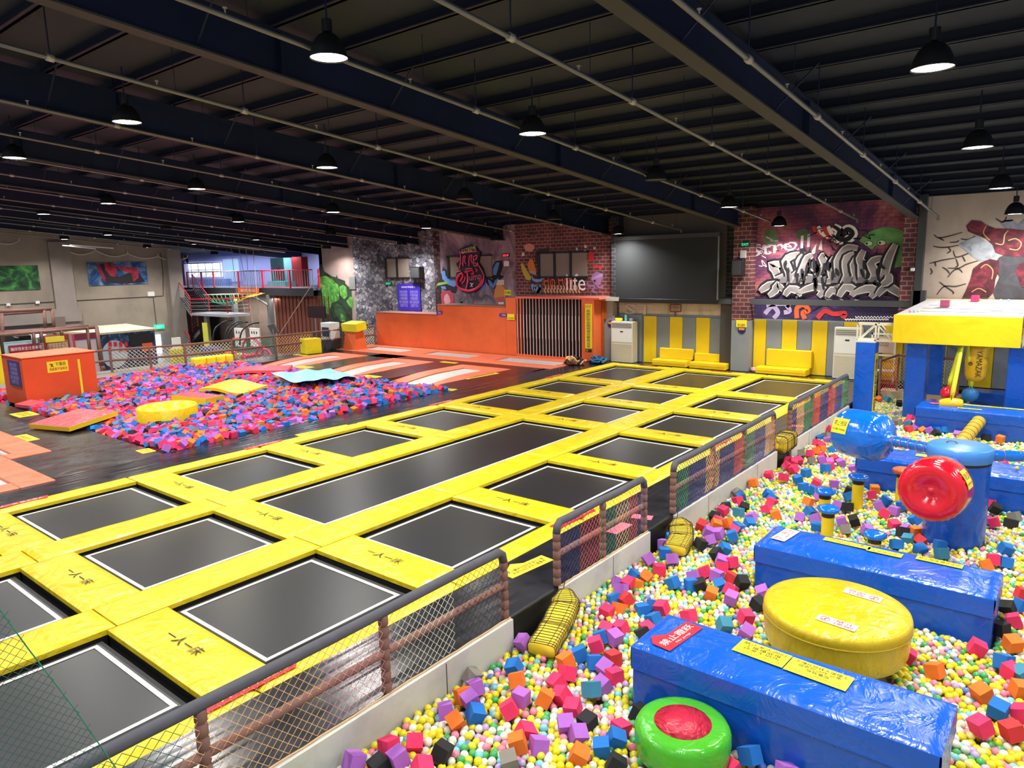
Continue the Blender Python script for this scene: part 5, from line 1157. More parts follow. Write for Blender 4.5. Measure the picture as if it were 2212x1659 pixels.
# ---- cracked plaster mural (generic dark red machine shape)
t = thing('cracked_wall_mural', 'beige plaster mural with painted cracks and a dark red armoured shape', 'mural', (13, YW, 2))
s5 = 5.036
def h5(*p): return [W(1960+a/s5, 460+b/s5) for a, b in p]
GB = blotch('mural_grey_hole', [(.3, (92, 98, 108)), (.6, (142, 146, 152))], 2.5, 1.5); DR = blotch('mural_dark_red', [(.3, (40, 14, 22)), (.5, (82, 22, 36)), (.62, (120, 38, 52)), (.78, (48, 18, 26))], 1.5, 2.2); DK = blotch('mural_dark_grey', [(.3, (44, 42, 48)), (.7, (72, 70, 76))], 2, 1)
MB().poly([p+Vector((0, -.008, 0)) for p in h5((560, 330), (640, 300), (760, 250), (840, 300), (930, 340), (980, 460), (880, 520), (780, 520), (700, 470), (620, 400), (570, 360))][::-1]).build('grey_break', GB, t)
MB().poly([p+Vector((0, -.006, 0)) for p in h5((1000, 110), (1130, 60), (1200, 120), (1269, 60), (1400, 60), (1400, 300), (1100, 200))][::-1]).build('grey_break', GB, t)
MB().poly([p+Vector((0, -.014, 0)) for p in h5((940, 560), (1000, 480), (1140, 420), (1400, 420), (1400, 940), (960, 940), (930, 860), (1000, 700))][::-1]).build('dark_mass', DK, t)
for l, li in (([(640, 140), (700, 80), (800, 90), (860, 130), (960, 170), (1100, 170), (1400, 200), (1400, 480), (1080, 470), (960, 430), (930, 350), (860, 280), (780, 250), (700, 220), (660, 200)], .02), ([(600, 920), (640, 840), (690, 720), (720, 600), (800, 540), (900, 500), (1000, 520), (1000, 620), (960, 720), (940, 860), (880, 920)], .026), ([(1180, 640), (1210, 560), (1400, 500), (1400, 860), (1240, 800)], .026)):
    MB().poly([p+Vector((0, -li, 0)) for p in h5(*l)][::-1]).build('red_armour_shape', DR, t)
m = MB()
for l in ([(960, 330), (1040, 340), (1060, 240), (1100, 190)], [(800, 600), (860, 560), (930, 620), (920, 720)], [(700, 860), (780, 820), (860, 860)], [(860, 140), (830, 220), (900, 300)], [(1100, 300), (1180, 280), (1240, 330), (1200, 400), (1110, 390)]):
    q = smooth(h5(*l)); m.stroke(q, .03, NB, .032)
build_split(m, 'gold_line', mat('mural_gold', (170, 130, 84), .7), t)
m = MB()
for l in ([(290, 235), (340, 270), (440, 255), (600, 210)], [(340, 270), (400, 300)], [(280, 360), (360, 375), (460, 370), (560, 350)], [(440, 370), (470, 410), (430, 440)], [(460, 320), (540, 315), (560, 295)], [(580, 280), (660, 290), (740, 250)], [(500, 410), (530, 480), (640, 450), (700, 420)], [(240, 550), (320, 530), (400, 510), (530, 490)], [(300, 530), (310, 580)], [(440, 600), (560, 600), (640, 560), (770, 520)], [(530, 500), (550, 570), (520, 590)], [(600, 470), (630, 530)], [(440, 700), (500, 630), (560, 610), (600, 650)], [(380, 590), (430, 620), (460, 660)], [(320, 890), (400, 800), (520, 800), (640, 770)], [(350, 750), (400, 790), (500, 860), (490, 880)], [(250, 600), (270, 640), (250, 670)], [(960, 60), (1040, 100), (1080, 40)], [(1040, 90), (1150, 80)]):
    q = smooth(h5(*l)); m.stroke(q, wt(len(q), .045), NB, .006)
build_split(m, 'painted_crack', mat('crack_paint', (66, 54, 52), .9), t)
# ---- red brick bay: windows, character doodles, lettering
def darkwindow(p0, p1, n, lab, sign=None):
    a, b = W(*p0), W(*p1); x0, x1, z0, z1 = a.x, b.x, min(a.z, b.z), max(a.z, b.z)
    t = thing('wall_window', lab, 'window', ((x0+x1)/2, YW, z0)); f = MB()
    f.box(x0-.07, x1+.02, YW-.08, YW, z1-.04, z1+.03).box(x0-.07, x1+.02, YW-.08, YW, z0-.04, z0+.03).box(x0-.07, x0+.06, YW-.08, YW, z0, z1)
    for k in range(1, n): xx = x0+(x1-x0)*k/n; f.box(xx-.05, xx+.05, YW-.08, YW, z0, z1)
    f.build('frame', BLK, t)
    for k in range(n): MB().box(x0+(x1-x0)*k/n+.03, x0+(x1-x0)*(k+1)/n-.03, YW-.03, YW, z0, z1).build('pane', mat('window_blind_grey', (132, 122, 112), .5), t)
darkwindow((1165, 547), (1270, 598), 3, 'three pane window in the red brick wall above the slatted cage')
darkwindow((969, 554), (1064, 599), 3, 'grey window half hidden behind the neon jump sign'); darkwindow((834, 558), (885, 600), 2, 'two pane window in the grey stone wall')
t = thing('wall_doodles', 'painted spray can, skateboard, red can, hearts and masked purple ball on the red brick', 'graffiti', (-3.4, YW, 2.7))
s3 = 9.217
def h3(*p): return [W(1110+a/s3, 510+b/s3) for a, b in p]
def fill(pts, m_, nm, lift=.01): MB().poly([p+Vector((0, -lift, 0)) for p in h3(*pts)][::-1]).build(nm, m_, t)
PUR = mat('purple_paint', (150, 108, 160), .8); ORC = mat('orange_paint', (216, 132, 56), .8); YC = mat('mustard_paint', (200, 180, 72), .8); RC = mat('red_paint', (206, 50, 58), .8); SB = mat('sky_paint', (130, 170, 214), .8); OFFW = mat('off_white_paint', (218, 206, 196), .8); DKP = mat('dark_paint', (52, 48, 56), .8)
fill([(420, 400), (450, 300), (540, 250), (620, 240), (700, 210), (710, 330), (500, 350), (480, 560), (430, 520)], DKP, 'dark_figure', .006)
fill([(330, 850), (480, 800), (620, 820), (560, 930), (340, 930)], DKP, 'dark_shadow', .006); fill([(600, 830), (1460, 820), (1400, 930), (1300, 1060), (1080, 1000), (640, 960)], DKP, 'dark_band', .006)
fill([(135, 560), (180, 540), (240, 640), (350, 820), (330, 880), (250, 870), (190, 760)], YC, 'skateboard'); fill([(270, 560), (330, 450), (380, 470), (450, 680), (440, 720), (300, 690)], ORC, 'spray_can', .014); fill([(300, 700), (370, 680), (450, 720), (440, 775), (330, 740)], mat('grey_paint', (170, 168, 170), .8), 'can_base', .016)
fill([(200, 190), (300, 140), (400, 180), (410, 250), (350, 310), (230, 290)], mat('salmon_paint', (206, 140, 130), .8), 'flower_head'); fill([(160, 330), (215, 330), (215, 400), (160, 400)], OFFW, 'paper'); fill([(350, 770), (400, 850), (520, 860), (610, 820), (560, 900), (450, 920), (370, 880)], SB, 'blue_arc', .016)
fill([(1490, 330), (1550, 300), (1600, 380), (1595, 480), (1480, 520)], RC, 'red_can'); fill([(1240, 230), (1280, 230), (1270, 290), (1245, 290)], OFFW, 'paint_splash'); fill([(1400, 180), (1460, 180), (1450, 240), (1405, 240)], OFFW, 'paint_splash'); fill([(1585, 220), (1640, 220), (1620, 275), (1590, 260)], OFFW, 'paint_splash'); fill([(1380, 300), (1420, 270), (1470, 310)], OFFW, 'paint_splash')
for (a, b) in ((1618, 600), (1728, 625)): fill([(a-55, b-20), (a-30, b-45), (a, b-25), (a+30, b-45), (a+52, b-18), (a, b+50)], RC, 'heart', .012)
fill([(1540, 860), (1560, 760), (1640, 710), (1730, 730), (1780, 800), (1740, 900), (1730, 970), (1620, 970)], PUR, 'masked_ball', .012); fill([(1555, 830), (1760, 740), (1785, 790), (1560, 880)], mat('lilac_paint', (170, 140, 190), .8), 'mask_band', .016); fill([(1590, 880), (1620, 870), (1640, 900), (1610, 915)], BK, 'eye', .02)
m = MB()
for l in ([(1460, 930), (1500, 1010), (1530, 960)], [(1540, 990), (1620, 1010), (1560, 1090), (1640, 1120)], [(1660, 980), (1720, 1030), (1760, 990)]): q = smooth(h3(*l)); m.stroke(q, .09, NB, .014)
m.build('tentacle', PUR, t)
tag(MB().text('Hip Hop', h3((890, 920))[0], (1, 0, .05), (-.12, 0, 1), 1.55, .7, lift=.03).build('mural_letters', ORI), 'orange scrawled hip hop lettering on the red brick', 'lettering')
tag(MB().text('life', h3((1240, 920))[0], (1, 0, 0), (0, 0, 1), 1.0, .72, lift=.034).build('mural_letters', WINK), 'white life lettering on the red brick', 'lettering')
m = MB()
for k in range(12): x = 620+k*62; q = smooth(h3((x, 980), (x+20, 1040), (x-8, 1080), (x+16, 1130))); m.stroke(q, .07, NB, .012)
tag(m.build('paint_drips', mat('cream_orange_paint', (226, 178, 128), .8)), 'cream and orange drips below the hip hop lettering', 'graffiti')
m = MB(); q = smooth(h3((370, 960), (400, 1060), (440, 1000), (480, 1120), (540, 1000), (470, 1140))); m.stroke(q, .16, NB, .012); tag(m.build('mural_letters', SB), 'pale blue scrawl at the left foot of the brick mural', 'graffiti')
# ---- jump sign bay
s2 = 9.217
def h2(*p, y=YW): return [W(920+a/s2, 510+b/s2, y) for a, b in p]
t = thing('wall_doodles', 'blue wildstyle graffiti, red mask and orange potato figure around the jump sign', 'graffiti', (-8.6, YW, 2.4))
def fill2(pts, m_, nm, lift=.01): MB().poly([p+Vector((0, -lift, 0)) for p in h2(*pts)][::-1]).build(nm, m_, t)
BB = mat('blue_graffiti', (88, 136, 206), .8); 
fill2([(190, 1090), (350, 620), (420, 680), (420, 800), (600, 830), (640, 1000), (600, 1140), (420, 1110), (330, 1040)], BK, 'black_outline', .006); fill2([(310, 700), (380, 690), (400, 800), (580, 850), (600, 990), (560, 1010), (430, 960), (330, 850)], BB, 'blue_shape', .012); fill2([(215, 990), (250, 930), (430, 900), (430, 950)], mat('lime_graffiti', (126, 168, 76), .8), 'green_bar', .014); fill2([(300, 1000), (390, 1000), (410, 1065), (320, 1040)], BB, 'blue_shape', .014)
fill2([(1330, 600), (1380, 500), (1520, 480), (1540, 600), (1480, 770), (1560, 800), (1450, 900), (1370, 1060), (1240, 980), (1160, 860), (1240, 830), (1330, 870)], BK, 'black_outline', .006); fill2([(1345, 640), (1400, 530), (1470, 520), (1440, 660), (1400, 780), (1340, 770)], BB, 'blue_shape', .012); fill2([(1230, 850), (1300, 900), (1340, 960), (1380, 880), (1450, 830), (1440, 900), (1350, 1040), (1270, 990)], BB, 'blue_shape', .012); fill2([(1100, 1040), (1200, 840), (1190, 1080), (1120, 1090)], BB, 'blue_shape', .012)
fill2([(300, 1150), (380, 1090), (480, 1080), (560, 1160), (560, 1300), (520, 1390), (320, 1385)], mat('brick_red_mask', (166, 62, 78), .8), 'red_mask', .012); fill2([(360, 1260), (380, 1180), (430, 1140), (470, 1200), (500, 1300), (430, 1380), (380, 1340)], mat('mask_pale', (196, 150, 160), .8), 'mask_face', .016)
fill2([(1370, 1080), (1400, 990), (1500, 970), (1570, 1040), (1590, 1200), (1560, 1310), (1430, 1310), (1360, 1220)], mat('potato_orange', (214, 140, 76), .8), 'potato_body', .012); fill2([(1375, 1230), (1560, 1200), (1560, 1310), (1430, 1310)], mat('potato_red', (202, 96, 84), .8), 'potato_foot', .015); fill2([(1400, 980), (1440, 870), (1560, 870), (1560, 970)], mat('pink_white_paint', (222, 196, 182), .8), 'hat', .015); fill2([(1440, 1315), (1560, 1315), (1540, 1375), (1460, 1375)], WINK, 'cup', .012)
m = MB()
for l in ([(590, 1180), (700, 1200), (640, 1300), (760, 1330)], [(900, 1160), (930, 1280), (990, 1160), (1100, 1250), (1200, 1180), (1300, 1240)], [(700, 1330), (820, 1200), (860, 1330)]): q = smooth(h2(*l)); m.stroke(q, .1, NB, .01)
m.build('green_tag', mat('grey_green_spray', (92, 104, 104), .85), t)
t = thing('jump_sign', 'tall dark board with pink neon style strokes reading extreme jump', 'sign', (-8.9, YW-.2, 2.8))
out = [(640, 330), (650, 270), (760, 215), (860, 195), (980, 205), (1040, 290), (1080, 320), (1040, 520), (1120, 640), (1165, 800), (1130, 960), (1010, 1090), (860, 1145), (720, 1110), (620, 990), (585, 850), (610, 720), (660, 660), (600, 560), (650, 460)]
MB().slab([p for p in h2(*out, y=YW-.14)], (0, .1, 0)).build('board', mat('sign_navy', (34, 22, 46), .5), t)
NP = mat('neon_pink', (228, 88, 128), .4); NR = mat('neon_red', (226, 36, 84), .4)
def tub(l, r, m_, nm='stroke_tube'): q = smooth(h2(*l, y=YW-.17)); MB().tube(q, r, 8).build(nm, m_, t, smooth=True)
for l in ([(690, 330), (1020, 295)], [(680, 290), (665, 330), (690, 370), (690, 500), (670, 640)], [(630, 510), (690, 420)], [(740, 600), (745, 420), (790, 400), (770, 480), (800, 560)], [(750, 500), (720, 560)], [(860, 600), (865, 420), (920, 380), (900, 470), (930, 540)], [(960, 400), (1020, 380), (1000, 450), (960, 470)], [(950, 400), (950, 560), (1000, 590), (1040, 530)], [(960, 520), (1060, 600), (1130, 720)], [(620, 710), (700, 690)], [(790, 660), (860, 640), (930, 650)], [(990, 650), (1020, 680), (1000, 710)], [(1130, 720), (1155, 830), (1110, 970), (1000, 1050)]): tub(l, .032, NP)
tub([(680, 760), (630, 830), (620, 950), (700, 1050), (860, 1090), (1000, 1050), (1090, 960), (1130, 850)], .07, NR); tub([(680, 760), (730, 740), (735, 810), (690, 900)], .06, NR); tub([(780, 720), (860, 690), (930, 680), (950, 740), (910, 750)], .045, NR); tub([(830, 720), (830, 900), (800, 1060)], .04, NP); tub([(780, 800), (770, 880), (720, 940)], .03, NP)
MB().text('EXTREME', h2((855, 270), y=YW-.2)[0], (1, 0, .2), (-.2, 0, 1), .95, .2, lift=.01).build('lettering', mat('pale_yellow_ink', (220, 214, 140), .5), t); MB().text('Jump', h2((960, 830), y=YW-.2)[0], (1, 0, .12), (-.1, 0, 1), .98, .42, lift=.01).build('lettering', NP, t)
m = MB()
for l in ([(905, 940), (925, 960)], [(915, 955), (905, 985), (890, 1005)], [(912, 985), (930, 1005)], [(895, 950), (880, 930)], [(930, 965), (940, 935)]): m.tube(h2(*l, y=YW-.19), .02, 5)
m.build('jumper_figure', WINK, t)
# small wall fittings
t = wallsign('digital_clock', 'small red digital clock on the grunge wall', 'clock', (1085, 548), (1101, 555), YW-.02, INK, [('3:21:47', .5, .5, .8, .6, LEDR)]); wallsign('paper_notice', 'small white notice under the red clock', 'notice', (1089, 564), (1100, 575), YW, WHT)
wallsign('no_climbing_sign', 'yellow no climbing sign on the grunge wall by the brick corner', 'sign', (1090, 626), (1104, 638), YW, SIGNY, [('禁止翻越', .5, .5, .8, .4, INK)])
wallsign('rules_board', 'large indigo rules board above the low orange wall', 'notice board', (858, 613), (910, 672), YW-.05, SIGNB, [('自由区风险提示', .5, .88, .6, .07, WINK), (T_RULE, .27, .45, .4, .62, mat('lilac_ink', (170, 160, 230), .6)), (T_RULE, .73, .45, .4, .62, mat('lilac_ink', (170, 160, 230), .6))])
def speaker(p0, p1, lab, y=YW):
    a, b = W(*p0, y), W(*p1, y); x0, x1, z0, z1 = a.x, b.x, b.z, a.z; t = thing('wall_speaker', lab, 'speaker', ((x0+x1)/2, y, z0))
    MB().box(x0, x1, y-.35, y-.05, z0, z1).build('cabinet', BLK, t, bevel=.02); MB().box(x0+.04, x1-.04, y-.356, y-.35, z0+.05, z1-.05).build('grille', DGRY, t); MB().box((x0+x1)/2-.05, (x0+x1)/2+.05, y-.05, y, z0+.1, z1-.1).build('bracket', BLK, t)
speaker((896, 576), (917, 601), 'black loudspeaker on the grey stone wall'); speaker((1588, 560), (1611, 596), 'black loudspeaker on the brick column right of the screen', YW-.45)
t = wallsign('exit_sign', 'green exit sign on the brick column right of the screen', 'exit sign', (1602, 524), (1620, 532), YW-.45, mat('exit_dark', (12, 60, 40), .5), [('EXIT', .5, .5, .8, .6, EXITG)], th=.05); wallsign('emergency_box', 'small white box below the exit sign on the brick column', 'box', (1601, 541), (1612, 557), YW-.45, mat('grey_white_box', (180, 176, 172), .5), th=.08)
wallsign('exit_sign', 'green exit sign under the window on the grey stone wall', 'exit sign', (834, 609), (847, 616), YW, mat('exit_dark', (12, 60, 40), .5), [('EXIT', .5, .5, .8, .6, EXITG)], th=.05)
wallsign('column_notice', 'yellow no climbing notice on the grey column', 'sign', (1591, 691), (1613, 707), YW-.46, SIGNY, [('禁止翻越', .5, .35, .7, .25, INK), ('NO CLIMBING', .5, .12, .7, .12, INK)])
for (px, py, lab, yy) in ((1602, 713, 'round navy badge under the yellow notice on the grey column', YW-.46), (1319, 700, 'round navy badge on the grey column beside the air conditioner', YW-.36)):
    q = W(px, py, yy); t = thing('round_badge', lab, 'sign', q); MB().lathe([(.15, -.01), (.15, .0), (.001, .002)], q, 24, R=Matrix.Rotation(PI/2, 3, 'X')).build('disc', mat('badge_navy', (36, 26, 96), .5), t)
    MB().box(q.x-.11, q.x+.11, q.y-.008, q.y-.003, q.z+.0, q.z+.09).build('badge_band', mat('badge_orange', (232, 150, 60), .5), t)
# air conditioners
def aircon(x0, x1, y0, h, lab):
    t = thing('air_conditioner', lab, 'air conditioner', ((x0+x1)/2, y0, 0)); MB().box(x0, x1, y0, y0+.42, 0, h).build('cabinet', IVORY, t, bevel=.015); MB().box(x0+.03, x1-.03, y0-.008, y0, h*.5, h*.83).build('front_panel', WHT, t)
    g_ = MB()
    for k in range(3): g_.box(x0+.05, x1-.05, y0-.015, y0, h*.86+k*.07, h*.86+k*.07+.03)
    g_.build('air_outlet', GREY, t); g2 = MB()
    for k in range(16): g2.box(x0+.04, x1-.04, y0-.006, y0, .08+k*h*.026, .08+k*h*.026+.018)
    g2.build('intake_grille', mat('grille_ivory', (190, 184, 166), .5), t); MB().box((x0+x1)/2-.07, (x0+x1)/2+.07, y0-.012, y0-.008, h*.74, h*.77).build('badge', INK, t)
    return t
aircon(-.62, .4, 22.55, 1.68, 'white floor standing air conditioner beside the grey column left of the yellow pads'); aircon(8.1, 8.95, 22.7, 1.75, 'white floor standing air conditioner behind the blue column')
for (x, s, m_, lab) in ((-.35, (.3, .16, .12), SIGNY, 'yellow box on top of the left air conditioner'), (-.02, (.1, .1, .26), mat('teal_bottle', (90, 180, 180), .4), 'teal bottle on top of the left air conditioner'), (.22, (.16, .1, .12), GREY, 'small grey object on top of the left air conditioner')):
    tag(MB().obox((x, 22.75, 1.69+s[2]/2), s).build('shelf_item', m_, bevel=.02), lab, 'object')
t = thing('notice_stand', 'ivory framed notice stand behind the netted low fence', 'stand', (9.5, 22.8, 0)); fr = MB().box(9.25, 9.3, 22.75, 22.8, 0, 1.6).box(9.95, 10.0, 22.75, 22.8, 0, 1.6).box(9.25, 10, 22.75, 22.8, .85, .9).box(9.25, 10, 22.75, 22.8, 1.55, 1.6).box(9.25, 10, 22.6, 22.8, .35, .4); fr.build('frame', WHT, t); MB().box(9.3, 9.95, 22.77, 22.8, .95, 1.5).build('poster', mat('poster_beige', (196, 170, 150), .6), t); MB().text('GOOD', (9.6, 22.765, 1.25), (1, 0, 0), (0, 0, 1), .35, .16).build('lettering', mat('poster_brown', (120, 70, 60), .6), t)
# door recess by the cage, extinguisher, person
t = thing('doorway_panel', 'orange panelled doorway between the slatted cage and the grey column', 'doorway', (-1.2, 22.7, 0)); MB().box(-1.12, -1.06, 22.6, YW, 0, 2.6).box(-1.06, -.95, YW-.4, YW-.02, 1.75, 2.55).build('jamb', ORGD, t); MB().box(-1.8, -.6, YW-.03, YW, 0, 1.75).build('grey_panel', GREYP, t); MB().box(-1.25, -1.15, YW-.06, YW-.03, .75, 1.5).build('notice', WHT, t)
t = thing('fire_extinguisher', 'red fire extinguisher standing at the foot of the grey column', 'extinguisher', (-1.2, 22.62, 0)); MB().lathe([(.075, 0), (.08, .02), (.08, .46), (.05, .52), (.025, .55)], (-1.2, 22.6, 0), 20).build('cylinder', mat('extinguisher_red', (190, 20, 34), .3), t, smooth=True); MB().cyl((-1.2, 22.6, .55), .025, .08, 10).box(-1.28, -1.16, 22.585, 22.615, .6, .63).build('valve', BLK, t); MB().tube([(-1.2, 22.6, .58), (-1.3, 22.6, .5), (-1.3, 22.6, .25)], .012, 6).build('hose', BLK, t)
tag(MB().lathe([(.001, 0), (.07, .02), (.08, .08), (.05, .14), (.001, .17)], (-1.13, 22.48, 0), 12).build('toy_bundle', BLK, smooth=True), 'dark bundle on the floor beside the fire extinguisher', 'bag')
def skinfig(name, V, E, root, m_, par, sub=2):
    me = bpy.data.meshes.new(name); me.from_pydata([v[:3] for v in V], E, []); o = bpy.data.objects.new(name, me); COL.objects.link(o)
    o.modifiers.new('skin', 'SKIN'); sb = o.modifiers.new('sub', 'SUBSURF'); sb.levels = sub; sb.render_levels = sub
    if not me.skin_vertices: me.attributes.new('skin', 'FLOAT', 'POINT') if False else None
    return o
def limb(path, par, m_, nm):    # tapered limb: list of (point, radius)
    pts = [Vector(p) for p, _ in path]; sm = smooth(pts, 4); r0 = [r for _, r in path]; rr = []
    for i in range(len(r0)-1): rr += [r0[i]+(r0[i+1]-r0[i])*k/4 for k in range(4)]
    rr.append(r0[-1]); return MB().tube(sm, rr, 12).build(nm, m_, par, smooth=True)
# ropes heaped on the floor
def ropepile(c, r, n, cols, lab):
    t = thing('rope_pile', lab, 'ropes', c)
    for ci, (m_, nm) in enumerate(cols):
        m = MB()
        for k in range(n):
            a0 = random.uniform(0, 2*PI); rr = r*random.uniform(.25, 1); h0 = random.uniform(.05, .4)*(1-rr/r*.6)
            q = smooth([Vector((c[0]+rr*math.cos(a0+b)*random.uniform(.6, 1), c[1]+rr*.7*math.sin(a0+b), c[2]+.035+h0*abs(math.sin(b*1.7)))) for b in (0, .5, 1.0, 1.6, 2.2)], 3); m.tube(q, .045, 7)
        m.build(nm, m_, t, smooth=True)
ropepile((-1.45, 21.05, 0), .62, 9, [(BLK, 'black_rope'), (mat('tan_rope', (222, 176, 110), .7), 'tan_rope'), (mat('maroon_rope', (140, 48, 52), .7), 'maroon_rope')], 'heap of black, tan and maroon padded ropes by the slatted cage')
ropepile((-.85, 21.9, .0), .45, 18, [(mat('blue_rope', (36, 100, 150), .7), 'blue_rope'), (mat('navy_rope', (24, 50, 84), .7), 'navy_rope')], 'heap of blue padded ropes below the fire extinguisher')
t = thing('cloth_bundle', 'crumpled pink cloth on the floor beside the grey column', 'cloth', (5.4, 22.85, 0)); m = MB()
for k in range(6): m.tube(smooth([Vector((5.4+random.uniform(-.2, .2), 22.8+random.uniform(-.1, .1), random.uniform(.03, .12))) for _ in range(4)], 3), .04, 7)
m.build('cloth', mat('pale_pink_cloth', (222, 170, 170), .8), t, smooth=True)
# flat stickers on the decks
def onr(px, py): q = onz(px, py, 0); return q
def decksign(c, w, h, ang, lab, m_=SIGNY, words=(('进入蹦床自由区前请先认真\n阅读自由区安全注意事项', .5, .5, .85, .6, INK),), point=False):
    R = Matrix.Rotation(ang, 2); P_ = [(-w/2, -h/2), (w/2, -h/2), (w/2, h/2), (-w/2, h/2)]
    if point: P_ = [(-w/2, -h/2), (w/2, -h/2), (w/2, h/2), (w*.05, h/2), (-w*.15, h*.95), (-w*.35, h/2), (-w/2, h/2)]
    pts = [(c[0]+(R @ Vector(p)).x, c[1]+(R @ Vector(p)).y) for p in P_]; t = thing('floor_sticker', lab, 'sticker', (c[0], c[1], dz), 'floor stickers')
    MB().slab([(a, b, dz) for a, b in pts], (0, 0, .004)).build('sticker', m_, t); u = (math.cos(ang), math.sin(ang), 0); v = (-math.sin(ang), math.cos(ang), 0)
    for (body, fu, fv, fw, fh, im) in words: MB().text(body, Vector((c[0], c[1], dz+.004))+Vector(u)*(fu-.5)*w+Vector(v)*(fv-.5)*h, u, v, w*fw, h*fh, lift=.002).build('lettering', im, t)
decksign((9.0, 4.35), .82, .24, PI/2-.12, 'yellow notice sticker on the black deck in the nearest gap of the fence', point=True)
decksign((9.35, 7.0), .34, .2, .3, 'pink arrow sticker on the deck in the second gap of the fence', mat('pink_sticker', (226, 110, 136), .5), ()); decksign((9.3, 6.35), .5, .2, PI/2, 'pink sticker on the deck behind the second fence panel', mat('pink_sticker', (226, 110, 136), .5), ()); decksign((9.35, 14.9), .4, .2, .3, 'pink sticker on the deck behind the far fence panel', mat('pink_sticker', (226, 110, 136), .5), ())
for (px, py, w_, h_, a_, lab) in ((700, 930, 1.5, .3, 1.45, 'long pale yellow sticker at the edge of the foam pit'), (315, 974, .45, .3, -.05, 'yellow sticker at the front corner of the foam pit'), (53, 895, .9, .55, .0, 'yellow sticker left of the pink mat'), (50, 947, 1.0, .45, 0, 'yellow sticker beside the orange pads'), (1040, 812, 1.7, .28, 1.5, 'long yellow sticker beside the right orange lane'), (970, 783, .9, .25, 0, 'yellow sticker on the maroon deck behind the right lane'), (855, 765, .9, .25, 0, 'yellow sticker behind the middle lane'), (965, 841, .7, .3, .1, 'yellow sticker at the far right corner of the foam pit'), (802, 813, .9, .35, .0, 'yellow sticker on the deck between the middle and right lanes'), (656, 793, .9, .45, 0, 'bright yellow sticker between the left and middle lanes'), (650, 767, .9, .3, .0, 'yellow sticker on the deck before the yellow cube')):
    q = onz(px, py, dz); decksign((q.x, q.y), w_, h_, a_, lab)
q = onz(170, 920, 0); decksign((q.x, q.y), .9, .3, 0, 'pink sticker on the black vinyl near the pink mat', mat('pink_sticker', (226, 110, 136), .5), ())
t = thing('duct_lamp', 'small white spotlight on the brick column beside the cracked mural', 'spotlight', W(1972, 582, YW-.4)); q = W(1972, 582, YW-.45); MB().obox(q, (.12, .2, .1)).build('head', WHT, t, bevel=.02); MB().obox(q+Vector((-.15, .1, .0)), (.2, .1, .18)).build('bracket', BLK, t)
# ================================================================ left court edge: brown railing with nets
FP = [(-16.9, 8.0), (-16.9, 9.4), (-16.2, 10.7), (-15.75, 12.0), (-15.55, 14.1), (-15.35, 16.2), (-15.2, 18.2), (-15.1, 20.0), (-14.95, 22.0)]
t = thing('court_railing', 'brown padded railing with diamond nets along the far left edge of the court', 'railing', (-15.8, 14, 0))
for z in (1.0, .55):
    m = MB()
    for (a, b) in zip(FP[:-1], FP[1:]): foam_tube(m, (a[0], a[1], z), (b[0], b[1], z), .045, .5, 8, .1)
    m.build('rail', BROWN, t, smooth=True)
for (x, y) in FP[1:]: m = MB(); foam_tube(m, (x, y, -.2), (x, y, 1.0), .055, .2, 8, .1); m.build('post', BROWN, t, smooth=True)
for i, (a, b) in enumerate(zip(FP[1:-1], FP[2:])):
    d = Vector((b[0]-a[0], b[1]-a[1], 0)); net((a[0], a[1], .02), d, (0, 0, 1), d.length, .95, .16, .011).build('net', NETC['wwwgokwg'[i]], t)
tag(MB().box(-17.6, -15.66, 4.36, 12.3, -.6, .06).build('pit_curb', mat('curb_grey', (128, 118, 112), .7), bevel=.02), 'grey padded curb along the far side of the foam pit', 'curb')
# near-left railing by the orange block
t = thing('court_railing', 'short brown railing with white net left of the orange block', 'railing', (-14.3, 3.4, 0)); m = MB(); foam_tube(m, (-15.6, 2.2, .95), (-14.1, 4.6, .95), .045, .4, 8, .1); m.build('rail', BROWN, t, smooth=True)
for (x, y) in ((-14.7, 3.6), (-15.6, 2.2)): m = MB(); foam_tube(m, (x, y, -.2), (x, y, .95), .05, .2, 8, .1); m.build('post', BROWN, t, smooth=True)
net((-15.6, 2.2, .0), (1.5, 2.4, 0), (0, 0, 1), 2.8, .95, .16, .011).build('net', NETC['w'], t)
# orange block
t = thing('orange_block', 'big orange padded block with a yellow warning sign at the left of the foam pit', 'padded block', (-12.8, 5.8, 0))
MB().box(-13.8, -11.85, 4.72, 6.9, -.1, 1.5).build('block', vinyl('deep_orange_vinyl', (226, 84, 34), .5, .25, 1.2), t, bevel=.02); MB().box(-13.8, -11.8, 4.7, 6.95, 1.5, 1.54).build('top_cover', vinyl('orange_top', (232, 108, 66), .5, .3), t, bevel=.015); MB().box(-11.85, -11.84, 6.35, 6.42, .1, 1.3).build('yellow_strip', SIGNY, t)
MB().box(-11.85, -11.835, 5.42, 6.05, .95, 1.32).build('warning_sign', SIGNY, t); MB().text('下落后', (-11.83, 5.82, 1.22), (0, 1, 0), (0, 0, 1), .32, .12, lift=.004).build('lettering', INK, t); MB().text('请速离开海绵池', (-11.83, 5.74, 1.06), (0, 1, 0), (0, 0, 1), .54, .11, lift=.004).build('lettering', REDK, t)
m = MB()
for l in ([(5.5, 1.25), (5.56, 1.2), (5.53, 1.14)], [(5.56, 1.2), (5.6, 1.14)], [(5.52, 1.22), (5.6, 1.23)]): m.tube([(-11.83, a, b) for a, b in l], .012, 5)
m.build('pictogram', INK, t); MB().box(-13.2, -12.1, 4.7, 4.715, .55, 1.4).build('rules_panel', mat('indigo_print', (58, 44, 110), .5), t); MB().text(T_RULE, (-12.65, 4.7, .98), (1, 0, 0), (0, 0, 1), .8, .7, lift=.004).build('lettering', mat('lilac_ink', (170, 160, 230), .6), t)
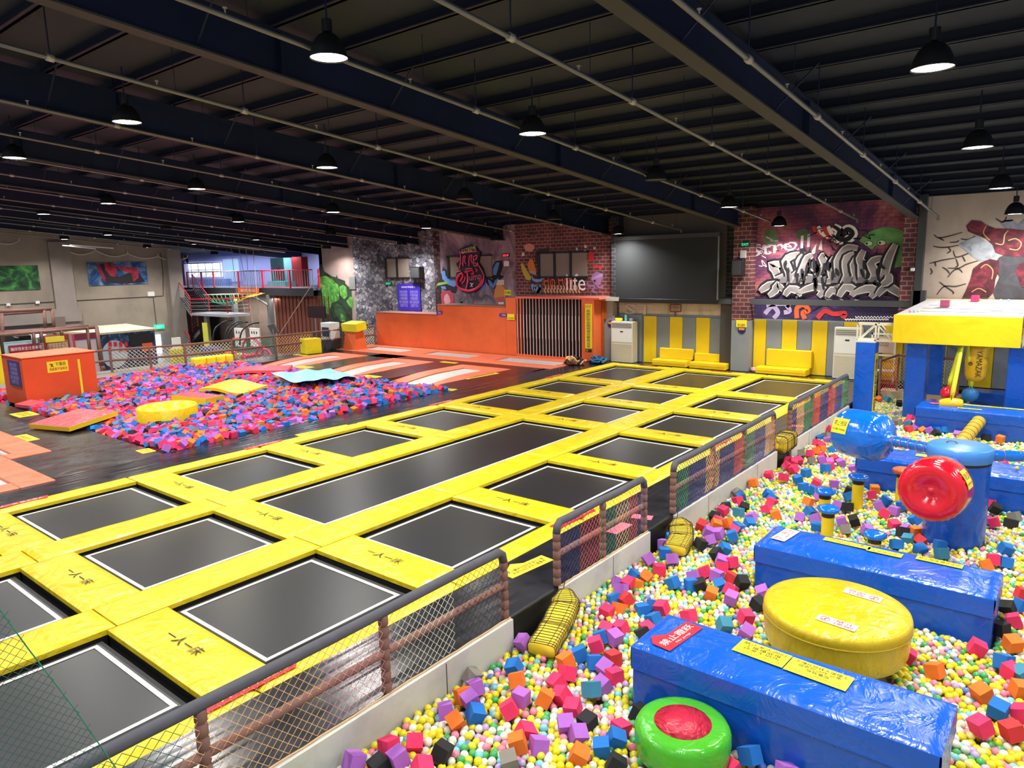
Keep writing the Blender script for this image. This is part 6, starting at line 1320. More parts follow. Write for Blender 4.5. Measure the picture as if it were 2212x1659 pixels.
# yellow cube, bench, air cooler, small tower
t = thing('yellow_cube', 'yellow padded cube beside the air cooler', 'padded block', (-15.1, 17.9, 0)); MB().obox((-15.0, 17.95, .37), (.74, .8, .74), Matrix.Rotation(-.2, 3, 'Z')).build('block', vinyl('lemon_vinyl', (232, 220, 30), .4, .5, 3), t, bevel=.02)
t = thing('yellow_roll_bench', 'tufted yellow padded bench beside the brown railing', 'padded block', (-15.4, 13.2, 0)); MB().obox((-15.15, 12.9, .24), (.5, 1.75, .42), Matrix.Rotation(-.1, 3, 'Z')).build('cushion', vinyl('lemon_vinyl', (232, 220, 30), .4, .5, 3), t, bevel=.09, seg=4)
m = MB()
for k in range(3): m.obox((-14.88+.05*k-.02, 12.5+.42*k, .24), (.03, .02, .4), Matrix.Rotation(-.1, 3, 'Z'))
m.build('tuft_seam', mat('yellow_seam', (200, 166, 20), .4), t)
cxx, cyy = -15.5, 19.55
t = thing('air_cooler', 'grey and white evaporative air cooler standing by the railing', 'air cooler', (cxx, cyy, 0)); MB().box(cxx-.4, cxx+.4, cyy-.3, cyy+.3, .08, .5).build('water_tank', DGRY, t, bevel=.02); MB().box(cxx-.4, cxx+.4, cyy-.3, cyy+.3, .5, 1.38).build('body', mat('cooler_white', (214, 216, 220), .4), t, bevel=.03); MB().box(cxx-.28, cxx+.28, cyy-.32, cyy-.3, .68, 1.15).build('louvre_panel', mat('cooler_louvre', (36, 52, 70), .5), t)
m = MB()
for a in (-.3, .3):
    for b in (-.22, .22): m.cyl((cxx+a, cyy+b, 0), .04, .08, 10)
m.build('caster', BLK, t)
t = thing('orange_plinth', 'orange padded plinth with a tilted yellow top beside the air cooler', 'padded block', (-14.1, 20.1, 0)); MB().add([(-14.9, 19.8, 0), (-13.9, 19.8, 0), (-13.9, 20.6, 0), (-14.9, 20.6, 0), (-14.85, 20.0, .95), (-14.05, 20.0, .95), (-14.05, 20.5, .95), (-14.85, 20.5, .95)], [(3, 2, 1, 0), (4, 5, 6, 7), (0, 1, 5, 4), (1, 2, 6, 5), (2, 3, 7, 6), (3, 0, 4, 7)]).build('plinth', ORG, t, bevel=.02); MB().obox((-14.4, 20.2, 1.16), (1.15, .7, .42), Matrix.Rotation(.15, 3, 'X')).build('top', vinyl('lemon_vinyl', (232, 220, 30), .4, .5, 3), t, bevel=.02)
# television on its stand
t = thing('television', 'flat black television on a stand in front of the green mural', 'television', (-17.2, 20.9, FL)); a, b = ony(663, 660, 21.2), ony(703, 688, 21.2); MB().box(a.x, b.x, 21.2, 21.27, b.z, a.z).build('screen_panel', mat('tv_screen', (44, 24, 32), .25), t, bevel=.01); MB().box((a.x+b.x)/2-.3, (a.x+b.x)/2-.24, 21.27, 21.33, FL, b.z+.2).box((a.x+b.x)/2+.24, (a.x+b.x)/2+.3, 21.27, 21.33, FL, b.z+.2).box((a.x+b.x)/2-.5, (a.x+b.x)/2+.5, 21.0, 21.6, FL, FL+.05).build('stand', STEEL, t)
# mural on the pale plaster wall: generic dark break with green splashes
t = thing('green_mural', 'pale wall mural with a dark jagged break and green rounded shapes', 'mural', (-19.2, YW, FL))
def s1(*p): return [W(690+a/9.217, 510+b/9.217) for a, b in p]
def fl(l, m_, nm, li): MB().poly([p+Vector((0, -li, 0)) for p in s1(*l)][::-1]).build(nm, m_, t)
GRD = blotch('mural_green', [(.3, (44, 92, 44)), (.5, (84, 156, 62)), (.7, (140, 206, 96))], 1.4, 1.6); DKG = blotch('mural_black_green', [(.35, (26, 26, 28)), (.7, (48, 76, 52))], 1.6, 1)
fl([(-30, 700), (30, 545), (75, 620), (95, 700), (250, 800), (330, 820), (350, 770), (370, 840), (510, 890), (520, 950), (640, 1060), (660, 1660), (640, 2100), (300, 2300), (-40, 2300)], DKG, 'dark_break', .006)
fl([(-20, 820), (130, 790), (260, 860), (380, 980), (400, 1100), (390, 1280), (250, 1330), (180, 1560), (80, 1500), (60, 1150), (20, 1000)], GRD, 'green_shape', .012); fl([(400, 1010), (470, 970), (540, 1010), (560, 1200), (500, 1260), (420, 1180)], GRD, 'green_shape', .012); fl([(540, 1290), (620, 1200), (670, 1240), (680, 1470), (600, 1400)], GRD, 'green_shape', .012); fl([(330, 1330), (460, 1400), (540, 1650), (420, 1700), (300, 1500)], blotch('mural_dark_green', [(.3, (34, 52, 38)), (.7, (64, 110, 66))], 2, 1), 'green_shape', .01); fl([(420, 1540), (480, 1560), (520, 1700), (450, 1700)], GRD, 'green_shape', .016)
tag(MB().box(wx(755, 600)-.0, wx(768, 600), YW-.05, YW, 2.9, 3.6).build('grey_patch', GREY), 'grey painted patch at the right edge of the green mural wall', 'panel')
# ================================================================ mezzanine, stairs
MX0, MX1, MY, MZ = -46, -20.95, 22.6, 2.95
t = thing('mezzanine', 'steel mezzanine floor with a barred railing at the back left', 'mezzanine', (-27, 25, 2.6))
MB().box(MX0, MX1, MY, 28, MZ-.12, MZ).build('deck_plate', mat('mezz_floor', (92, 100, 128), .5), t); MB().box(MX0, MX1, MY-.06, MY, MZ-.45, MZ+.02).build('edge_beam', mat('edge_steel', (36, 38, 46), .5), t)
def barrail(p, q, name, m_, n=None, h=1.1, sp=.2, mr=None):
    p, q = Vector(p), Vector(q); L = (q-p).length; n = max(1, int(L/sp)); b = MB()
    for k in range(n+1): c = p.lerp(q, k/n); b.tube([c+Vector((0, 0, .05)), c+Vector((0, 0, h))], .02, 4)
    build_split(b, 'bar', m_, t); r = MB().tube([p+Vector((0, 0, h)), q+Vector((0, 0, h))], .035, 6).tube([p+Vector((0, 0, .08)), q+Vector((0, 0, .08))], .02, 5); r.build('handrail', mr or REDM, t)
def X_(px): return ony(px, 600, MY).x
barrail((X_(405), MY, MZ), (X_(515), MY, MZ), 'rail', SILV, mr=STEEL); barrail((X_(515), MY, MZ), (X_(560), MY, MZ), 'rail', SILV, mr=STEEL); barrail((X_(562), MY, MZ), (MX1, MY, MZ), 'rail', SILV, sp=.24)
po = MB()
for px in (405, 436, 462, 515, 567, 626, 689): po.box(X_(px)-.05, X_(px)+.05, MY-.05, MY+.03, MZ, MZ+1.12)
build_split(po, 'post', REDM, t)
cl = MB()
for px in (577, 500): cl.box(X_(px)-.14, X_(px)+.14, MY-.1, MY+.2, FL, MZ-.4)
build_split(cl, 'column', STEEL, t); cl = MB().tube([(X_(577), MY-.1, 1.9), (X_(555), MY-.6, 2.6)], .06, 6).build('strut', STEEL, t)
tag(MB().box(X_(577)+.15, MX1, MY+.3, MY+.5, FL, MZ-.45).build('cladding', CLAD), 'rust brown ribbed cladding under the mezzanine', 'cladding')
rb = MB()
for k in range(14): rb.box(X_(577)+.5+k*.4, X_(577)+.56+k*.4, MY+.25, MY+.3, FL, MZ-.45)
tag(rb.build('cladding_ribs', mat('clad_dark', (88, 44, 36), .7)), 'darker vertical ribs on the rust brown cladding', 'cladding')
tag(MB().box(MX0, X_(577)+.15, 24.2, 24.3, FL, MZ-.45).build('dark_recess', mat('recess_brown', (150, 132, 122), .8)), 'dim brown wall under the left half of the mezzanine', 'wall panel')
# bright windows and shapes of the upper room
for (a, b, z0, z1, lab) in ((400, 478, 3.6, 4.75, 'wide bright daylight window of the upper room'), (484, 517, 3.2, 4.95, 'white framed glass door of the upper room')):
    x0, x1 = ony(a, 590, 27.9).x, ony(b, 590, 27.9).x; tt = thing('room_window', lab, 'window', ((x0+x1)/2, 27.9, z0)); MB().box(x0, x1, 27.9, 27.98, z0, z1).build('pane', GLOW if a < 480 else mat('pale_blue_glass', (150, 180, 240), .3, emit=.6), tt); fr = MB(); n = 5 if a < 480 else 1
    for k in range(n+1): xx = x0+(x1-x0)*k/n; fr.box(xx-.04, xx+.04, 27.85, 27.9, z0, z1)
    fr.box(x0, x1, 27.85, 27.9, z1-.05, z1+.05).box(x0, x1, 27.85, 27.9, (z0+z1)/2-.03, (z0+z1)/2+.03); fr.build('frame', WHT, tt)
def box3(px0, px1, py0, py1, y, d, m_, nm, lab, cat):
    a, b = ony(px0, py0, min(y, 24.1) if cat == 'doorway' else y), ony(px1, py1, min(y, 24.1) if cat == 'doorway' else y); y = min(y, 24.1) if cat == 'doorway' else y; return tag(MB().box(min(a.x, b.x), max(a.x, b.x), y, y+d, MZ if cat in ('panel', 'counter', 'sofa') else min(a.z, b.z), min(max(a.z, b.z), roofz(y+d)-.03)).build(nm, m_), lab, cat)
box3(583, 617, 552, 622, 25.5, .6, mat('teal_board', (84, 132, 140), .6), 'display_panel', 'teal display panel on the mezzanine', 'panel'); box3(629, 655, 551, 620, 25.4, .5, mat('red_board', (200, 56, 60), .6), 'display_panel', 'red display panel on the mezzanine', 'panel')
q = ony(604, 592, 25.4); tag(MB().lathe([(.42, 0), (.42, .02), (.001, .02)], q, 24, R=Matrix.Rotation(PI/2, 3, 'X')).build('red_disc', mat('red_disc', (190, 40, 60), .5)), 'round red disc on the teal display panel', 'sign'); box3(578, 615, 608, 619, 24.2, .8, mat('cyan_sofa', (120, 190, 200), .6), 'cyan_counter', 'low pale cyan counter behind the mezzanine bars', 'counter'); box3(425, 480, 603, 620, 26, .8, mat('blue_sofa', (60, 110, 190), .6), 'blue_sofa', 'low blue seating in the upper room', 'sofa'); box3(375, 402, 540, 622, 27.5, .4, mat('lilac_wall', (178, 160, 190), .7), 'lilac_mural', 'lilac mural panel at the left of the upper room', 'panel')
t2 = thing('balloon_letters', 'colourful rounded cut out shapes on the lilac panel of the upper room', 'decoration', ony(385, 560, 27.4))
for i, (px, py, c) in enumerate(((371, 562, (220, 40, 60)), (379, 558, (80, 170, 90)), (387, 560, (60, 120, 220)), (395, 557, (230, 150, 60)), (403, 556, (180, 60, 110)), (376, 567, (230, 120, 60)), (391, 566, (60, 160, 190)), (405, 563, (90, 60, 90)))):
    q = ony(px, py, 27.35); MB().lathe([(.22, 0), (.2, .05), (.001, .07)], q, 14, R=Matrix.Rotation(PI/2, 3, 'X')).build('shape', mat('balloon_%d' % i, c, .5), t2, smooth=True)
# orange sign board and rope hammock
t3 = wallsign('orange_sign', 'orange sign board hanging below the mezzanine railing', 'sign', (513, 621), (560, 634), MY-.25, mat('sign_orange', (232, 96, 48), .5), [('极限挑战', .5, .5, .7, .5, WINK)])
t4 = thing('rope_net_bridge', 'sagging yellow and green rope net slung under the mezzanine edge', 'net', ony(500, 645, MY-.9))
TA, TB, TC, TD = ony(440, 637, MY-.2), ony(566, 634, MY-.2), ony(475, 652, MY-1.6), ony(545, 641, MY-1.6)
def hm(u, v): p = TA.lerp(TB, u).lerp(TC.lerp(TD, u), v); p.z -= .45*math.sin(PI*v*.9)*math.sin(PI*min(1, u+.15)); return p
for col_, rng in (('g', range(0, 7)), ('y', range(7, 14))):
    m = MB()
    for k in rng: m.tube([hm(k/13, j/8) for j in range(9)], .025, 5)
    for k in range(0, 9, 2): m.tube([hm(rng[0]/13+j/8*.5, k/8) for j in range(9)], .022, 5)
    m.build('ropes', NETC['g'] if col_ == 'g' else mat('yellow_rope', (214, 186, 50), .7), t4)
MB().tube([tuple(TA), tuple(TB)], .05, 6).build('front_bar', CREAM, t4)
hg = MB()
for (px, py, qx, qy) in ((497, 520, 512, 640), (513, 520, 536, 640), (530, 520, 545, 700), (545, 520, 562, 720), (520, 634, 537, 710), (534, 634, 548, 706)):
    a = ony(px, py, MY-.5); b = ony(qx, qy, MY-.5); hg.tube([a, b], .018, 4)
tag(hg.build('hanging_ropes', mat('pale_rope', (170, 158, 146), .8)), 'thin pale ropes hanging beside the mezzanine post', 'ropes', kind='stuff')
tag(MB().tube([ony(690, 590, MY-.1), onz(604, 722, .2)], .02, 5).build('guy_rope', mat('pale_rope', (170, 158, 146), .8)), 'long diagonal rope from the mezzanine corner down to the railing', 'rope')
tag(MB().tube([onroof(400, 518, 5.0), ony(615, 545, 22.2)], .05, 6).build('ceiling_tube', mat('white_tube', (214, 208, 196), .4)), 'long pale tube under the roof in front of the mezzanine', 'pipe')
# stairs
t = thing('staircase', 'steel staircase with red barred handrails down from the mezzanine', 'staircase', (-30, 20.8, FL))
SY = 20.6
def SP(px, py, y=SY): return ony(px, py, y)
def stairflight(p_top, p_bot, w, n, nm):
    a, b = Vector(p_top), Vector(p_bot); m = MB()
    for k in range(n):
        c = a.lerp(b, (k+.5)/n); m.box(c.x-.16, c.x+.16, c.y, c.y+w, c.z-.03, c.z)
    m.build('treads', mat('tread_dark', (44, 40, 48), .6), t); s_ = MB()
    for yy in (0, w): s_.slab([a+Vector((0, yy, 0)), b+Vector((0, yy, 0)), b+Vector((0, yy, -.28)), a+Vector((0, yy, -.28))], (0, .04, 0))
    s_.build('stringer', mat('stringer_steel', (120, 114, 116), .5), t)
A0 = SP(378, 628); A1 = SP(413, 676); B0 = SP(398, 719); 
stairflight(A0, A1, 1.3, 11, 'upper')
MB().box(SP(362, 627).x, A0.x+.1, SY, MY, A0.z-.1, A0.z).build('top_landing', mat('edge_steel', (36, 38, 46), .5), t); MB().box(A1.x-.1, SP(492, 676).x, SY, SY+1.5, A1.z-.16, A1.z).build('mid_landing', mat('landing_steel', (150, 150, 160), .4), t)
hr = MB()
def rails(p, q, n=4, h=1.05, y=0):
    p, q = Vector(p)+Vector((0, y, 0)), Vector(q)+Vector((0, y, 0))
    hr.tube([p+Vector((0, 0, h)), q+Vector((0, 0, h))], .035, 6); hr.tube([p, p+Vector((0, 0, h))], .035, 6); hr.tube([q, q+Vector((0, 0, h))], .035, 6)
    b_ = MB()
    for k in range(1, n+1): b_.tube([p+Vector((0, 0, h*k/(n+1))), q+Vector((0, 0, h*k/(n+1)))], .018, 5)
    b_.build('rail_bars', SILV, t)
rails(A0, A1); rails(A0, A1, 4, 1.05, 1.3); rails(SP(362, 627), A0, 4); rails(A1, SP(492, 676), 3, .9)
rails(SP(492, 676), SP(492, 676)+Vector((0, 1.5, 0)), 3, .9)
C0 = SP(378, 729); C1 = SP(413, 760); rails(SP(372, 729), C0, 3, 1.1); rails(C0, C1, 4, 1.1)
stairflight(SP(430, 712, SY+.9), SP(402, 745, SY+.9), .8, 7, 'lower'); rails(SP(428, 705, SY+.9), SP(416, 716, SY+.9), 4, 1.0)
hr.build('handrail', REDM, t)
MB().box(SP(432, 700).x, SP(438, 700).x, SY+.3, SY+.5, FL, A1.z-.1).build('support_column', STEEL, t)
box3(436, 452, 697, 752, SY+.2, .05, vinyl('lime_banner', (206, 204, 60), .5, 0), 'lime_banner', 'narrow lime green banner on the stair column', 'sign')
box3(447, 478, 683, 748, 24.5, .3, mat('dark_doorway', (52, 48, 48), .7), 'dark_doorway', 'dark doorway below the stair landing', 'doorway')
# arcade basketball machines
for i, (p0, p1, lab) in enumerate(((505, 530, 'left basketball arcade machine with a pale face backboard'), (538, 562, 'right basketball arcade machine with a pale face backboard'))):
    y = 20.9-i*.3; a, b = ony(p0, 708, y), ony(p1, 750, y); t = thing('arcade_machine', lab, 'arcade machine', ((a.x+b.x)/2, y, FL), 'basketball arcade machines')
    MB().box(a.x, b.x, y, y+.1, b.z, a.z).build('backboard', WHT, t, bevel=.02); MB().box(a.x-.05, b.x+.05, y-1.2, y+.1, FL, b.z-.4).build('cabinet', mat('arcade_%d' % i, ((216, 84, 40), (206, 40, 90))[i], .5), t, bevel=.03)
    m = MB(); m.tube(smooth([Vector((a.x-.15, y-1.4, -.2)), Vector((a.x-.12, y-1.2, .55)), Vector((a.x-.1, y-.6, .95)), Vector((a.x-.1, y, 1.0))], 5), .05, 8); m.tube(smooth([Vector((b.x+.15, y-1.4, -.2)), Vector((b.x+.12, y-1.2, .55)), Vector((b.x+.1, y-.6, .95)), Vector((b.x+.1, y, 1.0))], 5), .05, 8); build_split(m, 'side_frame', BLK, t, smooth=True)
    w_ = b.x-a.x; m = MB()
    for fx in (.25, .5, .75): m.box(a.x+w_*fx-.05, a.x+w_*fx+.05, y-.01, y, a.z-.35, a.z-.2)
    m.build('score_window', INK, t); m = MB(); m.tube([(a.x+w_/2+.2*math.cos(q), y-.25+.2*math.sin(q), a.z-.6) for q in [2*PI*k/16 for k in range(16)]], .015, 5, closed=True); m.build('hoop', mat('hoop_orange', (230, 96, 40), .5), t)
t = thing('pink_arch', 'pink tubular ride with round hoops behind the railing', 'ride', ony(560, 770, 19.2)); m = MB()
for (px, py, r) in ((545, 760, 1.0), (566, 768, .55), (576, 770, .5)): q = ony(px, py, 19.0); m.tube([q+Vector((r*math.cos(a), 0, r*math.sin(a)*.8)) for a in [2*PI*k/28 for k in range(28)]], .06, 7, closed=True)
m.build('hoops', mat('hot_pink', (222, 50, 110), .45), t, smooth=True)
for (px, py, r, c, lab) in ((500, 766, .35, (212, 86, 40), 'orange'), (520, 770, .3, (190, 160, 110), 'sand'), (478, 764, .4, (90, 50, 60), 'dark'), (455, 760, .5, (50, 50, 110), 'navy')):
    q = ony(px, py, 19.6); tag(MB().obox(q, (r*2.4, r*1.5, r*1.3)).build('toy_machine', mat('toy_'+lab, c, .5), bevel=.1, seg=3), '%s toy machine behind the diamond net railing' % lab, 'toy')
t = thing('tilted_screen', 'grey tilted screen on a post behind the railing', 'screen', ony(590, 712, 19.4)); q = ony(590, 710, 19.4); MB().obox(q, (.75, .06, .55), Matrix.Rotation(.35, 3, 'X') @ Matrix.Rotation(-.2, 3, 'Y')).build('panel', mat('screen_grey', (86, 90, 84), .4), t, bevel=.01); MB().tube([q, (q.x, q.y+.1, FL)], .04, 6).build('post', STEEL, t)
# ================================================================ left concrete wall posters etc. (generic artwork)
def xposter(nm, p0, p1, lab, m_, extra=(), X=XL+.03):
    a, b = onx(p0[0], p0[1], X), onx(p1[0], p1[1], X); y0_, y1_ = sorted((a.y, b.y)); z0_, z1_ = sorted((a.z, b.z)); t = thing(nm, lab, 'poster', (X, (y0_+y1_)/2, z0_)); MB().box(X-.02, X+.02, y0_, y1_, z0_, z1_).build('banner_cloth', m_, t)
    for (l, mm_, li) in extra: MB().poly([(X+.02+li, y0_+(y1_-y0_)*u, z0_+(z1_-z0_)*v) for u, v in l]).build('painted_shape', mm_, t)
    return t
BLP = blotch('banner_blue_storm', [(.3, (18, 28, 56)), (.5, (40, 84, 140)), (.62, (120, 140, 160)), (.75, (190, 160, 130))], .9, 2, flat=(1, 2)); GNP = blotch('banner_green_dark', [(.3, (16, 24, 26)), (.5, (30, 74, 44)), (.62, (60, 130, 60)), (.78, (160, 180, 60))], 1.0, 2, flat=(1, 2)); RDP = blotch('banner_red', [(.3, (60, 20, 30)), (.6, (176, 44, 66))], 2, 1, flat=(1, 2))
xposter('wall_banner', (187, 567), (320, 613), 'blue and red wall banner in the middle of the concrete wall', BLP, [([(.15, .9), (.3, .95), (.35, .6), (.5, .35), (.7, .55), (.85, .5), (.95, .1), (.75, .05), (.5, .05), (.3, .1), (.22, .5)], mat('banner_shadow', (30, 22, 34), .7), .004), ([(.28, .98), (.42, 1.0), (.48, .7), (.44, .35), (.36, .4), (.28, .7)], RDP, .01), ([(.48, .85), (.65, .8), (.85, .7), (.84, .3), (.74, .1), (.72, .5), (.55, .62)], RDP, .008), ([(.13, .95), (.2, .9), (.28, .3), (.24, .1), (.2, .45)], RDP, .008)])
xposter('wall_banner', (-40, 575), (88, 625), 'green and dark wall banner at the left edge', GNP)
# cable, box and exit sign on the wall
t = thing('wall_conduit', 'thin dark cable running along the concrete wall', 'cable', (XL, 14, 3)); P_ = [onx(a, b, XL+.03) for a, b in ((0, 658), (150, 650), (320, 641), (353, 639), (352, 590), (347, 545))]; MB().tube(P_, .02, 5).tube([onx(331, 642, XL+.03), onx(338, 700, XL+.03)], .02, 5).build('cable', DGRY, t)
def wallbox(px, py, s, lab, m_=WHT, nm='junction_box'): q = onx(px, py, XL); return tag(MB().box(XL, XL+.12, q.y-s[0]/2, q.y+s[0]/2, q.z-s[1]/2, q.z+s[1]/2).build(nm, m_), lab, 'fitting')
wallbox(325, 635, (.42, .3), 'twin headed white emergency lamp on the concrete wall', nm='emergency_lamp'); wallbox(80, 653, (.2, .15), 'white fitting on the cable below the blue banner'); wallbox(17, 658, (.18, .15), 'white fitting on the cable at the left edge')
q = onx(343, 706, XL); t = thing('exit_sign', 'green exit sign at the right end of the concrete wall', 'exit sign', q); MB().box(XL, XL+.1, q.y-.32, q.y+.32, q.z-.13, q.z+.13).build('box', EXITG, t); MB().text('EXIT', (XL+.1, q.y, q.z), (0, 1, 0), (0, 0, 1), .36, .14, lift=.006).build('lettering', WINK, t)
# white swag of cable under the roof edge
m = MB()
for (a, b, c_) in (((131, 533), (207, 541), 12), ((207, 541), (276, 548), 9), ((276, 548), (341, 554), 7), ((341, 554), (405, 556), 9), ((0, 525), (42, 520), 4)):
    pa, pb = onx(a[0], a[1], -33.3), onx(b[0], b[1], -33.3); m.tube([pa.lerp(pb, s/10)+Vector((0, 0, -c_*.03*math.sin(PI*s/10))) for s in range(11)], .03, 5); m.tube([pb, pb+Vector((0, 0, .14))], .03, 5)
tag(m.build('cable_swag', mat('white_cable', (206, 200, 190), .6)), 'white cable swagged under the top of the concrete wall', 'cable')
m = MB().tube([onx(150, 529, -31), onx(245, 536, -31)], .04, 5).tube([onx(135, 530, -31), onx(205, 537, -31)], .04, 5); tag(m.build('tube_lights', mat('tube_white', (220, 216, 220), .4)), 'pair of pale tubes near the top of the concrete wall', 'pipe')
# roller shutter and recess
t = thing('roller_shutter', 'grey ribbed roller shutter behind the play frame', 'shutter', (XL+.1, 11, FL)); a, b = onx(5, 693, XL+.1), onx(93, 760, XL+.1); MB().box(XL+.02, XL+.1, a.y-3, b.y, FL, a.z).build('curtain', mat('shutter_grey', (128, 124, 122), .5), t); m = MB()
for k in range(16): m.box(XL+.1, XL+.14, a.y-3, b.y, FL+.05+k*.15, FL+.1+k*.15)
m.build('slat', mat('shutter_dark', (84, 80, 80), .5), t)
a, b = onx(117, 685, XL+.4), onx(145, 725, XL+.4); tag(MB().box(XL+.3, XL+.42, a.y, b.y, FL, a.z).build('recess_panel', mat('recess_tan', (112, 98, 90), .8)), 'brown recess panel beside the roller shutter', 'panel')
# cave mural booth
BXX = -24.0
t = thing('cave_booth', 'booth with a dark blue cave mural and a pale roof', 'booth', (BXX-2, 13, FL)); a, b = onx(218, 722, BXX), onx(334, 716, BXX)
CAVE = blotch('cave_print', [(.3, (14, 18, 34)), (.5, (32, 50, 84)), (.62, (84, 110, 150)), (.78, (190, 200, 210))], 1.6, 2.5, flat=(1, 2))
y0_, y1_, zt_ = a.y, b.y, 1.55
zt_ = onx(280, 718, BXX).z
MB().box(BXX-3.5, BXX, y0_, y1_, FL, zt_).build('walls', CAVE, t); MB().add([(BXX+.05, y0_-.1, zt_), (BXX+.05, y1_+.1, zt_), (BXX-3.6, y1_+.1, zt_+.12), (BXX-3.6, y0_-1.4, zt_+.12), (BXX+.05, y0_-.1, zt_+.1), (BXX+.05, y1_+.1, zt_+.1), (BXX-3.6, y1_+.1, zt_+.22), (BXX-3.6, y0_-1.4, zt_+.22)], [(3, 2, 1, 0), (4, 5, 6, 7), (0, 1, 5, 4), (1, 2, 6, 5), (2, 3, 7, 6), (3, 0, 4, 7)]).build('roof', WOOD, t)
def bx(px0, px1, py0, py1, X, d, m_, nm, par=None, lab=None, cat=None):
    a, b = onx(px0, py0, X), onx(px1, py1, X); zb = FL if nm in ('lattice_wall', 'pink_post', 'dark_counter', 'yellow_board', 'door_light', 'door_leaf', 'white_column_wrap', 'panel', 'frame') else min(a.z, b.z); o = MB().box(X-d, X, min(a.y, b.y), max(a.y, b.y), zb, max(a.z, b.z)).build(nm, m_, par)
    if lab: tag(o, lab, cat)
    return o
bx(279, 333, 723, 742, BXX+.06, .1, INK, 'dark_panel', t); bx(307, 331, 742, 757, BXX+.08, .05, mat('sign_orange', (232, 96, 48), .5), 'orange_panel', t)
q = [onx(248+28*math.cos(a_), 765+30*math.sin(a_), BXX+.02) for a_ in [2*PI*k/20 for k in range(20)]]; MB().poly(q).build('pale_circle', mat('pale_print', (176, 184, 196), .7), t)
for r_ in range(2):
    for c_ in range(4):
        if r_ == 1 and c_ == 1: continue
        bx(234+c_*11.5, 242+c_*11.5, 739+r_*12, 748+r_*12, BXX+.05, .02, SIGNR, 'red_tile', t)
bx(155, 217, 725, 800, BXX-.1, .1, mat('lattice_pink_white', (206, 186, 190), .6), 'lattice_wall', None, 'white and pink lattice wall left of the cave booth', 'panel'); bx(155, 217, 722, 730, BXX-.05, .1, mat('maroon_trim', (130, 40, 64), .6), 'maroon_trim', None, 'maroon trim on top of the white lattice wall', 'panel')
for (px, w_, lab) in ((160, 6, 'left pink post of the lattice wall'), (215, 5, 'right pink post of the lattice wall')): bx(px, px+w_, 722, 805, BXX+.0, .1, mat('pink_post', (196, 70, 96), .5), 'pink_post', None, lab, 'post')
t = thing('menu_board', 'brown menu board with a yellow fruit heading', 'notice board', onx(125, 790, -21)); bx(94, 157, 726, 790, -21, .1, mat('maroon_frame', (140, 40, 40), .6), 'frame', t); bx(101, 153, 738, 786, -20.95, .08, mat('menu_brown', (150, 100, 66), .6), 'panel', t); bx(98, 140, 728, 737, -20.93, .06, mat('yellow_heading', (226, 200, 60), .6), 'heading', t)
q = onx(127, 752, -20.9); MB().text(T_RULE, (-20.9, q.y, q.z), (0, 1, 0), (0, 0, 1), .9, .5).build('lettering', mat('cream_ink', (224, 206, 180), .6), t)
t = thing('safety_board', 'pale blue safety notice board with a maroon heading', 'notice board', onx(50, 790, -19)); bx(9, 97, 740, 850, -19, .1, mat('pale_blue_board', (160, 206, 214), .6), 'panel', t); bx(18, 87, 747, 757, -18.95, .06, mat('maroon_heading', (150, 36, 60), .6), 'heading', t); q = onx(57, 752, -18.9); MB().text('蹦床馆安全注意事项', (-18.9, q.y, q.z), (0, 1, 0), (0, 0, 1), 1.1, .14).build('lettering', WINK, t); bx(21, 52, 762, 776, -18.95, .06, mat('magenta_box', (214, 40, 120), .6), 'magenta_box', t); bx(57, 86, 759, 776, -18.95, .06, mat('green_box', (90, 180, 40), .6), 'green_box', t)
bx(30, 70, 727, 745, -22, 2.0, INK, 'dark_counter', None, 'black topped kiosk counter behind the safety board', 'counter'); bx(-20, 8, 750, 800, -17.8, .1, SIGNY, 'yellow_board', None, 'yellow board at the far left edge', 'panel')
tag(MB().slab([onx(30, 727, -22), onx(68, 732, -22), onx(100, 722, -24), onx(60, 720, -24)], (0, 0, -.05)).build('counter_top', WHT), 'white slanted kiosk top behind the safety board', 'counter')
# brown play frame
t = thing('play_frame', 'brown padded tube frame in front of the kiosks', 'play frame', (-19.5, 8, FL)); m = MB()
def tb(l, X, r=.07): 
    pts = [onx(a, b, X) for a, b in l]
    for p_, q_ in zip(pts[:-1], pts[1:]): m.tube([p_, q_], r, 8)
tb([(-20, 674), (112, 667), (118, 718)], -20); tb([(-20, 680), (96, 672)], -21.2); tb([(95, 670), (99, 716)], -20); tb([(3, 676), (8, 760)], -20); tb([(0, 718), (117, 711)], -20); tb([(-20, 726), (209, 707)], -18.6); tb([(0, 722), (190, 704), (209, 707)], -19.6); tb([(188, 706), (196, 775)], -18.6); tb([(208, 707), (218, 790)], -18.6); tb([(72, 718), (74, 745)], -18.6); tb([(88, 716), (91, 740)], -18.6); tb([(132, 713), (134, 725)], -18.6); tb([(209, 705), (222, 790), (226, 800)], -18.2)
m.build('tube_frame', BROWN, t, smooth=True)
bx(333, 349, 724, 746, XL+.1, .08, GLOW, 'door_light', None, 'bright glass door under the green exit sign', 'door'); bx(349, 372, 719, 780, XL+.06, .04, GREY, 'door_leaf', None, 'grey door leaf at the right end of the concrete wall', 'door')
bx(372, 396, 730, 790, -20, .1, WHT, 'white_column_wrap', None, 'white wrapped stair foot by the red rails', 'panel')
q = onz(375, 770, -.2); t = thing('yellow_board', 'bright yellow notice board by the railing with black text', 'notice board', q); bx(367, 400, 754, 788, -17.2, .06, mat('neon_yellow', (240, 226, 10), .5), 'panel', t); q = onx(383, 771, -17.13); MB().text(T_RULE, (-17.12, q.y, q.z), (0, 1, 0), (0, 0, 1), .8, .7).build('lettering', INK, t)
tag(MB().box(-22, -16.95, 8.5, 17, FL-.001, FL+.02).build('blue_floor_mat', mat('floor_pale_blue', (150, 176, 186), .4)), 'pale blue floor between the railing and the kiosks', 'floor mat')
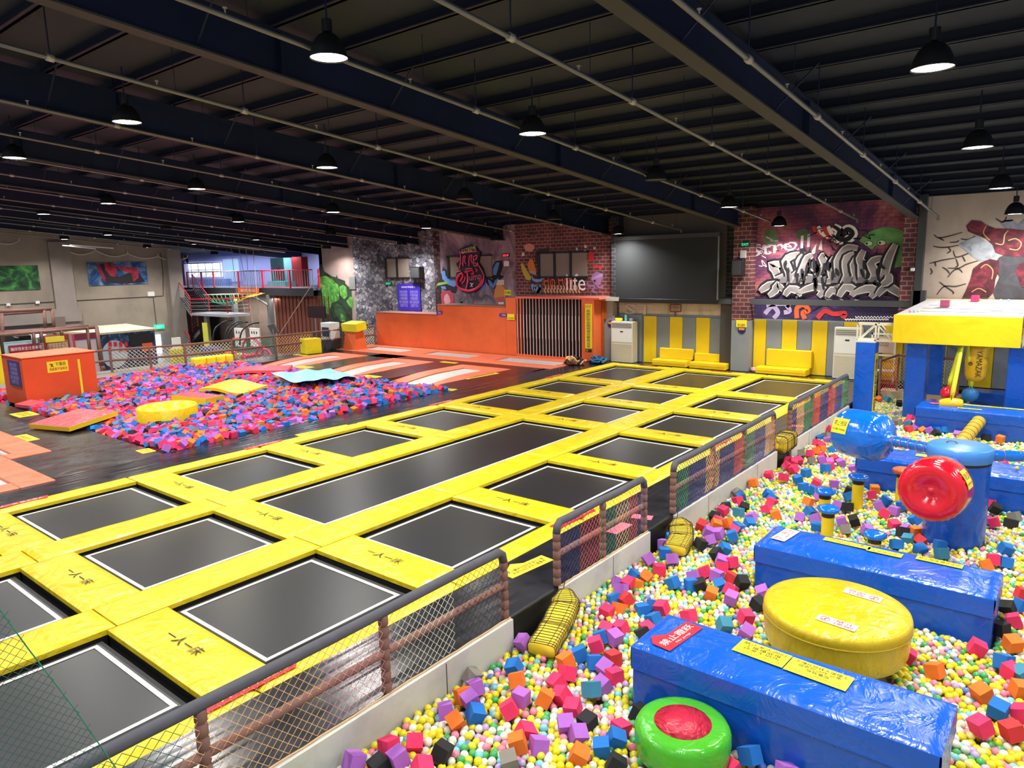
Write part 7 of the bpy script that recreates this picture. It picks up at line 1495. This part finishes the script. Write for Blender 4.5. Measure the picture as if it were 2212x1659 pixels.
# person standing in the doorway by the slatted cage
def person(c, lab):
    t = thing('person', lab, 'person', c); x, y, z = c; SK = mat('skin', (206, 156, 130), .6)
    MB().lathe([(.10, .84), (.165, .88), (.155, 1.0), (.15, 1.1), (.185, 1.28), (.19, 1.36), (.15, 1.43), (.06, 1.47)], (x, y, z), 20).build('yellow_top', mat('yellow_shirt', (222, 206, 30), .8), t, smooth=True)
    for s in (-1, 1):
        limb([((x+s*.09, y, z+.9), .095), ((x+s*.10, y, z+.5), .07), ((x+s*.10, y+.01, z+.1), .05)], t, mat('black_trousers', (24, 24, 28), .8), 'trouser_leg'); limb([((x+s*.10, y+.04, z+.05), .045), ((x+s*.11, y-.1, z+.035), .035)], t, WHT, 'shoe')
        limb([((x+s*.18, y, z+1.38), .06), ((x+s*.23, y+.02, z+1.12), .048)], t, mat('yellow_shirt', (222, 206, 30), .8), 'sleeve'); limb([((x+s*.23, y+.02, z+1.14), .042), ((x+s*.24, y-.04, z+.92), .034), ((x+s*.23, y-.08, z+.80), .028), ((x+s*.225, y-.1, z+.70), .02)], t, SK, 'arm')
        for k in range(4): limb([((x+s*(.215+.008*k), y-.08-.018*k, z+.72), .009), ((x+s*(.21+.008*k), y-.1-.018*k, z+.64+.01*k), .008)], t, SK, 'finger')
    MB().lathe([(.05, 1.44), (.05, 1.5), (.075, 1.53), (.09, 1.6), (.088, 1.68), (.06, 1.73), (.001, 1.745)], (x, y, z), 18).build('head', SK, t, smooth=True); MB().lathe([(.097, 1.62), (.098, 1.69), (.07, 1.745), (.001, 1.76)], (x, y+.012, z), 18).build('hair', BLK, t, smooth=True)
    MB().cyl((x, y-.095, z+1.6), .012, .03, 6).build('nose', SK, t)
    for s in (-1, 1): MB().lathe([(.001, -.01), (.009, 0), (.001, .01)], (x+s*.03, y-.083, z+1.63), 8).build('eye', INK, t)
person((-1.42, 22.86, 0), 'person in a yellow top and black trousers half hidden behind the orange cage post')
# ---------------------------------------------------------------- clean up helper properties, mark small repeats
for o in list(bpy.data.objects):
    if '_o' in o: del o['_o']
